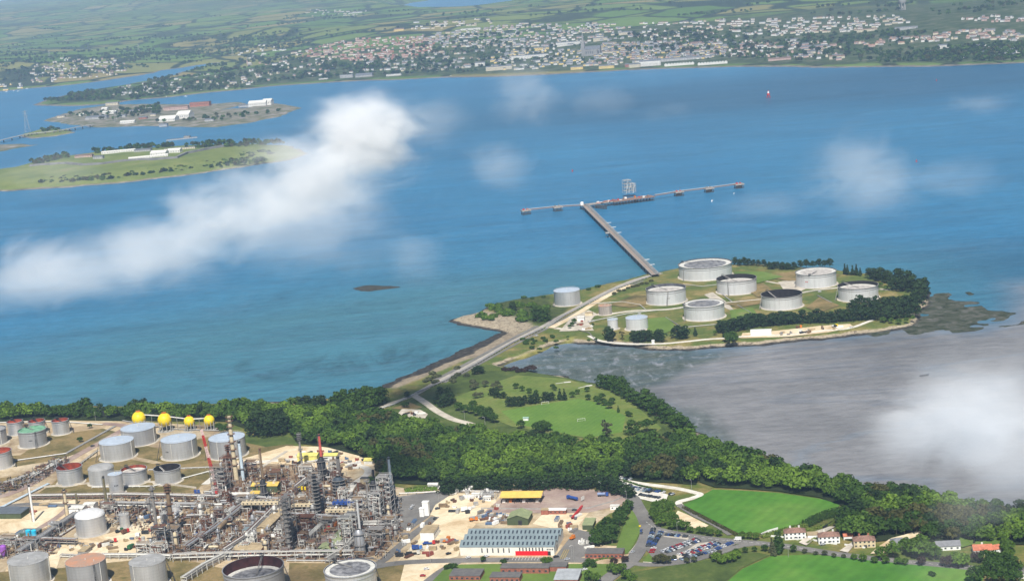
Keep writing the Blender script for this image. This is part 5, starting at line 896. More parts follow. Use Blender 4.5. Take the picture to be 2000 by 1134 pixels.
furnace(631, 938, 15, 46, M_DARK, 'black cylindrical furnace under the red stack'); furnace(664, 968, 22, 38, mat('blue_black_steel', (.05, .065, .085), .55, scale=.6), 'round dark platform tower under the blue grey stack', plats=(1, .8, .6, .4, .2)); furnace(733, 981, 15, 44, M_DARK, 'dark furnace tower beside the pale gravel road'); furnace(765, 985, 17, 36, mat('blue_black_steel', (.05, .065, .085)), 'dark steel furnace at the edge of the workshop apron', False, (1, .7, .4)); furnace(705, 1083, 19, 50, M_ALU2, 'bottle shaped grey furnace under the bright white stack', plats=(1, .5)); furnace(517, 975, 12, 40, M_DARK, 'dark pot bellied heater in front of the yellow roofed hall', plats=(.9, .4))
def wframe(x, y, wm, dm, levels, mt, label, seed, lh=4.2, vess=4):
    """open steel structure with decks, drums and pipework"""
    b = P(x, y, ZP); r = random.Random(seed); t = empty('steel_structure', b, GA, label, 'process structure'); frame_tower(t, -wm / 2, wm / 2, -dm / 2, dm / 2, [lh * (i + 1) for i in range(levels)], mt, .42, deck=False)
    for i in range(levels): m_ = MB(); m_.box((r.uniform(-.08, .08) * wm, 0, lh * (i + 1)), (wm * r.uniform(.55, .92), dm * .9, .18)); m_.build('deck', r.choice([M_STEEL, M_STEEL, M_RUST, M_BROWN]), t)
    for i in range(vess):
        m_ = MB(); z = lh * r.randrange(levels) + .9; y0 = r.uniform(-.3, .3) * dm; mv = r.choice([M_GALV, M_STEEL, M_RUST, M_PALE, M_BROWN, M_ALU2])
        if r.random() < .55: L_ = wm * r.uniform(.2, .38); x0 = r.uniform(-.25, .25) * wm; rr = r.uniform(.5, 1.1); m_.tube((x0 - L_, y0, z + rr), (x0 + L_, y0, z + rr), rr, n=12); m_.sphere((x0 - L_, y0, z + rr), rr, 8); m_.sphere((x0 + L_, y0, z + rr), rr, 8)
        else: x0 = r.uniform(-.4, .4) * wm; rr = r.uniform(.5, 1.2); h = r.uniform(3, 7); m_.tube((x0, y0, z), (x0, y0, z + h), rr, n=12); m_.sphere((x0, y0, z + h), rr, 8)
        m_.build('drum', mv, t)
    for i in range(6): m_ = MB(); x0 = r.uniform(-.5, .5) * wm; x1 = r.uniform(-.5, .5) * wm; z = r.uniform(1, lh * levels); y0 = -dm / 2 - r.uniform(0, .8); m_.path([(x0, y0, 0), (x0, y0, z), (x1, y0, z), (x1, y0, min(z + 3, lh * levels))], r.uniform(.14, .3)); m_.build('pipe', r.choice([M_PALE, M_GALV, M_RUST, M_STEEL]), t)
    return t
for i, (x, y, w, d, lv, m_, lab) in enumerate([(433, 962, 13, 11, 6, M_STEEL, 'tall grey framed tower with tangled pipes below the crane jib'), (448, 935, 11, 9, 5, M_RUST, 'rusty framed tower left of the beige column base'), (490, 925, 16, 8, 3, M_RUST, 'rusty pipe deck behind the pale blue stack'), (540, 935, 14, 9, 2, M_BROWN, 'brown slatted pipe deck behind the yellow roofed hall'), (568, 1055, 9, 9, 9, M_STEEL, 'tallest scaffold tower in the middle of the plant'), (622, 1000, 9, 8, 8, M_STEEL, 'dense platform tower below the red stack'),
     (600, 925, 12, 8, 2, M_PALE, 'pale pipe deck in front of the striped yellow sheds'), (652, 925, 10, 8, 3, M_PALE, 'pale framed deck between the black furnace and the blue grey stack'), (757, 1005, 11, 10, 8, M_GALV, 'tall tangled grey steel frame beside the workshop apron'), (738, 1018, 10, 9, 6, M_GALV, 'blue tinted steel tower with drums on its decks'), (700, 1010, 13, 9, 4, M_GALV, 'galvanised pipe jungle below the blue topped cooler'), (760, 1040, 14, 9, 3, M_STEEL, 'low steel deck crossed by silver pipes near the red ground paint'), (690, 1040, 9, 8, 4, M_PALE, 'white framed deck next to the white slim stack'), (678, 1058, 9, 7, 5, M_PALE, 'white framed stair tower beside the long olive shed'), (735, 1060, 14, 8, 3, M_STEEL, 'exchanger deck of pale shells near the refinery road'),
     (318, 1065, 12, 9, 4, mat('blue_black_steel', (.05, .065, .085)), 'blue grey louvred cooling structure at the foot of the grey stack'), (340, 1058, 11, 8, 3, M_STEEL, 'grey deck at the foot of the brown scaffolded column'), (285, 1078, 13, 6, 2, M_PALE, 'cream concrete frame beside the green lorry'), (312, 1080, 12, 6, 2, M_PALE, 'second cream concrete frame under the cooling structure'), (480, 985, 16, 6, 2, M_STEEL, 'row of hooped coolers below the red crane'), (400, 1000, 13, 7, 2, M_BROWN, 'brown deck in front of the tan flat building'), (430, 1020, 12, 8, 3, M_RUST, 'rusty deck between the horizontal vessels and the racks'), (540, 995, 16, 8, 2, M_RUST, 'rusty deck under the cream fin fan bank'), (590, 1000, 14, 8, 3, M_BROWN, 'brown exchanger structure behind the scaffolded column'),
     (600, 1035, 14, 8, 3, M_RUST, 'rusty exchanger deck in front of the scaffolded column'), (640, 1030, 12, 8, 2, M_STEEL, 'grey pump deck behind the long olive shed'), (548, 1075, 10, 7, 2, M_BROWN, 'orange brown frame at the foot of the scaffold tower'), (215, 1000, 12, 7, 2, M_STEEL, 'low dark deck beside the olive brown stack'), (110, 1038, 10, 7, 2, M_GALV, 'grey pipe skid beside the long dark rack'), (20, 1065, 16, 7, 2, M_GALV, 'lattice pipe structure beside the purple vessel'), (60, 1068, 14, 7, 2, M_GALV, 'second lattice pipe structure below the green equipment box')]):
    wframe(x, y, w, d, lv, m_, lab, 50 + i, vess=3 + lv)
# pipe racks
def rack(pts, w, h, n, label, mt=None, pm=None, tiers=2, name='pipe_rack'):
    W_ = [P(x, y, ZP) for x, y in pts]; o = W_[0].copy(); W_ = [p - o for p in W_]; t = empty(name, o, 0, label, 'pipe rack'); r = random.Random(hash_(label)); f = MB(); tot = 0
    for a, b in zip(W_, W_[1:]):
        d = (b - a); L_ = d.length; d.normalize(); s = Vector((-d.y, d.x, 0)); k = max(1, int(L_ / 6.5))
        for i in range(k + 1):
            p = a + d * (L_ * i / k)
            if h > 1.5:
                for q in (-1, 1): f.bar(p + s * q * w / 2, p + s * q * w / 2 + Vector((0, 0, h + .3)), .34)
                for z in [h * (j + 1) / tiers for j in range(tiers)]: f.bar(p - s * w / 2 + Vector((0, 0, z - .3)), p + s * w / 2 + Vector((0, 0, z - .3)), .32)
            else: f.box(p, (w, .5, max(.2, h - .3)), math.atan2(d.y, d.x) + 1.57)
        if h <= 1.5: f.bar(a + Vector((0, 0, .1)), b + Vector((0, 0, .1)), .2)
        if h > 3:
            for q in (-1, 1): f.bar(a + s * q * w / 2 + Vector((0, 0, h)), b + s * q * w / 2 + Vector((0, 0, h)), .22)
    f.build('frame', mt or M_STEEL, t)
    for j in range(n):
        off = (-.5 + (j % max(1, n // tiers) + .5) / max(1, n // tiers)) * w * .92; z = h * (1 + j // max(1, n // tiers)) / tiers + .15 if tiers > 1 else h + .15
        if z > h + .2: z = h + .15; off = r.uniform(-.45, .45) * w
        pp = []
        for i, p in enumerate(W_): d = (W_[min(i + 1, len(W_) - 1)] - W_[max(i - 1, 0)]).normalized(); pp.append(p + Vector((-d.y, d.x, 0)) * off + Vector((0, 0, z)))
        m_ = MB(); m_.path(pp, r.choice([.16, .2, .28, .4]), 6); m_.build('pipe', r.choice(pm or [M_GALV, M_PALE, M_STEEL, M_RUST, M_ALU2]), t)
    return t
LG = [M_GALV, M_PALE, M_STEEL]
for a in [([(150, 1012), (38, 1088)], 6, 6, 14, 'long dark multi-level rack running down from the white domed tank'), ([(160, 1020), (95, 1062), (60, 1085)], 3, .8, 8, 'low pipe track beside the long dark rack'), ([(60, 975), (240, 972), (430, 976)], 5, 4.5, 10, 'silver rack running across behind the stacks'), ([(200, 990), (330, 992), (420, 994)], 5, 5, 10, 'grey rack below the silver cross rack'), ([(-20, 1004), (95, 946)], 3, 1.2, 4, 'pale blue pipeline climbing beside the road by the open red tank', M_STEEL, [mat('pale_blue_paint', (.55, .66, .74))], 1), ([(-20, 1068), (90, 1062), (150, 1064)], 5, 5.5, 12, 'lattice rack crossing the lower yard'),
          ([(340, 1095), (500, 1090), (690, 1088)], 4, 6, 9, 'long pipe bridge passing behind the big open tanks', M_PALE, LG), ([(200, 1090), (270, 1090), (335, 1092)], 4, 4, 8, 'white pipe bundle behind the dull roofed tank', M_PALE, LG), ([(120, 1088), (160, 1090)], 4, 3, 5, 'short pipe bundle behind the orange roofed tank', M_PALE, LG), ([(360, 1138), (400, 1112), (447, 1088)], 5, 5, 10, 'pale rack running down beside the maroon tank', M_PALE, LG), ([(440, 1086), (480, 1060), (530, 1010), (575, 965), (600, 945)], 6, 6.5, 12, 'broad central rack running uphill past the tan shed'), ([(365, 1078), (420, 1040), (470, 1000), (500, 978)], 6, 6, 12, 'broad dark rack running uphill past the horizontal vessels'),
          ([(590, 1068), (645, 1018)], 4, 5, 7, 'pale railed rack beside the olive shed yard', M_PALE, LG), ([(640, 1100), (672, 1080), (690, 1060)], 4, 5, 8, 'grey rack climbing to the white framed stair tower', M_GALV, LG), ([(450, 975), (560, 985), (640, 992), (700, 1000)], 5, 5, 10, 'rusty rack across the heart of the plant', M_RUST), ([(500, 1010), (600, 1015), (680, 1020)], 5, 5, 9, 'brown rack below the fin fan banks', M_BROWN), ([(690, 1028), (770, 1026)], 5, 4, 8, 'silver manifold rack by the workshop apron', M_STEEL, LG), ([(690, 1050), (765, 1048)], 5, 3.5, 8, 'second silver manifold rack below the first', M_STEEL, LG), ([(780, 966), (830, 964), (880, 961), (975, 962)], 2, 1.5, 2, 'white pipeline along the foot of the wood', M_STEEL, [M_WHITE], 1),
          ([(30, 900), (130, 886)], 2.5, .8, 4, 'white pipes crossing dry grass below the green roofed tank', M_STEEL, LG, 1), ([(130, 886), (225, 833)], 3, 1, 5, 'straight silver pipeline beside the tank farm road', M_STEEL, [M_GALV], 1), ([(200, 830), (120, 824), (-20, 826)], 2, .8, 3, 'pale pipes along the top of the tank farm', M_STEEL, LG, 1), ([(240, 822), (330, 838), (430, 842)], 2, .8, 3, 'white pipes behind the gas spheres', M_STEEL, LG, 1), ([(150, 912), (190, 882), (205, 878)], 2, 1.5, 4, 'white pipes bending behind the domed silver tank', M_PALE, LG, 1), ([(60, 935), (120, 900)], 6, 2, 10, 'bundle of grey pipes in the manifold by the tank farm road', M_STEEL, LG, 1), ([(10, 945), (70, 925)], 6, 2, 9, 'second bundle of grey pipes in the manifold', M_STEEL, LG, 1), ([(180, 952), (300, 950), (420, 918)], 2, .7, 3, 'pale pipes on the wall in front of the open tanks', M_PALE, LG, 1), ([(290, 918), (430, 912)], 2, .7, 2, 'pale pipeline behind the black tank', M_PALE, LG, 1), ([(650, 900), (600, 905)], 3, 2, 4, 'pipes beside the striped yellow sheds', M_PALE, LG, 1),
          ([(365, 1012), (440, 1008)], 4, 3, 7, 'low rack before the tan flat building', M_BROWN), ([(400, 965), (455, 968)], 3, 3, 5, 'short rack at the crane foot', M_RUST), ([(560, 1095), (700, 1096)], 2, .8, 3, 'pale pipes in the grass trench above the big open tanks', M_PALE, LG, 1)]: rack(*a)
for a in [([(1150, 594), (1215, 590), (1250, 596), (1262, 606)], 'white pipe run bending past the rusted island tank'), ([(1160, 627), (1230, 612), (1330, 602), (1400, 594), (1490, 585)], 'long white pipe run through the middle of the island'), ([(1300, 620), (1335, 642)], 'thin pipe run across the lawn below the brown rimmed island tank'), ([(1310, 650), (1335, 640), (1420, 632)], 'white pipe run along the front of the sooty roofed island tank'), ([(1335, 556), (1370, 560), (1405, 556)], 'short pipe run below the widest island tank'), ([(1405, 570), (1430, 590)], 'pipe run slanting below the dark rimmed island tank'), ([(1570, 571), (1620, 565)], 'pipe run at the foot of the back island tank'), ([(1597, 578), (1625, 592)], 'pipe run slanting towards the ring decked island tank'), ([(1440, 596), (1468, 612)], 'pipe run slanting towards the black island tank'), ([(1130, 645), (1150, 650), (1160, 660)], 'pipework beside the island gatehouse')]:
    rack(a[0], 1.1, .7, 3, a[1], M_STEEL, LG, 1, name='pipe_run')
rack([(812, 768), (868, 744), (930, 711), (1000, 670), (1060, 642)], 3.2, .9, 7, 'bundle of pale pipelines along the causeway', M_PALE, LG, 1, name='pipe_run'); rack([(1068, 640), (1100, 618), (1150, 592), (1205, 564), (1250, 547), (1284, 536)], 3.2, .9, 7, 'bundle of pale pipelines leading to the jetty landing', M_PALE, LG, 1, name='pipe_run'); rack([(730, 803), (770, 790), (808, 771)], 2, .9, 4, 'pale pipelines beside the road below the causeway', M_PALE, LG, 1, name='pipe_run')
# fin fan coolers
def finfan(x, y, w, label, top=None):
    b = P(x, y, ZP); L_ = w / scl(b); t = empty('fan_cooler', b, GA, label, 'cooler'); m_ = MB(); m_.box((0, 0, 7), (L_, 7, 2.4)); m_.build('housing', top or M_CREAM, t); n = max(3, int(L_ / 3.4))
    for i in range(n): m_ = MB(); x0 = -L_ / 2 + L_ * (i + .5) / n; m_.box((x0, -3.52, 7.6), (1.3, .1, 1.1)); m_.build('opening', M_DARK, t); m_ = MB(); m_.lathe([(1.3, 9.4), (1.4, 9.9), (1.25, 9.9), (1.2, 9.42)], (x0, 0, 0), 12); m_.disc(1.22, 9.45, (x0, 0, 0), 12, 1); m_.build('fan_ring', [M_STEEL, M_DARK], t)
    for i in range(n // 2 + 1):
        for q in (-1, 1): m_ = MB(); x0 = -L_ / 2 + .3 + (L_ - .6) * i / max(1, n // 2); m_.bar((x0, q * 3, 0), (x0, q * 3, 7), .3); m_.build('leg', M_PALE, t)
finfan(512, 998, 76, 'long cream fan cooler bank with dark openings, left of the scaffolded column'); finfan(594, 1002, 44, 'shorter cream fan cooler bank behind the scaffolded column'); finfan(668, 1013, 60, 'cream fan cooler bank in front of the blue topped cooler'); finfan(680, 998, 56, 'fan cooler with bright blue top deck', M_BLUE)
# horizontal vessels, drums, exchangers scattered through the process area
def vessel(p, rz, L_, r, mt, label, group, h=1.6, stacked=1):
    t = empty('horizontal_vessel', p, rz, label, 'vessel', group); z = h + r
    for k in range(stacked):
        m_ = MB(); m_.tube((-L_ / 2, 0, z), (L_ / 2, 0, z), r, n=14); m_.sphere((-L_ / 2, 0, z), r, 10); m_.sphere((L_ / 2, 0, z), r, 10); m_.build('shell', mt, t); z += 2 * r + .5
    for q in (-.3, .3): m_ = MB(); m_.box((q * L_, 0, 0), (.6, r * 1.6, h + r * .6)); m_.build('saddle', M_CONCW, t)
    m_ = MB(); m_.path([(0, 0, h + r), (0, 0, z + .8), (0, r + 1.5, z + .8), (0, r + 1.5, .2)], .2); m_.build('pipe', M_PALE, t)
def drum(p, h, r, mt, label, group):
    t = empty('upright_drum', p, 0, label, 'drum', group); m_ = MB(); m_.lathe([(r, .8), (r, h), (r * .7, h + r * .45), (.02, h + r * .6)], n=16); m_.build('shell', mt, t)
    for a in (.5, 2.6, 4.7): m_ = MB(); m_.bar((r * .85 * math.cos(a), r * .85 * math.sin(a), 0), (r * .85 * math.cos(a), r * .85 * math.sin(a), 1.2), .25); m_.build('leg', M_STEEL, t)
    ringplat(t, r, h * .8, M_STEEL); m_ = MB(); m_.path([(0, 0, h + r * .5), (0, 0, h + 1.6), (r + .8, 0, h + 1.6), (r + .8, 0, 0)], .18); m_.build('pipe', M_GALV, t)
for x, y, L_, r, mt, lab, rz in [(452, 1008, 14, 2.0, M_GALV, 'large silver horizontal vessel high beside the dark rack', GA + 1.57), (436, 1036, 12, 2.0, M_BROWN, 'large olive brown horizontal vessel below the silver one', GA + 1.57), (470, 975, 16, 1.6, M_PALE, 'arched white overhead pipe at the foot of the crane', GA)]: vessel(P(x, y, ZP), rz, L_, r, mt, lab, None, 3.5)
vp = MB(); tpp = P(8, 1084, ZP); o = empty('upright_drum', tpp, 0, 'purple upright vessel near the frame edge', 'drum'); vp.lathe([(2.6, 0), (2.6, 8), (1.6, 9), (.05, 9.2)], n=18); vp.build('shell', mat('purple_paint', (.30, .10, .45), .5, scale=.4), o)
PZ = [Vector((x, y, 0)) for x, y in [(385, 985), (430, 960), (470, 940), (560, 930), (640, 930), (700, 960), (770, 985), (780, 1040), (745, 1078), (690, 1092), (600, 1090), (560, 1088), (440, 1090), (350, 1085), (300, 1070), (360, 1040), (200, 1010), (210, 985), (300, 985)]]
used = list(RING); placed = 0; g = 0
while placed < 250 and g < 6000:
    g += 1; x = rp.uniform(200, 785); y = rp.uniform(930, 1092)
    if sdf(np.array([x]), np.array([y]), PZ)[0] < 0: continue
    p = P(x, y, ZP)
    if any((p.x - a) ** 2 + (p.y - b) ** 2 < (c + 1.5) ** 2 for a, b, c in used): continue
    k = rp.random(); mt = rp.choice([M_GALV, M_PALE, M_RUST, M_BROWN, M_STEEL, M_ALU2, M_CREAM]); mw = {M_GALV: 'silver', M_PALE: 'pale', M_RUST: 'rusty', M_BROWN: 'brown', M_STEEL: 'grey', M_ALU2: 'dull grey', M_CREAM: 'cream'}[mt]; rz = GA + rp.choice([0, 1.57])
    if k < .36: lab, gr = uniq(f"{mw} horizontal vessel on saddles", p, 'horizontal vessels'); vessel(p, rz, rp.uniform(4, 9), rp.uniform(.6, 1.2), mt, lab, gr, rp.uniform(.8, 3), rp.choice([1, 1, 2])); used.append((p.x, p.y, 3.2))
    elif k < .6: lab, gr = uniq(f"{mw} upright drum with a top pipe", p, 'upright drums'); drum(p, rp.uniform(4, 13), rp.uniform(.7, 1.5), mt, lab, gr); used.append((p.x, p.y, 2.2))
    elif k < .82:
        lab, gr = uniq(f"{mw} pump skid with looping pipes", p, 'pump skids'); t = empty('pump_skid', p, rz, lab, 'pump skid', gr); m_ = MB(); m_.box((0, 0, 0), (5, 2.6, .4)); m_.build('base', M_CONCW, t)
        for i in range(3): m_ = MB(); m_.tube((-1.8 + i * 1.7, -.6, .9), (-1.8 + i * 1.7, .6, .9), .5, n=10); m_.build('pump', rp.choice([mt, M_BLUE, M_STEEL]), t); m_ = MB(); xx = -1.8 + i * 1.7; m_.path([(xx, .3, 1), (xx, .3, 2.6 + i * .5), (xx + 1.2, .3, 2.6 + i * .5), (xx + 1.2, 1.2, 2.6 + i * .5), (xx + 1.2, 1.2, 0)], .2); m_.build('pipe', rp.choice([M_PALE, M_GALV, M_RUST]), t)
        used.append((p.x, p.y, 2.6))
    else: lab, gr = uniq(f"{mw} two storey equipment frame", p, 'equipment frames'); wframe(x, y, rp.uniform(5, 8), rp.uniform(4, 6), rp.choice([2, 2, 3]), rp.choice([M_STEEL, M_RUST, M_PALE, M_BROWN]), lab, g, 3.4, 3); C.objects[-1].get('group'); used.append((p.x, p.y, 4))
    placed += 1
# tangled low pipework that nobody could count
tm = [M_STEEL, M_RUST, M_PALE, M_GALV, M_BROWN, M_DARK, M_ALU2, M_CREAM]; mb = MB(); k = 0
TZ = [Vector((x, y, 0)) for x, y in [(-10, 1056), (90, 1040), (150, 1006), (200, 980), (330, 985), (330, 1010), (240, 1000), (215, 1004), (160, 1012), (120, 1050), (100, 1086), (-10, 1092)]]; TY = [Vector((x, y, 0)) for x, y in [(-10, 952), (60, 925), (120, 893), (140, 902), (70, 945), (-10, 970)]]
while k < 4000:
    e_ = k % 10; x = rp.uniform(200, 785); y = rp.uniform(905, 1094); pg = PZ
    if e_ in (1, 2): x = rp.uniform(-10, 330); y = rp.uniform(980, 1092); pg = TZ
    if e_ == 3: x = rp.uniform(-10, 140); y = rp.uniform(893, 970); pg = TY
    if sdf(np.array([x]), np.array([y]), pg)[0] < (-14 if pg is PZ else 0): continue
    p = P(x, y, ZP)
    if any((p.x - a) ** 2 + (p.y - b) ** 2 < (c - .5) ** 2 for a, b, c in RING): continue
    k += 1; d = rp.choice([UX, VX]); L_ = rp.uniform(1.5, 8); z = abs(rp.gauss(0, 2.2)) + .4; mi = rp.choice([0, 0, 1, 1, 1, 2, 3, 4, 4, 5, 5, 5, 6]); r_ = rp.choice([.12, .16, .22, .35]); q = rp.random(); u = Vector((0, 0, z))
    if q < .5: mb.tube(p - d * L_ / 2 + u, p + d * L_ / 2 + u, r_, n=5, mi=mi, caps=False); mb.tube(p + d * L_ / 2, p + d * L_ / 2 + u, r_, n=5, mi=mi, caps=False); mb.tube(p - d * L_ / 2, p - d * L_ / 2 + u, r_ * .8, n=4, mi=5, caps=False)
    elif q < .68: mb.box(p, (rp.uniform(.6, 2.6), rp.uniform(.6, 2.2), rp.uniform(.5, 2.4)), GA, mi)
    elif q < .84: mb.tube(p, p + Vector((0, 0, rp.uniform(1.5, 7))), rp.uniform(.15, .5), n=7, mi=mi)
    else: mb.box(p + Vector((0, 0, rp.uniform(1.5, 4.5))), (rp.uniform(2, 6), rp.uniform(1, 2.5), .15), GA + rp.choice([0, 1.57]), rp.choice([0, 1, 4, 5]))
structure(mb.build('tangled_pipework', tm), 'stuff')
# red lattice crane
cb = P(425, 965, ZP); cr = empty('lattice_crane', cb, 0, 'red crane with long lattice jib above the grey framed tower', 'crane'); tipz = zfor(cb, 838); m_ = MB(); foot = Vector((0, 0, 3)); tip = Vector((-7.5, 2, tipz - 4)); q = (tip - foot).to_track_quat('Z', 'Y'); L_ = (tip - foot).length; n = 22
def jp(i, a): w_ = .9 * (1 - .5 * abs(i / n - .4)); return foot + q @ Vector((w_ * (1 if a in (0, 3) else -1), w_ * (1 if a < 2 else -1), L_ * i / n))
for i in range(n):
    for a in range(4): m_.bar(jp(i, a), jp(i + 1, a), .42, mi=(i // 4) % 2); m_.bar(jp(i, a), jp(i + 1, (a + 1) % 4), .22, mi=(i // 4) % 2)
m_.build('jib', [M_RED, mat('red_white_paint', (.75, .55, .52), .5)], cr); m_ = MB(); m_.box((0, -3, 0), (4, 8, 3.5)); m_.build('cab', M_RED, cr); m_ = MB(); m_.box((-2.4, -3, 0), (1.2, 7, 1.4)); m_.box((2.4, -3, 0), (1.2, 7, 1.4)); m_.build('track', M_DARK, cr)
# buildings -------------------------------------------------------
M_BRICK = mat('red_brick', (.33, .125, .085), .9, scale=.8, var=.2); M_FLATR = mat('flat_roof_felt', (.085, .085, .09), .85, scale=.25, col2=(.16, .15, .14)); M_TANR = mat('tan_roof', (.42, .33, .20), .8, scale=.2, col2=(.30, .23, .14)); M_YROOF = mat('yellow_roof', (.66, .47, .10), .7, scale=.15, col2=(.56, .38, .10)); M_LEMON = mat('lemon_roof', (.66, .60, .17), .7, scale=.2); M_OLR = mat('olive_green_roof', (.27, .30, .16), .75, scale=.2, col2=(.20, .235, .12)); M_OLW = mat('olive_green_wall', (.075, .10, .05), .8, scale=.3); M_SHEDR = mat('workshop_roof', (.185, .235, .255), .7, var=.08, scale=.15, streak=0); M_TILE = mat('brown_tile', (.255, .15, .115), .85, var=.2, scale=.7); M_TERR = mat('terracotta_tile', (.50, .17, .10), .85, var=.15, scale=.6)
def bld(name, label, cat, fl, w, d, h, roof='flat', rise=2.0, wm=None, rm_=None, win=None, door=None, rz=GA, along='x', over=.4, group=None, side_win=None, chim=0, centre=False):
    """fl = front left ground corner in the photo; w, d, h in metres; roof flat, gable, hip or mono"""
    p = P(fl[0], fl[1], ZP); ux = Vector((math.cos(rz), math.sin(rz), 0)); vx = Vector((-ux.y, ux.x, 0)); c = p + vx * d / 2 + (ux * w / 2 if not centre else Vector((0, 0, 0))); t = empty(name, c, rz, label, cat, group); wm = wm or M_WHITE; rm_ = rm_ or M_FLATR; m_ = MB(); m_.box((0, 0, 0), (w, d, h)); X_, Y_ = w / 2, d / 2
    if roof == 'gable':
        if along == 'x': m_.add([(-X_, -Y_, h), (-X_, Y_, h), (-X_, 0, h + rise), (X_, -Y_, h), (X_, Y_, h), (X_, 0, h + rise)], [(1, 0, 2), (3, 4, 5)])
        else: m_.add([(-X_, -Y_, h), (X_, -Y_, h), (0, -Y_, h + rise), (-X_, Y_, h), (X_, Y_, h), (0, Y_, h + rise)], [(0, 1, 2), (4, 3, 5)])
    m_.build('wall', wm, t); m_ = MB(); o = over; e = rise * o / max(Y_ if along == 'x' else X_, .1)
    if roof == 'flat': m_.box((0, 0, h), (w + .5, d + .5, .35)); m_.box((0, 0, h + .35), (w - .6, d - .6, .06))
    elif roof == 'mono': m_.add([(-X_ - o, -Y_ - o, h + .05), (X_ + o, -Y_ - o, h + .05), (X_ + o, Y_ + o, h + rise), (-X_ - o, Y_ + o, h + rise), (-X_ - o, -Y_ - o, h - .2), (X_ + o, -Y_ - o, h - .2), (X_ + o, Y_ + o, h - .2), (-X_ - o, Y_ + o, h - .2)], [(0, 1, 2, 3), (4, 5, 1, 0), (5, 6, 2, 1), (6, 7, 3, 2), (7, 4, 0, 3)])
    elif roof == 'gable' and along == 'x':
        for zz in (0, .25): m_.add([(-X_ - o, -Y_ - o, h - e + zz), (X_ + o, -Y_ - o, h - e + zz), (X_ + o, 0, h + rise + zz), (-X_ - o, 0, h + rise + zz), (X_ + o, Y_ + o, h - e + zz), (-X_ - o, Y_ + o, h - e + zz)], [(0, 1, 2, 3), (3, 2, 4, 5)])
    elif roof == 'gable':
        for zz in (0, .25): m_.add([(-X_ - o, -Y_ - o, h - e + zz), (0, -Y_ - o, h + rise + zz), (0, Y_ + o, h + rise + zz), (-X_ - o, Y_ + o, h - e + zz), (X_ + o, -Y_ - o, h - e + zz), (X_ + o, Y_ + o, h - e + zz)], [(0, 1, 2, 3), (1, 4, 5, 2)])
    else:
        k = min(Y_, X_ * .8); m_.add([(-X_ - o, -Y_ - o, h - .1), (X_ + o, -Y_ - o, h - .1), (X_ + o, Y_ + o, h - .1), (-X_ - o, Y_ + o, h - .1), (-X_ + k, 0, h + rise), (X_ - k, 0, h + rise)], [(0, 1, 5, 4), (1, 2, 5), (2, 3, 4, 5), (3, 0, 4), (3, 2, 1, 0)])
    R_ = m_.build('roof', rm_, t)
    for i in range(chim): m_ = MB(); m_.box(((i - (chim - 1) / 2) * w * .42, .3, h + rise - 1.2), (1.3, .8, 2.6)); m_.build('chimney', M_PALE if wm is M_WHITE else M_BRICK, R_)
    if win:
        nx, nz, ww, wh, z0 = win
        for j in range(nz):
            for i in range(nx): m_ = MB(); m_.box((-X_ + w * (i + .5) / nx, -Y_ - .02, z0 + j * 2.8), (ww, .14, wh)); W_ = m_.build('window', M_GLASS, t)
    if side_win:
        nx, ww, wh, z0 = side_win
        for i in range(nx): m_ = MB(); m_.box((X_ + .02, -Y_ + d * (i + .5) / nx, z0), (.14, ww, wh)); m_.build('window', M_GLASS, t)
    if door: m_ = MB(); m_.box((door[0], -Y_ - .04, 0), (door[1], .16, door[2])); m_.build('door', door[3], t)
    return t, c
# the long workshop with three pitched bays
p0 = P(899.4, 1084, ZP); ws = empty('workshop', p0 + UX * 36.3 + VX * 18.5, GA, 'long white workshop with three grey pitched bays and a red door panel', 'workshop'); m_ = MB(); m_.box((0, 0, 0), (72.6, 37, 6.6)); m_.build('wall', mat('workshop_wall', (.76, .74, .66), .8, var=.06, scale=.2), ws)
for k in range(3):
    y0 = -18.5 + k * 12.33; m_ = MB(); m_.add([(-36.7, y0 - .3, 6.7), (36.7, y0 - .3, 6.7), (36.7, y0 + 6.6, 10.2), (-36.7, y0 + 6.6, 10.2), (36.7, y0 + 12.2, 6.7), (-36.7, y0 + 12.2, 6.7)], [(0, 1, 2, 3), (3, 2, 4, 5)]); m_.add([(36.3, y0, 6.6), (36.3, y0 + 12.2, 6.6), (36.3, y0 + 6.6, 10.1), (-36.3, y0, 6.6), (-36.3, y0 + 12.2, 6.6), (-36.3, y0 + 6.6, 10.1)], [(0, 1, 2), (4, 3, 5)], 1); R_ = m_.build('roof', [M_SHEDR, MATS['workshop_wall']], ws)
    for i in range(22): m_ = MB(); xx = -34.3 + i * 3.27; m_.add([(xx, y0 + 1.6, 7.76), (xx + 1.3, y0 + 1.6, 7.76), (xx + 1.3, y0 + 4.6, 9.28), (xx, y0 + 4.6, 9.28)], [(0, 1, 2, 3)]); m_.build('skylight', M_GLASS, R_)
for i in range(14): m_ = MB(); m_.box((-5 + i * 2.5 if i > 5 else -2 - (6 - i) * 4.2 + 8, -18.52, 2.6 if i > 5 else 2.2), (.9, .14, 3.6)); m_.build('window', M_GLASS, ws)
m_ = MB(); m_.box((19, -18.54, .1), (25, .2, 3.4)); m_.build('red_door', mat('signal_red', (.72, .01, .02), .5, var=.03), ws); m_ = MB(); m_.box((32.2, -18.54, .1), (2.6, .2, 3.2)); m_.build('door', M_DARK, ws)
for i in range(4):
    for z in (1.2, 4.2): m_ = MB(); m_.box((31.2 + i * 1.3, -18.52, z if z > 2 else 4.2), (.8, .13, 1.1)); z < 2 or m_.build('window', M_GLASS, ws)
m_ = MB(); m_.box((36.34, -8, .1), (.2, 4.5, 4.5)); m_.build('side_door', M_STEEL, ws)
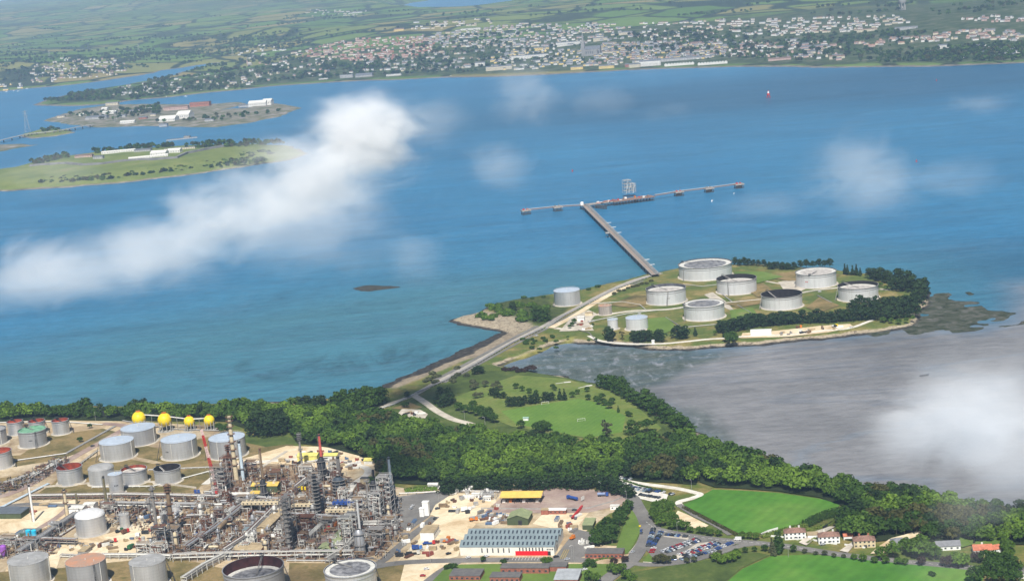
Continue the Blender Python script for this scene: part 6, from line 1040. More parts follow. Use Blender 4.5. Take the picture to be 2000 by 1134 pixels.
# loading canopy
c0 = P(977, 983, ZP); lc = empty('loading_canopy', c0 + UX * 17.5 + VX * 6, GA, 'tanker loading canopy with yellow ribbed roof on posts', 'canopy'); m_ = MB(); m_.add([(-17.5, -7, 5.6), (17.5, -7, 5.6), (17.5, 2, 8), (-17.5, 2, 8), (17.5, 7, 6.6), (-17.5, 7, 6.6), (-17.5, -7, 5.2), (17.5, -7, 5.2), (17.5, 2, 7.6), (-17.5, 2, 7.6), (17.5, 7, 6.2), (-17.5, 7, 6.2)], [(0, 1, 2, 3), (3, 2, 4, 5), (7, 6, 9, 8), (8, 9, 11, 10), (6, 7, 1, 0)]); m_.build('roof', M_YROOF, lc)
for i in range(7):
    for q in (-6, 6): m_ = MB(); m_.bar((-16.5 + i * 5.5, q, 0), (-16.5 + i * 5.5, q, 6), .3); m_.build('post', M_DARK, lc)
for i, mt in enumerate([M_WHITE, M_ORANGE, M_DARK, M_WHITE, M_DARK, M_PALE]): m_ = MB(); m_.box((-15 + i * 5.6, 0, 0), (2.4, 7, 2.2)); m_.build('loading_bay', mt, lc)
B_ = bld
B_('shed', 'olive green shed with open dark doorway behind the workshop', 'shed', (991, 1025), 17, 17, 5.2, 'gable', 3.0, M_OLW, M_OLR, along='y', door=(2, 3.2, 4, M_DARK)); B_('office_block', 'white flat roofed block with tan roof beside the refinery road', 'office', (821.7, 1054.7), 11, 17, 6.4, 'flat', 0, M_WHITE, M_TANR, side_win=(5, 1.6, 1.2, 4)); B_('office_building', 'low office with black flat roof and white rooflights at the lawn corner', 'office', (878, 1133), 23, 14, 3.6, 'flat', 0, M_BRICK, M_FLATR, win=(6, 1, 1.8, 1.3, 1.2)); B_('office_building', 'red brick office wing with grey flat roof', 'office', (957, 1138), 22, 10, 4.5, 'flat', 0, M_BRICK, M_FLATR, win=(6, 1, 1.6, 1.4, 1.6)); B_('office_building', 'long red brick office behind the brick wing', 'office', (978, 1120), 36, 9, 4.5, 'flat', 0, M_BRICK, M_FLATR, win=(8, 1, 1.6, 1.4, 1.6))
B_('office_building', 'brick block with pale grey sloping roof at the frame bottom', 'office', (1083, 1142), 17, 16, 4.5, 'mono', 1.8, M_BRICK, mat('pale_felt_roof', (.36, .38, .40), .7, scale=.2), win=(4, 1, 1.6, 1.4, 1.6)); B_('office_building', 'small brick office half cut by the frame beside the grey roof', 'office', (1072, 1116), 13, 9, 4, 'flat', 0, M_BRICK, M_FLATR); B_('canteen', 'single storey brick building with black roof and white windows', 'building', (1143, 1090), 28, 11, 3.8, 'flat', 0, M_BRICK, M_FLATR, win=(9, 1, 1.7, 1.3, 1.3)); B_('brick_store', 'small brick store with white roof beside the loading yard', 'store', (1072, 1004), 14, 5, 3.6, 'gable', .8, M_BRICK, M_WHITE, win=(4, 1, 1.2, 1, 1.6)); B_('brick_store', 'tiny brown brick hut beside the white roofed brick store', 'store', (1057, 1005), 6, 5, 4, 'flat', 0, M_BRICK, M_TANR); B_('shed', 'sage green roofed shed below the red barriers', 'shed', (1138, 1034), 8, 15, 4, 'mono', .6, M_OLW, M_OLR)
B_('works_hall', 'hall with mustard yellow roof and dark green wall', 'hall', (492, 966), 24, 12, 8, 'gable', 1.5, M_OLW, M_YROOF); B_('works_hall', 'lower mustard roofed annex in front of the yellow roofed hall', 'hall', (488, 974), 12, 6, 5, 'mono', .6, M_OLW, M_YROOF); B_('shed', 'lemon roofed shed with dark stripes at the edge of the wood', 'shed', (581, 900), 19, 11, 4.6, 'gable', 1.6, M_LEMON, M_LEMON); B_('shed', 'second lemon roofed shed behind the blue grey stack', 'shed', (632, 898), 13, 9, 4, 'gable', 1.3, M_PALE, M_LEMON); B_('hut', 'small hut with lemon yellow roof alone below the wood', 'hut', (711, 907), 8, 8, 3.6, 'gable', 1.6, M_PALE, M_LEMON, along='x'); B_('hut', 'small cream hut with dark flat roof by the gravel road', 'hut', (704, 943), 9, 5, 4, 'flat', 0, M_CREAM, M_FLATR)
B_('long_shed', 'long olive shed with pale green roof running towards the plant', 'shed', (628, 1084), 9, 66, 4.6, 'gable', 1.6, M_OLW, M_OLR, along='y'); B_('long_shed', 'short olive shed end joined to the long olive shed', 'shed', (622, 1080), 15, 12, 4, 'gable', 2, M_OLW, M_OLR, along='y'); B_('long_shed', 'long tan roofed shed between the two broad racks', 'shed', (502, 1045), 9.5, 48, 6, 'gable', 1.4, M_TANR, M_TANR, along='y'); B_('pump_house', 'brick pump house with wide tan roof', 'building', (456, 1084), 23, 16, 4.5, 'gable', 1, M_BRICK, M_TANR, win=(5, 1, 2, 2, 1)); B_('pump_house', 'brick hut with white roof beside the pump house', 'building', (436, 1083), 5.5, 8, 4, 'flat', 0, M_BRICK, M_WHITE); B_('cabin', 'white cabin with blue glass roof beside the tan shed', 'cabin', (474, 1043), 10, 8, 3.6, 'flat', 0, M_PALE, M_SHEDR); B_('cabin', 'small white box cabin at the foot of the tan shed', 'cabin', (527, 1052), 5, 3, 3, 'flat', 0, M_WHITE, M_WHITE)
B_('plant_building', 'tan roofed plant building below the brown stack', 'building', (399, 1010), 9, 14, 4.5, 'flat', 0, M_CREAM, M_TANR); B_('control_building', 'dark roofed building with open bays at the frame edge', 'building', (-14, 1013), 27, 16, 5, 'mono', .8, M_OLW, mat('blue_grey_roof', (.12, .14, .165), .7, scale=.2)); B_('equipment_box', 'dark green equipment box under the two cyan tanks', 'building', (36, 1051), 16, 11, 4.6, 'flat', 0, M_OLW, mat('teal_grey_roof', (.16, .20, .20), .7)); B_('plant_building', 'white plant building with shallow roof behind the domed tank', 'building', (133, 1006), 14, 10, 6, 'gable', 1, M_WHITE, M_PALE, side_win=None); B_('plant_building', 'second white plant building joined behind the first', 'building', (163, 999), 10, 9, 6, 'gable', 1, M_WHITE, M_PALE); B_('equipment_box', 'tan topped grey container unit in the pale yard', 'building', (153, 1084), 6, 12, 3.4, 'flat', 0, M_STEEL, M_TANR)
for x, lab in ((56, 'cyan tank on the green box, nearer the frame edge'), (67, 'cyan tank on the green box, next to the slim white stack')): o = P(x, 1046, ZP + 5); t = empty('cyan_tank', o, 0, lab, 'tank'); m_ = MB(); m_.lathe([(2.1, 0), (2.1, 5), (1.4, 5.6), (.05, 5.8)], n=18); m_.build('shell', M_CYAN, t); m_ = MB(); m_.lathe([(2.12, 4.6), (2.3, 4.6), (2.3, 4.85), (2.12, 4.85)], n=18); m_.build('hoop', M_CYAN, t)
for i, (x, y, w, d, h, lab) in enumerate([(820, 1009, 3.5, 3.5, 7, 'short white silo box beside the taller one'), (826.5, 1007, 5, 4, 11.5, 'tall white silo box beside the workshop apron')]): B_('silo_box', lab, 'silo', (x, y), w, d, h, 'flat', 0, M_WHITE, M_WHITE)
for x, y, w, lab in [(836, 953, 12, 'pale portable cabin with ribbed roof beneath the pines'), (850, 954, 10, 'second pale portable cabin beneath the pines'), (868, 946, 9, 'blue roofed portable cabin beneath the pines'), (905, 958, 8, 'white process cabin behind the loading yard'), (922, 972, 9, 'boxy white plant unit beside the loading canopy'), (945, 978, 6, 'small white plant unit with dark opening'), (1040, 952, 16, 'cream terrace of huts half hidden by the pine belt'), (930, 950, 14, 'cream hut behind the first pines of the belt'), (985, 948, 14, 'cream hut behind the middle of the pine belt')]: B_('cabin', lab, 'cabin', (x, y), w, 4.5, 3.4, 'gable', .7, M_WHITE if 'white' in lab or 'pale' in lab else M_CREAM, M_CYAN if 'blue' in lab else M_PALE, win=(3, 1, 1.1, 1, 1.2))
wframe(955, 972, 14, 8, 1, M_GALV, 'low silver pipe deck beside the loading canopy', 91, 4.5, 6); B_('gatehouse', 'small white gatehouse on the loading yard edge', 'hut', (1192, 995), 7, 4, 3, 'flat', 0, M_WHITE, M_PALE, win=(2, 1, 1.2, 1, 1))
B_('site_hut', 'white site building on the island shore track', 'building', (1466, 655), 23, 6, 5.2, 'flat', 0, M_WHITE, M_WHITE); B_('site_hut', 'white gatehouse at the start of the island road', 'building', (1128, 628), 8, 7, 5, 'gable', 1, M_WHITE, M_PALE); B_('site_hut', 'cream hut beside the island gatehouse', 'building', (1143, 617), 9, 6, 3.5, 'flat', 0, M_CREAM, M_TANR); B_('site_hut', 'tiny white kiosk below the island conifers', 'building', (1273, 672), 3, 3, 4, 'flat', 0, M_WHITE, M_WHITE); B_('shelter', 'green roofed shelter beside the football pitch', 'shelter', (1022, 821), 5, 3, 2.5, 'gable', .6, M_WHITE, mat('mint_roof', (.30, .45, .38), .7))
# houses by the road
for fl, w, lab, chim, wm in [((1533, 1054), 15.5, 'first white semi-detached house with brown hipped roof, next to the tall conifers', 2, M_WHITE), ((1599, 1062), 15.5, 'white and grey house with brown hipped roof, second along the road', 2, M_WHITE), ((1668, 1070), 15.5, 'cream house with brown hipped roof, third along the road', 2, M_CREAM)]: B_('house', lab, 'house', fl, w, 8.5, 5.4, 'hip', 2.6, wm, M_TILE, win=(5, 2, 1.3, 1.2, 1.0), door=(1, 1.2, 2.1, M_DARK), rz=-.10, chim=chim)
B_('garage', 'low garage with brown roof beside the first white house', 'garage', (1578, 1052), 8, 7, 2.8, 'flat', 0, M_WHITE, M_TANR, rz=-.1); B_('bungalow', 'bungalow with grey hipped roof among garden trees', 'bungalow', (1742, 1068), 12, 9, 3.2, 'hip', 2.4, M_WHITE, mat('grey_tile', (.20, .205, .22), .85, scale=.6), win=(3, 1, 1.4, 1.2, 1), rz=-.1); B_('bungalow', 'long bungalow with dark grey roof behind garden trees', 'bungalow', (1829, 1075), 17, 8, 3.2, 'gable', 2.6, M_WHITE, MATS['grey_tile'], win=(4, 1, 1.4, 1.2, 1), rz=-.1); B_('bungalow', 'bungalow with bright terracotta roof', 'bungalow', (1902, 1083), 13, 9, 3.4, 'gable', 2.6, M_WHITE, M_TERR, win=(3, 1, 1.4, 1.2, 1), rz=-.12, chim=1); B_('bungalow', 'terracotta roofed wing joined to the red roofed bungalow', 'bungalow', (1930, 1082), 10, 7, 3, 'gable', 2, M_WHITE, M_TERR, rz=.2); B_('bungalow', 'small terracotta roofed outbuilding behind the second house', 'outbuilding', (1648, 1054), 7, 6, 3, 'gable', 1.5, M_WHITE, M_TERR, rz=-.1); B_('house', 'dark roofed house cut by the lower corner of the frame', 'house', (1990, 1130), 14, 9, 4, 'gable', 3, M_PALE, M_FLATR, rz=-.1)
sheet('driveway', [(1560, 1058), (1582, 1040), (1620, 1027), (1632, 1027), (1600, 1044), (1575, 1064)], M_CONC); sheet('driveway', [(1640, 1074), (1665, 1056), (1674, 1056), (1656, 1078)], M_CONC); sheet('front_garden', [(1700, 1080), (1716, 1066), (1740, 1050), (1800, 1034), (1805, 1040), (1760, 1058), (1740, 1078)], M_SAND); sheet('front_garden', [(1840, 1062), (1880, 1046), (1902, 1042), (1900, 1062), (1870, 1070)], M_LAWN); sheet('front_garden', [(1904, 1062), (1908, 1042), (1952, 1046), (1962, 1070), (1945, 1078)], M_LAWN)
def wall_line(pts, h, mt, label, name='garden_wall', th=.4, cat='wall', group=None):
    W_ = poly(pts, 0); o = W_[0].copy(); m_ = MB(); strip(m_, [p - o for p in W_], th, ZP, ZP + h); b = m_.build(name, mt); b.location = o; return tag(b, label, cat, group)
wall_line([(1487, 1056), (1500, 1050), (1520, 1044)], 2.2, M_WHITE, 'white wall running up beside the yellow-green hedge'); wall_line([(1496, 1056), (1530, 1059), (1560, 1064)], 1.2, M_WHITE, 'low white wall in front of the first white house'); wall_line([(1583, 1064), (1610, 1069), (1635, 1073)], 1.2, M_WHITE, 'low white wall in front of the second house'); wall_line([(1650, 1074), (1670, 1077), (1690, 1080)], 1.2, M_WHITE, 'low white wall in front of the cream house'); wall_line([(1608, 1042), (1622, 1034), (1634, 1028)], 2, M_DARK, 'black fence beside the long driveway', 'garden_fence', cat='fence'); wall_line([(1909, 1042), (1934, 1046), (1935, 1050), (1953, 1053)], 1.6, M_CREAM, 'pale wooden deck fence behind the red roofed house', 'garden_fence', cat='fence'); wall_line([(50, 812), (110, 812), (170, 815), (215, 822)], 6, M_DARK, 'dark retaining wall along the foot of the wood', 'retaining_wall', 1); wall_line([(1118, 1024), (1128, 1012), (1138, 1000)], 2.2, M_RED, 'row of red barriers beside the sage green shed', 'barrier', 1.4, 'barrier'); wall_line([(940, 1002), (1000, 1003), (1060, 1004), (1150, 1002), (1200, 988), (1232, 974)], 1.2, M_CONCW, 'low concrete wall around the loading yard', 'yard_wall'); wall_line([(60, 962), (180, 952), (300, 950), (385, 962)], 1.6, M_CONC, 'pale bund wall below the open tanks', 'bund_wall', .8); wall_line([(300, 1092), (215, 1098), (120, 1096)], 1.6, M_CONC, 'pale bund wall above the three big corner tanks', 'bund_wall', .8)
# goals on the pitch
def goal(x, y, rz, label):
    p = P(x, y, ZP + .2); t = empty('football_goal', p, rz, label, 'goal'); m_ = MB(); m_.bar((-3.7, 0, 0), (-3.7, 0, 2.5), .18); m_.bar((3.7, 0, 0), (3.7, 0, 2.5), .18); m_.bar((-3.7, 0, 2.5), (3.7, 0, 2.5), .18); m_.build('goal_frame', M_WHITE, t); m_ = MB(); [m_.bar((q, 0, 2.5), (q, 1.6, 0), .1) for q in (-3.7, 3.7)]; m_.bar((-3.7, 1.6, 0), (3.7, 1.6, 0), .1); m_.build('net_stay', M_PALE, t)
goal(1065, 789, .15, 'white football goal at the far end of the pitch'); goal(1135.5, 822, .15, 'white football goal at the near end of the pitch')
for i, (x, y) in enumerate([(1108, 746), (1150, 753)]): o = P(x, y, ZP + .2); t = empty('picnic_slab', o, .3 * i, ['pale picnic slab with path on the back lawn', 'pale forked slab near the mudflat end of the lawn'][i], 'slab'); m_ = MB(); m_.box((0, 0, 0), (7, 3, .3)); m_.build('slab', M_PALE, t); m_ = MB(); m_.box((-8, -1, 0), (9, 1, .2), .2); m_.build('path', M_PALE, t)
# ================================================================== VEHICLES AND SMALL THINGS
CARC = {'white': (.78, .78, .78), 'silver': (.50, .52, .55), 'black': (.015, .016, .018), 'dark grey': (.07, .075, .085), 'blue': (.03, .08, .28), 'red': (.42, .015, .015), 'pale blue': (.30, .40, .50)}
CARM = {k: mat('car_paint_' + k.replace(' ', '_'), v, .25, .15, var=.02, spec=.6) for k, v in CARC.items()}; CARM['yellow'] = M_YEL; CARM['orange'] = M_ORANGE; M_TYRE = mat('tyre', (.02, .02, .02), .9)
def car_body():
    m_ = MB(); x, y = 2.15, .88; prof = [(-2.15, .35), (-2.15, .85), (-1.75, .95), (-1.3, 1.42), (.35, 1.45), (1.05, .98), (2.0, .82), (2.15, .6), (2.15, .35)]
    vs = [(a, -y if z < 1 else -y * .82, z) for a, z in prof] + [(a, y if z < 1 else y * .82, z) for a, z in prof]; n = len(prof); m_.add(vs, [tuple(range(n)), tuple(range(2 * n - 1, n - 1, -1))] + [(i, i + n, (i + 1) % n + n, (i + 1) % n) for i in range(n)]); return m_
def car_glass():
    m_ = MB(); y = .735; m_.add([(-1.70, -y, 1.0), (-1.3, -y, 1.40), (.33, -y, 1.43), (1.0, -y, 1.02), (-1.70, y, 1.0), (-1.3, y, 1.40), (.33, y, 1.43), (1.0, y, 1.02)], [])
    m_.add([(.42, -.7, 1.44), (1.09, -.82, 1.0), (1.09, .82, 1.0), (.42, .7, 1.44)], [(0, 1, 2, 3)]); m_.add([(-1.36, -.7, 1.42), (-1.36, .7, 1.42), (-1.80, .82, .97), (-1.80, -.82, .97)], [(0, 1, 2, 3)])
    for s_ in (-1, 1): m_.add([(-1.5, s_ * .87, 1.02), (.85, s_ * .87, 1.02), (.3, s_ * .76, 1.38), (-1.2, s_ * .76, 1.38)], [(0, 1, 2, 3)])
    return m_
CARP = {}
def car(p, rz, col, label, group=None, name='parked_car'):
    if col not in CARP:
        o = car_body().build(name, CARM[col]); car_glass().build('window_glass', M_GLASS, o)
        for a in (-1.3, 1.35):
            for b in (-.8, .8): m_ = MB(); m_.tube((a, b - .1, .33), (a, b + .1, .33), .33, n=10); m_.build('wheel', M_TYRE, o)
        CARP[col] = o; o.location = p; o.rotation_euler.z = rz; return tag(o, label, 'car', group)
    return dup(CARP[col], p, rz, 1, label, 'car', group)
rc_ = random.Random(9); MIX = ['white', 'silver', 'silver', 'black', 'dark grey', 'dark grey', 'blue', 'pale blue', 'red', 'white', 'silver', 'black']; DK = ['black', 'dark grey', 'blue', 'dark grey', 'black', 'silver', 'pale blue']
def row(a, b, n, pal, where, turn=1.57, jit=.25):
    A_ = P(a[0], a[1], ZP + .62); B_ = P(b[0], b[1], ZP + .62); d = (B_ - A_); an = math.atan2(d.y, d.x); cs = [rc_.choice(pal) for _ in range(n)]
    for i, c in enumerate(cs):
        if rc_.random() < .06: continue
        l, r = (cs[i - 1] if i else None), (cs[i + 1] if i < n - 1 else None)
        w_ = f"{c} car between a {l} and a {r} car" if l and r else f"{c} car at the {'near' if not l else 'far'} end"
        lab = f"{w_} {where}" if len(f"{w_} {where}".split()) < 17 else f"{c} car between {l} and {r} cars {where}"; car(A_ + d * ((i + rc_.uniform(-jit, jit) * .3) / max(1, n - 1)), an + turn + rc_.uniform(-.05, .05) + (math.pi if rc_.random() < .5 else 0), c, lab, 'parked cars')
row((1266.5, 1066), (1276, 1033), 13, DK, 'in the roadside row'); row((1275, 1066), (1291, 1039), 13, DK + ['white'], 'in the second row'); row((1302, 1044), (1341, 1047.5), 9, DK, 'in the top row'); row((1293, 1077), (1360, 1053), 17, MIX + ['white', 'white'], 'in the first middle row'); row((1302, 1078), (1365, 1055.5), 17, MIX, 'in the second middle row')
row((1327, 1083), (1396, 1059.5), 18, MIX + ['red'], 'in the third middle row'); row((1336, 1085), (1404, 1061.5), 17, MIX, 'in the fourth middle row'); row((1331, 1092), (1395, 1075), 11, DK, 'in the lowest row'); row((1400, 1072), (1428, 1060), 7, ['white', 'silver', 'blue'], 'in the end row'); row((1308, 1092), (1324, 1091), 4, DK, 'by the corner tree'); row((1273, 1078), (1277, 1070), 3, ['white', 'red', 'white'], 'on the car park lawn edge')
row((1193, 930), (1231, 936), 9, MIX + ['white'], 'along the gravel track'); row((1204, 941), (1230, 947), 6, MIX, 'under the trees by the gravel track'); row((1234, 950.5), (1314, 965), 19, DK + ['white', 'blue'], 'in the overflow park'); row((1237, 954.5), (1275, 962), 8, MIX, 'in the short overflow row'); row((1240, 964), (1287, 972), 10, ['black', 'dark grey'], 'in the shaded overflow row')
for x, y, c, rz, lab in [(1252.6, 1036, 'blue', 1.3, 'blue car stopped beside the gate lawn'), (1253, 1041, 'dark grey', 1.3, 'dark grey car behind the blue car beside the gate lawn'), (1236, 1078, 'silver', .9, 'silver car at the gate lawn bend'), (803, 993, 'silver', 1.0, 'silver pickup like car on the workshop apron'), (806, 988, 'white', 1.0, 'white car ahead of the silver one on the workshop apron'), (854.7, 993, 'dark grey', .3, 'dark grey car on the pale yard by the trench'), (849.5, 1012.5, 'black', 1.2, 'black car above the white flat office'), (876.3, 1081, 'black', .5, 'black car left of the workshop end'), (840, 1081, 'yellow', .1, 'yellow car on the pale yard'), (825.8, 1124, 'red', -.1, 'red car on the pale road below the dry grass'), (915, 1088.5, 'white', .6, 'white car at the workshop front'), (950, 1086, 'white', .5, 'white car nearer the middle of the workshop front'), (988, 1092, 'dark grey', -.2, 'dark grey car parked along the workshop road'),
    (1086, 1087, 'black', .3, 'black car at the workshop gable'), (1108, 1092, 'silver', 0, 'silver car between the workshop and the canteen'), (1142, 1112, 'white', .4, 'white car below the canteen hedge'), (833, 1111, 'white', 0, 'white car on the lower refinery road'), (1122, 996, 'dark grey', -.2, 'dark grey car behind the brick store'), (781, 1017, 'white', .3, 'white car near the red painted ground'), (181, 871, 'dark grey', .8, 'dark car on the tank farm road'), (1048, 656, 'white', .6, 'white car driving on the causeway'), (1249, 613, 'white', .1, 'white vehicle among the island pipes'), (1601, 570, 'white', .1, 'white vehicle on the island road'), (1663, 639, 'white', .2, 'white vehicle on the shore works pad'), (1607, 1063, 'silver', .2, 'silver car in front of the second house'), (1771, 1052, 'white', .2, 'white car behind the grey bungalow'), (932, 1011, 'silver', .3, 'silver car in the yard behind the workshop')]: car(P(x, y, ZP + .5), rz, c, lab)
def van(x, y, rz, label, L_=5.6): p = P(x, y, ZP + .75); t = empty('van', p, rz, label, 'van'); m_ = MB(); m_.prism([(-L_ / 2, -1), (L_ / 2 - .9, -1), (L_ / 2 - .9, 1), (-L_ / 2, 1)], .4, 2.5); m_.prism([(L_ / 2 - .9, -.95), (L_ / 2, -.9), (L_ / 2, .9), (L_ / 2 - .9, .95)], .4, 1.4); m_.build('body', CARM['white'], t); m_ = MB(); m_.add([(L_ / 2 - .88, -.85, 2.3), (L_ / 2 - .2, -.85, 1.42), (L_ / 2 - .2, .85, 1.42), (L_ / 2 - .88, .85, 2.3)], [(0, 1, 2, 3)]); m_.build('windscreen', M_GLASS, t); [MBw(t, a, b) for a in (-L_ * .3, L_ * .3) for b in (-.9, .9)]
def MBw(t, a, b, r=.38): m_ = MB(); m_.tube((a, b - .12, r), (a, b + .12, r), r, n=10); m_.build('wheel', M_TYRE, t)
van(1441, 1054, 2.9, 'white van driving on the road by the lane end'); van(1196, 931, .3, 'white van at the start of the gravel track row')
def lorry(x, y, rz, cabm, bodm, label, kind='tanker', L_=11):
    p = P(x, y, ZP + .45); t = empty('lorry', p, rz, label, 'lorry'); m_ = MB(); m_.box((L_ / 2 - 1.1, 0, .6), (2.2, 2.4, 2.4)); m_.build('cab', cabm, t); m_ = MB(); m_.box((L_ / 2 - .02, 0, 1.9), (.12, 2.1, .8)); m_.build('windscreen', M_GLASS, t); m_ = MB(); l = L_ - 2.7
    if kind == 'tanker': m_.tube((-L_ / 2, 0, 1.9), (-L_ / 2 + l, 0, 1.9), 1.25, n=14)
    elif kind == 'flat': m_.box((-L_ / 2 + l / 2, 0, 1.0), (l, 2.4, .3)); m_.box((-L_ / 2 + l * .4, 0, 1.3), (l * .5, 1.9, 1.1))
    else: m_.box((-L_ / 2 + l / 2, 0, .8), (l, 2.5, 2.7))
    m_.build('tank' if kind == 'tanker' else 'load_bed', bodm, t); m_ = MB(); m_.box((0, 0, .5), (L_ - .6, 1.1, .3)); m_.build('chassis', M_DARK, t); [MBw(t, a, b, .5) for a in (L_ / 2 - 1.2, -L_ / 2 + 1, -L_ / 2 + 2.3) for b in (-1, 1)]
lorry(1118, 975, 2.35, M_BLUE, M_BLUE, 'dark blue tanker lorry in the middle of the loading yard'); lorry(1178, 968, -.2, M_BLUE, mat('slate_blue_paint', (.20, .26, .42), .4), 'blue and grey tanker lorry near the yard exit', L_=9); lorry(925, 1016, .1, M_ORANGE, M_ORANGE, 'orange works lorry on the pale yard', 'flat', 7); lorry(256, 1070, 1.2, M_GREEN, M_GREEN, 'green lorry beside the cream concrete frames', 'box', 7); lorry(872, 1056, 1.0, M_ORANGE, M_ORANGE, 'orange digger truck beside the white flat office', 'flat', 8); lorry(245, 1040, .9, M_RED, M_RUST, 'dark red lorry behind the white domed tank', 'box', 7); lorry(233, 1038, .6, M_GREEN, M_DARK, 'dark green lorry beside the dark red one', 'flat', 7); lorry(221, 1058, .3, M_RED, M_STEEL, 'small red truck on the pale yard', 'flat', 6); lorry(588, 957, -.1, M_YEL, M_YEL, 'yellow mobile crane truck below the black furnace', 'box', 9); lorry(838, 1062, -.1, M_RED, M_BLUE, 'blue flatbed with red cab beside the white office', 'flat', 10); lorry(815, 1072, -.1, mat('mid_blue_paint', (.08, .22, .55), .5), M_BLUE, 'blue truck at the roadside below the white office', 'box', 8); lorry(805, 1082, .0, M_PALE, M_DARK, 'dark flatbed trailer with pale cab by the road', 'flat', 12); lorry(1118, 1052, .9, M_ORANGE, M_ORANGE, 'orange loader behind the workshop gable', 'flat', 5); lorry(910, 997, .1, M_WHITE, M_WHITE, 'white trailer beside the grass mound', 'box', 8); lorry(640, 1036, 1.2, M_RED, M_RED, 'red truck in the lane beside the olive shed', 'flat', 8); lorry(656, 1026, 1.2, M_RED, M_ORANGE, 'orange red truck farther up the lane beside the olive shed', 'box', 7); lorry(1560, 640, .1, M_ORANGE, M_RUST, 'orange digger on the island shore pad', 'flat', 7); lorry(1630, 638, .1, M_YEL, M_PALE, 'yellow machine on the island shore pad', 'flat', 7); lorry(385, 963, .3, M_BLUE, M_BLUE, 'small blue truck at the road corner by the black tank', 'box', 5); lorry(832, 1000, 1.2, M_RED, M_RED, 'red truck tucked behind the white silo boxes', 'box', 6)
# loose stores: containers, crates, pipe stacks, skips
def stuffbox(p, rz, label, mt, kind, group=None, sc_=1.0):
    if kind == 'container':
        t = empty('container', p, rz, label, 'container', group); m_ = MB(); m_.box((0, 0, .1), (6.1 * sc_, 2.4, 2.5)); m_.build('body', mt, t); m_ = MB(); [m_.box((-3.05 * sc_ + i * .6 * sc_, -1.23, .2), (.22, .08, 2.3)) for i in range(1, 10)]; m_.build('rib', mt, t); m_ = MB(); m_.box((3.06 * sc_, 0, .2), (.08, 2.2, 2.3)); m_.build('door', M_STEEL, t)
    elif kind == 'pipes':
        t = empty('pipe_stack', p, rz, label, 'pipe stack', group)
        for i in range(7): m_ = MB(); m_.tube((-4, -1.6 + (i % 4) * .85 + (i // 4) * .4, .4 + (i // 4) * .7), (4, -1.6 + (i % 4) * .85 + (i // 4) * .4, .4 + (i // 4) * .7), .38, n=8); m_.build('pipe', mt, t)
    elif kind == 'skip':
        t = empty('skip', p, rz, label, 'skip', group); m_ = MB(); m_.add([(-1.3, -.9, .1), (1.3, -.9, .1), (1.3, .9, .1), (-1.3, .9, .1), (-2, -1, 1.4), (2, -1, 1.4), (2, 1, 1.4), (-2, 1, 1.4)], [(3, 2, 1, 0), (0, 1, 5, 4), (1, 2, 6, 5), (2, 3, 7, 6), (3, 0, 4, 7)]); m_.build('body', mt, t); m_ = MB(); m_.box((0, 0, .2), (3, 1.7, .8)); m_.build('rubble', M_BROWN, t)
    else:
        t = empty('crate_stack', p, rz, label, 'crates', group)
        for i in range(4): m_ = MB(); m_.box(((i % 2) * 1.6 - .8, (i // 2) * 1.5 - .7, 0), (1.4, 1.3, 1 + (i % 3) * .6)); m_.build('crate', mt, t)
MW = {'red': M_RED, 'blue': M_BLUE, 'white': M_WHITE, 'orange': M_ORANGE, 'rusty': M_RUST, 'grey': M_STEEL, 'pale': M_PALE, 'green': M_GREEN, 'brown': M_BROWN, 'yellow': M_YEL, 'galvanised': M_GALV}
MW = {**{k: MW[k] for k in ('white', 'rusty', 'grey', 'pale', 'brown', 'galvanised')}, 'faded red': mat('faded_red', (.30, .08, .06), .8, scale=.5), 'faded blue': mat('faded_blue', (.10, .16, .27), .8, scale=.5), 'tan': M_TANR, 'dark': M_DARK}
YZ = [([(790, 1040), (820, 1060), (900, 1050), (890, 1080), (800, 1092), (770, 1085)], 26, MW), ([(855, 985), (900, 968), (970, 975), (985, 1000), (985, 1020), (930, 1018)], 26, MW), ([(930, 1004), (995, 1005), (990, 1022), (960, 1024)], 30, {k: MW[k] for k in ('grey', 'galvanised', 'rusty', 'faded blue', 'white', 'brown')}), ([(1050, 1012), (1135, 1006), (1120, 1040), (1090, 1030)], 12, MW), ([(1120, 1070), (1150, 1045), (1158, 1060), (1148, 1072)], 7, {k: MW[k] for k in ('white', 'pale', 'grey')}), ([(100, 1062), (215, 1052), (330, 1020), (320, 1060), (240, 1080), (120, 1084)], 34, MW), ([(560, 885), (640, 880), (715, 897), (690, 920), (620, 908), (540, 915)], 46, MW), ([(0, 1035), (120, 1015), (130, 1030), (20, 1060)], 10, MW), ([(80, 905), (130, 890), (60, 940), (0, 950)], 10, {'grey': M_STEEL, 'galvanised': M_GALV, 'rusty': M_RUST}), ([(780, 1020), (840, 1010), (850, 1030), (790, 1040)], 6, MW), ([(60, 985), (140, 980), (130, 1000), (60, 1010)], 6, MW),
      ([(1510, 652), (1650, 636), (1655, 640), (1540, 656)], 18, MW), ([(1130, 630), (1160, 612), (1160, 640), (1140, 648)], 10, MW), ([(782, 802), (820, 801), (826, 812), (795, 812)], 6, MW), ([(210, 985), (440, 985), (420, 1010), (220, 1012)], 26, MW), ([(600, 1080), (690, 1086), (560, 1092), (450, 1088)], 16, MW), ([(20, 835), (130, 830), (120, 826), (20, 826)], 7, MW), ([(870, 962), (960, 958), (975, 972), (900, 975)], 14, {'grey': M_STEEL, 'galvanised': M_GALV, 'white': M_WHITE, 'pale': M_PALE})]
MARKS += [(a, P(x, y)) for a, x, y in [('the shore works pad', 1590, 645), ('the island gatehouse', 1140, 630), ('the junction pad', 800, 806), ('the tank farm top road', 80, 830), ('the scrap pile', 965, 1012), ('the lemon hut', 715, 905)]]
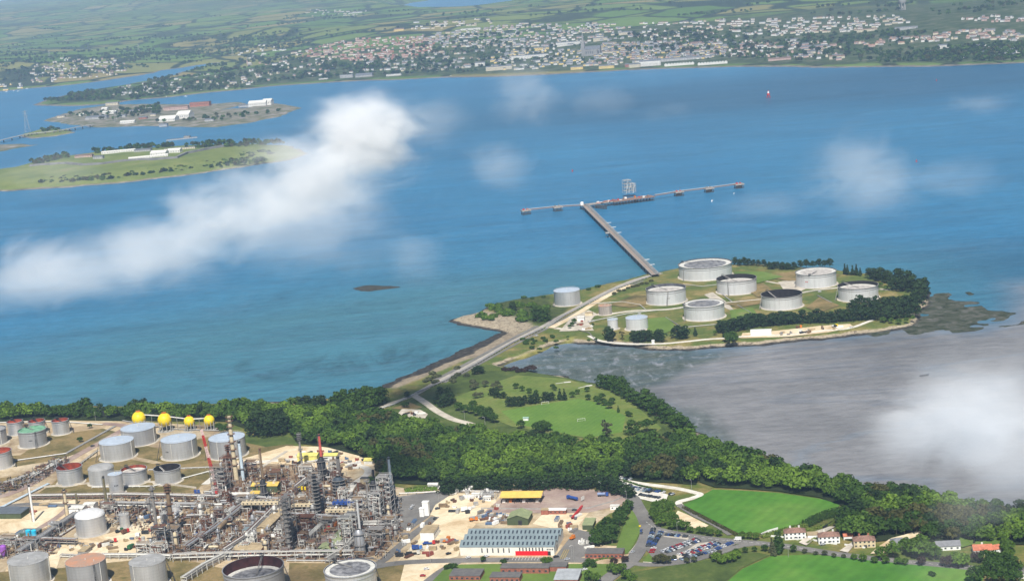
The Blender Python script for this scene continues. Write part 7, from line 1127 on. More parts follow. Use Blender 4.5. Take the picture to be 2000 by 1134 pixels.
for pg, n, cols in YZ:
    A_ = [Vector((x, y, 0)) for x, y in pg]; k = g = 0
    while k < n and g < n * 60:
        g += 1; x = rc_.uniform(min(q[0] for q in pg), max(q[0] for q in pg)); y = rc_.uniform(min(q[1] for q in pg), max(q[1] for q in pg)); p = P(x, y, ZP + .3)
        if sdf(np.array([x]), np.array([y]), A_)[0] < 0 or any((p.x - a) ** 2 + (p.y - b) ** 2 < (c + .5) ** 2 for a, b, c in used): continue
        c = rc_.choice(list(cols)); kind, wd = rc_.choice([('container', 'cargo container'), ('pipes', 'stack of loose pipes'), ('skip', 'open skip'), ('crates', 'stack of crates'), ('crates', 'stack of crates')]); lab, gr = uniq(f"{c} {wd}", p, 'yard stores'); stuffbox(p, GA + rc_.choice([0, 1.57, .5, 1.1]), lab, cols[c], kind, gr, rc_.choice([1, 1, .6])); used.append((p.x, p.y, 2.2)); k += 1
# lamp posts and signs
def lamp(x, y, h, label, group='lamp posts'): p = P(x, y, ZP); t = empty('lamp_post', p, rc_.uniform(0, 6), label, 'lamp post', group); m_ = MB(); m_.tube((0, 0, 0), (0, 0, h), .14, .09, 6); m_.bar((0, 0, h), (1.6, 0, h + .3), .12); m_.build('post', M_GALV, t); m_ = MB(); m_.box((1.7, 0, h + .2), (.9, .4, .2)); m_.build('lamp_head', M_PALE, t)
for x, y, lab in [(1118, 953, 'lamp post behind the blue tanker'), (1174, 962, 'lamp post beside the yard exit pines'), (1224, 978, 'lamp post at the loading yard corner'), (1118, 1098, 'tall lamp post below the workshop gable'), (1122, 1097, 'second tall lamp post below the workshop gable'), (1278, 1050, 'lamp post by the top of the car park'), (1323, 1041, 'lamp post on the verge above the car park'), (1351, 956, 'lamp post on the gravel track bend'), (1440, 1078, 'lamp post on the field verge'), (841, 1099, 'lamp post on the lower refinery road'), (770, 1103, 'lamp post by the ring roofed tank'), (801, 1083, 'lamp post on the refinery road bend'), (908, 820, 'lamp post on the road by the dark clump'), (948, 832, 'lamp post at the end of the clump road'), (897, 975, 'lamp post in the pale yard'), (858, 980, 'lamp post by the trench'), (187, 822, 'lamp post below the retaining wall'), (1540, 1088, 'white pole on the crop edge')]: lamp(x, y, 9 if 'tall' not in lab else 13, lab, None)
def board(x, y, w, h, mt, label, rz=0): p = P(x, y, ZP); t = empty('sign_board', p, rz, label, 'sign'); m_ = MB(); m_.box((0, 0, 1), (w, .15, h)); m_.build('board', mt, t); m_ = MB(); m_.bar((-w * .4, .1, 0), (-w * .4, .1, 1.2), .12); m_.bar((w * .4, .1, 0), (w * .4, .1, 1.2), .12); m_.build('post', M_STEEL, t)
board(1138.5, 978, 4.5, 3.2, M_PALE, 'pale sign board standing in the loading yard', .9); board(1250, 1030, 1.5, 1.2, M_YEL, 'small yellow sign on the gate lawn kerb')
# ================================================================== FAR SHORE: town, islands, bridge
M_HW = {'white': mat('render_white', (.66, .65, .62), .85, var=.06, scale=.15), 'cream': mat('render_cream', (.58, .52, .40), .85, var=.06, scale=.15), 'grey': mat('render_grey', (.42, .42, .42), .85, scale=.15), 'pink': mat('render_pink', (.50, .36, .32), .85, scale=.15), 'brick red': mat('render_brick', (.36, .15, .11), .9, scale=.2), 'yellow': mat('render_yellow', (.72, .55, .22), .85, scale=.15)}
M_HR = {'slate': mat('roof_slate', (.13, .14, .16), .8, scale=.3), 'brown': mat('roof_brown', (.17, .115, .095), .85, scale=.3), 'terracotta': mat('roof_terracotta', (.27, .145, .105), .85, scale=.3)}
def house_mesh(w, d, h, rz_kind, wm, rm_, win=False, hip=False, chim=True):
    mb = MB(); mb.box((0, 0, -3), (w, d, h + 3)); rr = d * .38; o = .35
    if hip: vs = [(-w / 2 - o, -d / 2 - o, h), (w / 2 + o, -d / 2 - o, h), (w / 2 + o, d / 2 + o, h), (-w / 2 - o, d / 2 + o, h), (-w / 2 + d * .42, 0, h + rr), (w / 2 - d * .42, 0, h + rr)]; mb.add(vs, [(0, 1, 5, 4), (2, 3, 4, 5), (3, 0, 4), (1, 2, 5)], 1)
    else:
        mb.add([(-w / 2 - .1, -d / 2 - o, h - .1), (w / 2 + .1, -d / 2 - o, h - .1), (w / 2 + .1, 0, h + rr), (-w / 2 - .1, 0, h + rr), (w / 2 + .1, d / 2 + o, h - .1), (-w / 2 - .1, d / 2 + o, h - .1)], [(0, 1, 2, 3), (3, 2, 4, 5)], 1)
        mb.add([(-w / 2, -d / 2, h), (-w / 2, d / 2, h), (-w / 2, 0, h + rr - .05), (w / 2, -d / 2, h), (w / 2, d / 2, h), (w / 2, 0, h + rr - .05)], [(1, 0, 2), (3, 4, 5)], 0)
    if chim: mb.box((w * .35, 0, h + rr - .9), (1.0, .8, 2.0), mi=0)
    if win:
        nx = max(2, int(w / 3.2))
        for f in range(max(1, int(h / 2.9))):
            for i in range(nx): mb.box((-w / 2 + w * (i + .5) / nx, -d / 2 - .02, 1 + f * 2.8), (1.2, .12, 1.4), mi=2)
    return mb
HP = {}
fr = random.Random(21)
def far_house(p, wc, rc, w, d, h, rz, label, group, terr=False):
    key = (wc, rc, w, d, h, terr)
    if key not in HP:
        mb = house_mesh(w, d, h, 0, None, None, win=True, chim=True)
        if terr:                                            # a terrace steps its party walls above the roof
            for i in range(1, int(w / 6)): mb.box((-w / 2 + i * 6, 0, h - .5), (.5, d + .8, d * .22)); mb.box((-w / 2 + i * 6, 0, h + d * .33), (1.4, .8, 1.6))
        o = mb.build('terraced_house' if terr else 'house', [M_HW[wc], M_HR[rc], M_GLASS]); HP[key] = o; o.location = p; o.rotation_euler.z = rz; return tag(o, label, 'house', group)
    return dup(HP[key], p, rz, 1, label, 'house', group)
# (outline px, count, wall palette, roof palette, phrase)
TOWN = [([(500, 160), (660, 152), (660, 125), (560, 105), (480, 120)], 60, ['white', 'cream', 'white', 'pink'], ['slate', 'brown'], 'among trees at the wooded end of the town shore'),
 ([(560, 105), (700, 75), (830, 72), (860, 95), (780, 118), (640, 122)], 360, ['pink', 'cream', 'pink', 'white', 'brick red'], ['brown', 'terracotta', 'brown'], 'in the brown roofed estate on the hill'),
 ([(660, 145), (860, 138), (960, 128), (960, 100), (860, 100), (700, 122)], 110, ['white', 'cream', 'grey'], ['slate', 'brown'], 'on the green slope above the railway quay'),
 ([(800, 72), (1000, 48), (1200, 45), (1250, 72), (1100, 92), (860, 95)], 470, ['white', 'cream', 'grey', 'grey', 'pink', 'cream'], ['slate', 'slate', 'brown'], 'in the crowded streets along the hilltop'),
 ([(960, 140), (1140, 130), (1140, 95), (960, 100)], 190, ['white', 'cream', 'yellow', 'grey'], ['slate'], 'on the slope beside the cathedral'),
 ([(1140, 132), (1420, 112), (1420, 78), (1180, 86)], 430, ['white', 'cream', 'grey', 'grey', 'pink', 'yellow'], ['slate', 'slate', 'brown'], 'in the town centre beyond the cathedral'),
 ([(1250, 80), (1500, 70), (1500, 40), (1250, 45)], 150, ['white', 'white', 'cream'], ['slate', 'brown'], 'in the streets above the town centre'),
 ([(1420, 112), (1650, 118), (1650, 85), (1420, 80)], 140, ['white', 'cream', 'pink'], ['slate', 'brown'], 'scattered on the slope towards the harbour mouth'),
 ([(1500, 40), (1760, 28), (1780, 45), (1640, 65), (1500, 72)], 170, ['white', 'white', 'cream'], ['slate', 'brown'], 'in the white estate near the water tower'),
 ([(1660, 85), (1900, 60), (2000, 62), (2000, 80), (1820, 82), (1700, 92)], 150, ['cream', 'white', 'pink', 'grey'], ['brown', 'slate', 'terracotta'], 'in the terraces on the far side of the hill'),
 ([(1820, 118), (1990, 112), (2000, 90), (1840, 92)], 16, ['white'], ['slate'], 'half hidden by woods at the shore end'), ([(1880, 40), (2000, 48), (2000, 36), (1880, 30)], 30, ['white', 'pink'], ['slate', 'brown'], 'at the top of the hill by the frame edge'),
 ([(60, 165), (240, 146), (260, 132), (210, 112), (110, 112), (60, 130)], 150, ['white', 'cream', 'white', 'pink'], ['slate', 'brown'], 'in the village across the left channel'), ([(0, 178), (50, 172), (50, 160), (0, 166)], 14, ['yellow', 'white'], ['slate'], 'on the quay of the far village'),
 ([(210, 190), (340, 178), (340, 160), (260, 166), (210, 178)], 60, ['white', 'cream', 'white'], ['slate'], 'on the wooded point behind the dockyard'), ([(340, 182), (500, 170), (500, 140), (340, 150)], 60, ['white', 'cream'], ['slate', 'brown'], 'under trees on the near shore of the strait'),
 ([(480, 118), (560, 100), (520, 88), (440, 100)], 24, ['white'], ['slate'], 'in the woods behind the estate'), ([(580, 36), (700, 30), (720, 22), (600, 20)], 40, ['white', 'cream'], ['slate', 'brown'], 'in the hamlet among the fields'), ([(800, 62), (960, 48), (960, 38), (800, 48)], 60, ['white', 'cream'], ['slate', 'brown'], 'on the field edge above the estate')]
allh = []
for zi, (pg, n, wp, rp, ph) in enumerate(TOWN):
    xs_ = [p[0] for p in pg]; ys_ = [p[1] for p in pg]; k = 0; g = 0
    A_ = [Vector((x, y, 0)) for x, y in pg]
    while k < n and g < n * 40:
        g += 1; x = fr.uniform(min(xs_), max(xs_)); y = fr.uniform(min(ys_), max(ys_)); y = (round((y + x * .03) / 3.4) * 3.4 - x * .03) + fr.uniform(-.35, .35)
        if sdf(np.array([x]), np.array([y]), A_)[0] < 0: continue
        allh.append((x, y, zi, fr.choice(wp), fr.choice(rp), fr.choice([(9, 8, 5.6), (11, 8.5, 5.8), (9, 8, 5.6), (14, 8, 5.5), (18, 8, 5.6), (24, 8, 5.6)]), fr.choice([0, 0, 0, 0, 1.3]) + fr.uniform(-.1, .1) - .2 + .25 * math.sin(zi * 2.1))); k += 1
pos = [(h, PT(h[0], h[1])) for h in allh]; pos.sort(key=lambda q: q[1].length / (q[0][5][0]))
for (x, y, zi, wc, rc, (w, d, h), rz), p in pos[:255]: far_house(p, wc, rc, w, d, h, rz, f"small {wc} house with {rc} roof {TOWN[zi][4]}", 'far town houses')
hk = list(M_HW) ; rk = list(M_HR); mb = MB()
for (x, y, zi, wc, rc, (w, d, h), rz), p in pos[255:]:
    q = house_mesh(w, d, h, 0, None, None, chim=False); M = Matrix.Translation(p) @ Matrix.Rotation(rz, 4, 'Z'); o = len(mb.v)
    mb.v += [tuple(M @ Vector(v)) for v in q.v]; mb.f += [[i + o for i in f] for f in q.f]; mb.m += [hk.index(wc) if m == 0 else len(hk) + rk.index(rc) for m in q.m]; mb.sm += q.sm
structure(mb.build('distant_houses', [M_HW[k] for k in hk] + [M_HR[k] for k in rk]), 'stuff')
# terraces and large buildings that can be told apart
def block(x, y, wpx, hm, dm, wc, rc, label, rz=-.2, cat='building', name='far_building', flat=False, win=True):
    p = PT(x, y); w = wpx / scl(p); b = empty(name, p, rz, label, cat); m_ = MB(); m_.box((0, 0, -3), (w, dm, hm + 3)); m_.build('wall', M_HW.get(wc, M_CONCW), b); m_ = MB()
    if flat: m_.box((0, 0, hm), (w + .6, dm + .6, .5))
    else: rr = dm * .3; m_.add([(-w / 2 - .2, -dm / 2 - .4, hm), (w / 2 + .2, -dm / 2 - .4, hm), (w / 2 + .2, 0, hm + rr), (-w / 2 - .2, 0, hm + rr), (w / 2 + .2, dm / 2 + .4, hm), (-w / 2 - .2, dm / 2 + .4, hm)], [(0, 1, 2, 3), (3, 2, 4, 5), (3, 5, 0), (1, 4, 2)])
    m_.build('roof', M_HR.get(rc, M_STEEL), b)
    if win:
        n = max(2, min(24, int(w / 4)))
        for f in range(max(1, min(3, int(hm / 3.2)))):
            for i in range(n): q = MB(); q.box((-w / 2 + w * (i + .5) / n, -dm / 2 - .03, 1.1 + f * 3.1), (1.3, .2, 1.7)); q.build('window', M_GLASS, b)
    return b
def gabled_row(x, y, wpx, n, label):
    p = PT(x, y); w = wpx / scl(p); b = empty('gabled_terrace', p, -.2, label, 'terrace'); u = w / n
    for i in range(n):
        m_ = MB(); c = -w / 2 + u * (i + .5); m_.box((c, 0, -3), (u - .2, 10, 10)); m_.build('wall', M_HW['white'], b); m_ = MB(); m_.add([(c - u / 2, -5.2, 7), (c, -5.2, 10.4), (c, 5.2, 10.4), (c - u / 2, 5.2, 7), (c + u / 2, -5.2, 7), (c + u / 2, 5.2, 7)], [(0, 1, 2, 3), (1, 4, 5, 2)]); m_.add([(c - u / 2, -5.05, 7), (c + u / 2, -5.05, 7), (c, -5.05, 10.3)], [(0, 1, 2)], 1); m_.build('roof', [M_HR['slate'], M_HW['white']], b)
gabled_row(1327, 128, 58, 10, 'white terrace of ten pointed gables on the waterfront'); gabled_row(1392, 126, 58, 10, 'second white gabled terrace, nearer the harbour mouth')
block(1270, 129, 42, 17, 14, 'white', 'slate', 'tall white waterfront hotel beside the gabled terrace'); block(1240, 132, 22, 11, 12, 'cream', 'slate', 'cream quayside building beside the tall white hotel'); block(1185, 134, 30, 10, 12, 'yellow', 'slate', 'yellow waterfront building below the cathedral'); block(1127, 136, 24, 9, 12, 'yellow', 'slate', 'low yellow building on the town pier'); block(1225, 131.5, 8, 10, 10, 'brick red', 'slate', 'narrow dark red building on the waterfront')
block(1035, 114, 74, 12, 10, 'white', 'slate', 'long white crescent terrace on the slope before the cathedral'); block(1110, 89, 48, 13, 10, 'white', 'slate', 'long white terrace on the hill beside the cathedral tower'); block(1058, 98, 30, 10, 10, 'yellow', 'slate', 'yellow terrace between the two white terraces'); block(1173, 80, 28, 11, 12, 'cream', 'slate', 'pale institution behind the cathedral nave'); block(1222, 68, 26, 9, 12, 'cream', 'slate', 'cream school block up the hill'); block(1360, 88, 22, 9, 11, 'pink', 'brown', 'pink terrace on the slope above the town centre')
block(975, 137, 52, 13, 11, 'cream', 'slate', 'row of cream and yellow waterfront houses at the quay'); block(938, 129, 20, 12, 12, 'white', 'slate', 'white hotel above the quay wall'); block(712, 150, 34, 7, 24, 'grey', 'slate', 'long low railway building on the quay'); block(678, 152, 26, 12, 22, 'grey', 'slate', 'stepped concrete building by the shore', flat=True); block(770, 148, 30, 7, 18, 'white', 'slate', 'white cruise terminal shed on the quay', flat=True); block(632, 155, 18, 4, 10, 'white', 'slate', 'low white shed near the wooded shore', flat=True); block(1330, 118, 120, 8, 10, 'grey', 'slate', 'long grey terrace behind the gabled rows')
block(1590, 96, 50, 10, 14, 'pink', 'slate', 'large pinkish convent building on the slope'); block(1578, 106, 30, 8, 12, 'cream', 'slate', 'cream house below the pinkish convent'); block(1635, 115, 30, 8, 12, 'cream', 'brown', 'pale building near the small slipway'); block(1547, 82, 26, 8, 12, 'white', 'slate', 'white villa above the convent'); block(1523, 118, 44, 6, 14, 'pink', 'brown', 'low pinkish shed by the shore green'); block(1845, 94, 26, 9, 12, 'white', 'slate', 'white villa with chimneys above the wooded shore'); block(1907, 95, 14, 9, 12, 'white', 'slate', 'white house in the woods, middle of three'); block(1936, 96, 14, 9, 12, 'white', 'slate', 'boxy white house in the woods near the frame edge', flat=True); block(1845, 109, 16, 8, 11, 'white', 'slate', 'bright white house low on the wooded shore'); block(1980, 110, 10, 7, 10, 'white', 'slate', 'white cottage close to the shore at the frame edge'); block(1690, 62, 46, 8, 10, 'cream', 'brown', 'long cream terrace below the water tower'); block(1770, 58, 44, 8, 10, 'grey', 'slate', 'curved grey terrace on the hill'); block(920, 59, 40, 9, 24, 'white', 'slate', 'long pale factory roof at the hilltop', flat=True); block(780, 61, 20, 9, 18, 'yellow', 'brown', 'pale yellow school on the field edge'); block(698, 26, 20, 8, 12, 'white', 'slate', 'white block in the field hamlet'); block(985, 80, 18, 7, 20, 'grey', 'slate', 'grey hall with pale roof in the crowded streets', flat=True)
# cathedral
p = PT(1148, 109); cth = empty('cathedral', p, -.35, 'grey stone cathedral with tall spire above the town', 'cathedral'); M_STONE = mat('cathedral_stone', (.27, .265, .26), .9, scale=.08)
m_ = MB(); m_.box((22, 0, -6), (60, 22, 30)); m_.box((38, 0, -6), (14, 40, 28)); [m_.box((-4 + i * 8, s_ * 12, -6), (2, 3, 22)) for i in range(8) for s_ in (-1, 1)]; m_.build('nave', M_STONE, cth); m_ = MB(); m_.add([(-8, -11.5, 24), (52, -11.5, 24), (52, 0, 36), (-8, 0, 36), (52, 11.5, 24), (-8, 11.5, 24)], [(0, 1, 2, 3), (3, 2, 4, 5), (3, 5, 0), (1, 4, 2)]); m_.build('nave_roof', M_HR['slate'], cth)
m_ = MB(); m_.box((-16, 0, -6), (13, 13, 56)); [m_.tube((-16 + a * 6, b * 6, 50), (-16 + a * 6, b * 6, 60), 1.2, .1, 6) for a in (-1, 1) for b in (-1, 1)]; m_.build('tower', M_STONE, cth); m_ = MB(); m_.tube((-16, 0, 50), (-16, 0, 92), 5.6, .15, 8); m_.build('spire', M_STONE, cth)
for i in range(7): m_ = MB(); m_.box((-2 + i * 8, -11.1, 8), (2.4, .4, 9)); m_.build('window', M_GLASS, cth)
# smaller church spire, water tower, pylons, masts
p = PT(485, 128); ch = empty('church', p, -.2, 'small church with pale pointed spire in the woods', 'church'); m_ = MB(); m_.box((9, 0, -3), (20, 9, 11)); m_.build('nave', M_STONE, ch); m_ = MB(); m_.tube((-4, 0, -3), (-4, 0, 14), 3.2, 3.2, 4); m_.tube((-4, 0, 14), (-4, 0, 34), 3.0, .1, 8); m_.build('spire', M_HW['pink'], ch)
p = PT(1763, 21); wt = empty('water_tower', p, 0, 'concrete water tower on legs on the hill skyline', 'water tower'); k = 1 / scl(p); m_ = MB(); m_.lathe([(6 * k, 13 * k), (8 * k, 17 * k), (8 * k, 21 * k), (.1, 23 * k)], n=18); m_.build('bowl', M_CONCW, wt); m_ = MB(); m_.tube((0, 0, -5), (0, 0, 14 * k), 2 * k); m_.build('shaft', M_CONCW, wt)
for i in range(6): a = i * 1.047; m_ = MB(); m_.tube((5.5 * k * math.cos(a), 5.5 * k * math.sin(a), -5), (5.5 * k * math.cos(a), 5.5 * k * math.sin(a), 14 * k), .8 * k); m_.build('leg', M_CONCW, wt)
def pylon(x, y, h, label, p=None):
    p = p or PT(x, y); b = empty('pylon', p, .4, label, 'pylon', 'electricity pylons'); m_ = MB(); w = h * .11; lv = [0, .22, .42, .6, .75, .88, 1]
    ww = lambda t: w * (1 - t) + .7
    for a, c in zip(lv, lv[1:]):
        for sx in (-1, 1):
            for sy in (-1, 1): m_.bar((sx * ww(a), sy * ww(a), a * h), (sx * ww(c), sy * ww(c), c * h), .32)
            m_.bar((sx * ww(a), -ww(a), a * h), (sx * ww(c), ww(c), c * h), .22); m_.bar((-ww(a), sx * ww(a), a * h), (ww(c), sx * ww(c), c * h), .22); m_.bar((ww(a), sx * ww(a), a * h), (-ww(c), sx * ww(c), c * h), .22)
    m_.build('tower', M_GALV, b)
    for t in (.75, .86, .96): m_ = MB(); m_.bar((-w * 1.2, 0, t * h), (w * 1.2, 0, t * h), .5); m_.build('cross_arm', M_GALV, b)
pylon(54, 259, 68, 'tall pale lattice pylon standing on the bridge islet', P(54, 258, 2)); pylon(272, 106, 55, 'lattice pylon on the ridge above the village'); pylon(455, 110, 45, 'lattice pylon in the dark woods by the channel'); pylon(97, 114, 40, 'lattice pylon on the wooded hill behind the village'); pylon(226, 238, 40, 'lattice pylon in the dockyard', P(226, 238, 4))
# bridge
bp = [P(-60, 283, 8), P(0, 274, 9), P(45, 263, 9), P(65, 260, 9), P(112, 255, 9), P(140, 250, 9), P(182, 244, 6)]; o = Vector((bp[0].x, bp[0].y, 0)); br = empty('road_bridge', o, 0, 'low road bridge on piers crossing to the dockyard island', 'bridge'); m_ = MB(); W_ = [p - o for p in bp]
for a, b in zip(W_, W_[1:]): strip(m_, [a, b], 11, a.z - 1.6, a.z)
m_.build('deck', M_CONCW, br)
for a, b in zip(W_, W_[1:]):
    for t in (.15, .5, .85): q = a.lerp(b, t); m_ = MB(); m_.box((q.x, q.y, -2), (3, 9, a.z + .4), .3); m_.build('pier', M_PILE, br)
# dockyard and fort buildings
def ib(x, y, wpx, h, d, wc, label, z=4, rz=-.2, flat=False, rc='slate', cat='building', name='island_building'):
    p = P(x, y, z); w = wpx / scl(p); h *= .8; b = empty(name, p, rz, label, cat); m_ = MB(); m_.box((0, 0, -2), (w, d, h + 2)); m_.build('wall', M_HW.get(wc, M_CONCW), b); m_ = MB(); rr = 0.6 if flat else d * .22
    m_.add([(-w / 2 - .3, -d / 2 - .3, h), (w / 2 + .3, -d / 2 - .3, h), (w / 2 + .3, 0, h + rr), (-w / 2 - .3, 0, h + rr), (w / 2 + .3, d / 2 + .3, h), (-w / 2 - .3, d / 2 + .3, h)], [(0, 1, 2, 3), (3, 2, 4, 5), (3, 5, 0), (1, 4, 2)]); m_.build('roof', M_PALE if wc == 'white' else M_HR[rc], b); n = max(2, min(14, int(w / 6)))
    for i in range(n): q = MB(); q.box((-w / 2 + w * (i + .5) / n, -d / 2 - .03, h * .35), (1.6, .2, h * .35)); q.build('window', M_GLASS, b)
ib(330, 236, 34, 10, 40, 'white', 'long low white dockyard shed with pale roof'); ib(362, 230, 26, 16, 45, 'white', 'tall white dockyard shed beside the long low one'); ib(392, 207, 40, 18, 24, 'brick red', 'grey and brown fortress-like stores block on the dockyard island', flat=True); ib(345, 214, 50, 11, 18, 'pink', 'long pinkish stores range on the dockyard island', rc='brown'); ib(265, 220, 40, 9, 16, 'cream', 'cream naval block among the dockyard trees'); ib(215, 222, 28, 9, 16, 'white', 'white naval block near the dockyard tip'); ib(190, 232, 44, 8, 22, 'grey', 'grey naval sheds at the dockyard tip'); ib(220, 205, 26, 10, 14, 'cream', 'cream barracks on the far side of the dockyard'); ib(120, 229, 16, 6, 12, 'cream', 'small cream building at the end of the dockyard island'); ib(290, 216, 20, 8, 14, 'white', 'white office between the dockyard trees')
for i_, (x, y, w_, c_, ph_) in enumerate([(160, 226, 10, 'white', 'small white store at the dockyard tip'), (240, 228, 14, 'grey', 'low grey store amid dockyard trees'), (300, 226, 12, 'cream', 'cream store near the long white shed'), (250, 240, 30, 'white', 'pale quay shed beside the bridge landing'), (320, 246, 16, 'grey', 'grey quay store on the dockyard waterfront'), (205, 214, 12, 'white', 'white cottage row end in the dockyard'), (280, 232, 16, 'brick red', 'brick store mid dockyard'), (410, 236, 18, 'grey', 'grey shed on the dark slag ground')]): ib(x, y, w_, 6, 14, c_, ph_)
ib(505, 206, 36, 13, 30, 'white', 'white stepped naval building on the rocky spit'); ib(524, 204, 18, 16, 30, 'white', 'taller white block at the end of the rocky spit'); ib(478, 208, 22, 5, 16, 'grey', 'grey quay stores beside the white stepped building')
ib(355, 272, 60, 4, 10, 'grey', 'long stone pier reaching out behind the fort island', z=0, rz=.18, flat=True, name='stone_pier', cat='pier'); ib(366, 270, 12, 6, 12, 'cream', 'pale pier head building behind the fort island', z=0)
ib(232, 298, 66, 6, 10, 'white', 'long white roofed prison block behind the fort wall', z=18, rz=.02); ib(312, 303, 32, 9, 24, 'white', 'bright white main prison building on the fort island', z=18); ib(352, 292, 62, 6, 12, 'cream', 'long pale barrack range on the fort island', z=18, rz=-.1, flat=True); ib(290, 308, 76, 4, 12, 'white', 'low white sheds in front of the main prison building', z=18, rz=.12); ib(342, 298, 26, 9, 18, 'white', 'white annex beside the main prison building', z=18); ib(193, 310, 20, 7, 12, 'grey', 'grey stone fort building with gateway', z=18); ib(165, 307, 36, 6, 14, 'pink', 'brown roofed fort casemates', z=18, rc='brown'); ib(280, 296, 34, 6, 14, 'grey', 'grey parade block in the fort', z=18)
def fort_wall(pts, label):
    W_ = [P(x, y, 18) for x, y in pts]; o = W_[0].copy(); m_ = MB(); strip(m_, [p - o for p in W_], 7, -5, 4.5); b = m_.build('fort_wall', mat('fort_stone', (.24, .23, .235), .9, scale=.05, col2=(.13, .13, .14), streak=1)); b.location = o; tag(b, label, 'wall')
fort_wall([(58, 325), (90, 322), (130, 320), (160, 323), (200, 321), (235, 316), (270, 313), (305, 312), (345, 309), (365, 300), (400, 293), (450, 284)], 'grey stone bastion wall running round the near side of the fort')
# boats and marks on the water
def boat(x, y, L_, hullm, label, cabin=True, z=0.0, rz=None, group=None):
    p = P(x, y, z); b = empty('boat', p, fr.uniform(0, 6) if rz is None else rz, label, 'boat', group); m_ = MB(); w = L_ * .28; h = L_ * .13
    vs = [(-L_ / 2, -w / 2, h), (L_ * .2, -w / 2, h), (L_ / 2, 0, h * 1.3), (L_ * .2, w / 2, h), (-L_ / 2, w / 2, h), (-L_ / 2, -w * .3, -.3), (L_ * .35, 0, -.3), (-L_ / 2, w * .3, -.3)]; m_.add(vs, [(0, 1, 2, 3, 4), (0, 5, 6, 2, 1), (4, 3, 2, 6, 7), (0, 4, 7, 5)]); m_.build('hull', hullm, b)
    if cabin: m_ = MB(); m_.box((-L_ * .1, 0, h), (L_ * .35, w * .6, L_ * .14)); m_.build('cabin', M_WHITE, b)
boat(1240, 393, 11, M_WHITE, 'white boat moored under the jetty head'); boat(1391, 393, 8, M_WHITE, 'small white boat on open water below the dolphins', rz=1.2); boat(1434, 378, 5, M_WHITE, 'tiny white boat near the end dolphin'); boat(1806, 734, 10, M_DARK, 'dark low hulk lying on the grey mudflat', cabin=False, rz=.2)
for i, (x, y) in enumerate([(12, 180), (28, 178), (36, 179), (52, 174), (88, 170), (107, 166), (325, 190), (362, 189), (466, 174), (1070, 143), (880, 150)]): boat(x, y, 14, M_WHITE, 'white moored boat among the boats off the village' if i < 6 else 'white boat close off the town shore' if i > 8 else 'white boat in the narrow channel behind the dockyard', group='moored boats')
p = P(1501, 191, 0); sb = empty('harbour_light', p, 0, 'red and white harbour light standing in the open strait', 'lighthouse')
for i in range(6): a = i * 1.047; m_ = MB(); m_.tube((5.5 * math.cos(a), 5.5 * math.sin(a), -1), (3 * math.cos(a), 3 * math.sin(a), 7), .5); m_.build('leg', M_RED, sb)
m_ = MB(); m_.tube((0, 0, 7), (0, 0, 12), 4.0, 3.6, 10); m_.build('house', M_RED, sb); m_ = MB(); m_.tube((0, 0, 12), (0, 0, 17), 2.6, 2.0, 10); m_.build('tower', M_WHITE, sb); m_ = MB(); m_.tube((0, 0, 17), (0, 0, 20), 1.5, .2, 8); m_.build('lantern', M_RED, sb)
def buoy(x, y, mt, label): p = P(x, y, 0); b = empty('buoy', p, 0, label, 'buoy'); m_ = MB(); m_.tube((0, 0, -.5), (0, 0, 1.4), 1.6); m_.build('float', mt, b); m_ = MB(); m_.tube((0, 0, 1.4), (0, 0, 5), .9, .2); m_.build('topmark', mt, b)
buoy(1118, 335, M_RED, 'red buoy on open water above the jetty'); buoy(1790, 316, M_RED, 'small red buoy between the cloud wisps'); buoy(1829, 158, M_RED, 'red buoy far off near the town shore')
# far trees: hedgerow clumps and woods that read as one mass
its = []
FZ = [([(480, 165), (700, 150), (860, 145), (860, 100), (700, 120), (480, 105)], 420), ([(860, 145), (1140, 130), (1140, 90), (860, 95)], 160), ([(1180, 100), (1500, 110), (1500, 60), (1250, 55)], 220), ([(1420, 120), (1820, 120), (1800, 60), (1450, 75)], 330), ([(1780, 122), (2010, 118), (2010, 88), (1850, 92)], 420), ([(800, 100), (1000, 110), (1000, 60), (850, 75)], 90),
      ([(-20, 165), (250, 140), (420, 118), (420, 100), (200, 100), (-20, 120)], 620), ([(85, 200), (210, 196), (250, 175), (150, 184)], 230), ([(250, 195), (480, 172), (480, 120), (420, 125), (330, 152), (250, 168)], 420), ([(440, 110), (600, 95), (560, 60), (430, 80)], 330), ([(600, 95), (800, 70), (960, 40), (1240, 40), (1700, 20), (1990, 40), (2000, 10), (1200, 8), (700, 20), (560, 60)], 170), ([(0, 100), (600, 60), (600, 20), (0, 60)], 60), ([(-10, 118), (420, 104), (430, 62), (200, 78), (-10, 88)], 210), ([(430, 60), (1000, 38), (1000, 12), (430, 30)], 90), ([(1000, 40), (1500, 30), (1980, 36), (1980, 6), (1000, 8)], 90)]
for pg, n in FZ:
    A_ = [Vector((x, y, 0)) for x, y in pg]; xs_ = [q[0] for q in pg]; ys_ = [q[1] for q in pg]; k = g = 0
    while k < n and g < 30 * n:
        g += 1; x = fr.uniform(min(xs_), max(xs_)); y = fr.uniform(min(ys_), max(ys_))
        if sdf(np.array([x]), np.array([y]), A_)[0] < 0: continue
        p = PT(x, y)
        if p.z < 1.5: continue
        for _ in range(fr.choice([2, 3, 5, 9, 14]) if y < 62 or (x < 430 and y < 118) else fr.choice([1, 2, 3, 5])): its.append((p.x + fr.gauss(0, 14 if y > 118 else 60), p.y + fr.gauss(0, 9), p.z - 1.5, fr.choice(['deep green', 'deep green', 'dark pine green', 'mid green', 'olive brown']), fr.uniform(.8, 1.7), 'broad')); k += 1
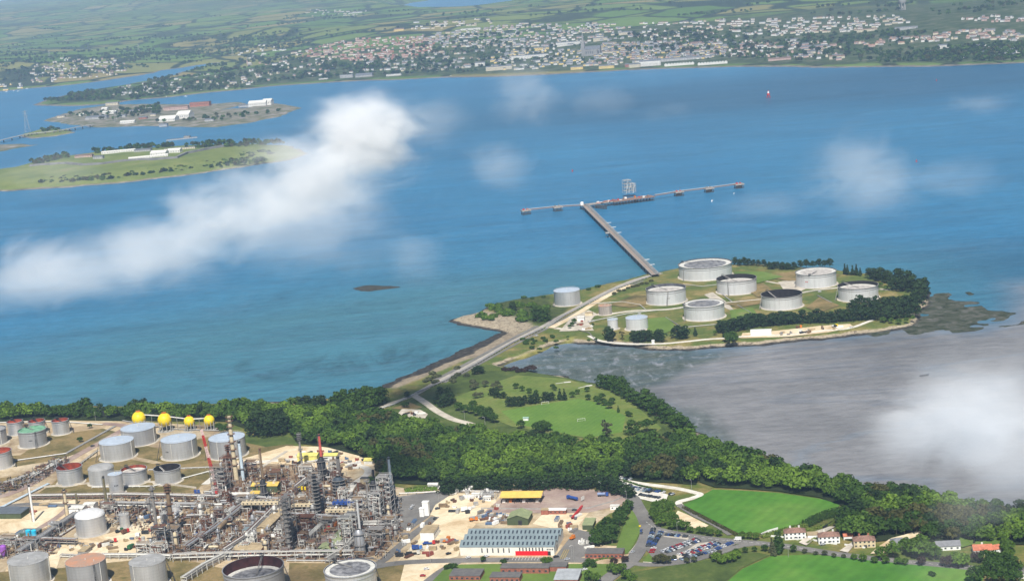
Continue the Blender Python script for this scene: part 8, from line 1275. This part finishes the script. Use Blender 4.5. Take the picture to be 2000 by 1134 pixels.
def isl_trees(pg, n, z):
    A_ = [Vector((x, y, 0)) for x, y in pg]; xs_ = [q[0] for q in pg]; ys_ = [q[1] for q in pg]; k = 0
    while k < n:
        x = fr.uniform(min(xs_), max(xs_)); y = fr.uniform(min(ys_), max(ys_))
        if sdf(np.array([x]), np.array([y]), A_)[0] < 0: continue
        p = P(x, y, z); its.append((p.x, p.y, z - 1, fr.choice(['deep green', 'mid green', 'dark pine green', 'olive brown']), fr.uniform(.7, 1.3), 'broad')); k += 1
isl_trees([(182, 296), (260, 289), (340, 284), (340, 288), (260, 297), (190, 302)], 95, 15); isl_trees([(60, 318), (135, 303), (135, 310), (70, 324)], 55, 14); isl_trees([(355, 287), (420, 280), (540, 278), (560, 283), (440, 290), (370, 293)], 110, 14)
isl_trees([(80, 358), (240, 340), (300, 330), (420, 318), (500, 310), (520, 318), (330, 340), (200, 355), (80, 362)], 260, 3); isl_trees([(455, 305), (520, 300), (540, 306), (470, 312)], 40, 6); isl_trees([(260, 214), (310, 206), (315, 216), (280, 222)], 70, 4); isl_trees([(130, 225), (250, 212), (320, 222), (200, 238)], 90, 4); isl_trees([(300, 240), (420, 238), (540, 224), (560, 215), (420, 228)], 40, 4); isl_trees([(75, 256), (110, 252), (125, 256), (85, 260)], 18, 3)
LODF = {'broad': [crown('broad', 400 + i, 60, 1.6) for i in range(4)]}
mass('distant_woods', its, LODF)
# ================================================================== AIR: haze box and low cloud
m = bpy.data.materials.new('haze_air'); m.use_nodes = True; nt = m.node_tree
for n in list(nt.nodes):
    if n.type == 'BSDF_PRINCIPLED': nt.nodes.remove(n)
pv = nt.nodes.new('ShaderNodeVolumePrincipled'); pv.inputs['Color'].default_value = (.54, .74, 1.0, 1); pv.inputs['Density'].default_value = 4.4e-5; pv.inputs['Anisotropy'].default_value = 0.0
nt.links.new(pv.outputs[0], [n for n in nt.nodes if n.type == 'OUTPUT_MATERIAL'][0].inputs['Volume'])
mb = MB(); mb.box((0, 42000, -8), (94000, 96000, 478)); haze = structure(mb.build('haze', m), 'stuff')
def cloud_mat(dens, seed, thr, cs=1.0):
    m = bpy.data.materials.new('cloud_vapour'); m.use_nodes = True; nt = m.node_tree; N = nt.nodes; L = nt.links
    for n in list(N):
        if n.type == 'BSDF_PRINCIPLED': N.remove(n)
    tc = N.new('ShaderNodeTexCoord'); g = N.new('ShaderNodeVectorMath'); g.operation = 'LENGTH'; L.new(tc.outputs['Object'], g.inputs[0])
    fall = N.new('ShaderNodeMapRange'); fall.interpolation_type = 'SMOOTHSTEP'; fall.inputs[1].default_value = 0.98; fall.inputs[2].default_value = 0.0
    L.new(g.outputs['Value'], fall.inputs[0])
    ge = N.new('ShaderNodeNewGeometry'); mp = N.new('ShaderNodeMapping'); mp.inputs['Rotation'].default_value = (0, 0, .5); mp.inputs['Scale'].default_value = (.75, 1.1, 1.25); L.new(ge.outputs['Position'], mp.inputs[0])
    n1 = N.new('ShaderNodeTexNoise'); n1.noise_dimensions = '4D'; n1.inputs['W'].default_value = seed; n1.inputs['Scale'].default_value = .019 * cs; n1.inputs['Detail'].default_value = 7; n1.inputs['Roughness'].default_value = .66; n1.inputs['Distortion'].default_value = .9
    L.new(mp.outputs[0], n1.inputs['Vector'])
    a = N.new('ShaderNodeMath'); a.operation = 'MULTIPLY_ADD'; a.inputs[1].default_value = 3.8; L.new(n1.outputs[0], a.inputs[0]); a.inputs[2].default_value = -1.90 - thr
    b = N.new('ShaderNodeMath'); b.operation = 'MULTIPLY_ADD'; b.inputs[1].default_value = 1.15; L.new(fall.outputs[0], b.inputs[0]); L.new(a.outputs[0], b.inputs[2])
    mx = N.new('ShaderNodeMapRange'); mx.interpolation_type = 'SMOOTHSTEP'; mx.inputs[1].default_value = 0.0; mx.inputs[2].default_value = .6; mx.inputs[3].default_value = 0; mx.inputs[4].default_value = dens; L.new(b.outputs[0], mx.inputs[0])
    ml = N.new('ShaderNodeMath'); ml.operation = 'MULTIPLY'; L.new(mx.outputs[0], ml.inputs[0]); L.new(fall.outputs[0], ml.inputs[1])
    pv = N.new('ShaderNodeVolumePrincipled'); pv.inputs['Color'].default_value = (.985, .99, 1, 1); pv.inputs['Anisotropy'].default_value = -0.3; L.new(ml.outputs[0], pv.inputs['Density'])
    L.new(pv.outputs[0], [n for n in N if n.type == 'OUTPUT_MATERIAL'][0].inputs['Volume']); return m
def cloud(px, py, rx, ry, dens, seed, thr=.62, z=300, rot=0.0, cs=1.0):
    c = P(px, py, z); s = scl(c); a = rx / s; b = ry / s
    mb = MB(); mb.sphere((0, 0, 0), 1.0, 14); o = mb.build('cloud', cloud_mat(dens * (.72 if cs < 1.5 else .62), seed, thr + (.07 if 1.5 < cs < 2 else .02), cs)); o.location = c
    o.rotation_euler = (0, rot, 0); o.scale = (a, (a + b) * .5, b); return structure(o, 'stuff')
for a in [(712, 268, 185, 145, .075, 1, .27), (600, 350, 230, 160, .046, 1, .29), (450, 420, 240, 150, .034, 1, .34), (300, 480, 230, 140, .028, 1, .38), (110, 525, 260, 130, .032, 1, .38), (-20, 575, 200, 90, .014, 1, .36),
          (590, 440, 320, 150, .010, 1, .22), (250, 540, 330, 90, .008, 1, .22), (1030, 180, 130, 130, .008, 7, .30), (972, 320, 120, 115, .011, 8, .36), (812, 490, 140, 120, .012, 9, .36), (690, 512, 120, 60, .006, 10, .32),
          (1690, 345, 200, 160, .014, 11, .32), (1850, 350, 220, 80, .006, 11, .30), (1915, 203, 140, 45, .009, 13, .32), (1510, 400, 200, 70, .005, 11, .30), (840, 240, 140, 90, .007, 1, .30), (1180, 195, 140, 60, .004, 7, .32), (1310, 215, 110, 40, .004, 7, .32), (100, 340, 200, 90, .005, 1, .30)]:
    cloud(*a, cs=1.35 if a[5] == 1 else 1.9)
for a in [(1890, 815, 290, 180, .070, 3, .22), (1990, 890, 210, 150, .045, 3, .26), (1900, 985, 170, 110, .010, 3, .22), (1840, 1085, 200, 110, .0055, 3, .22), (2010, 750, 150, 120, .012, 3, .28)]:
    cloud(*a, cs=2.0)
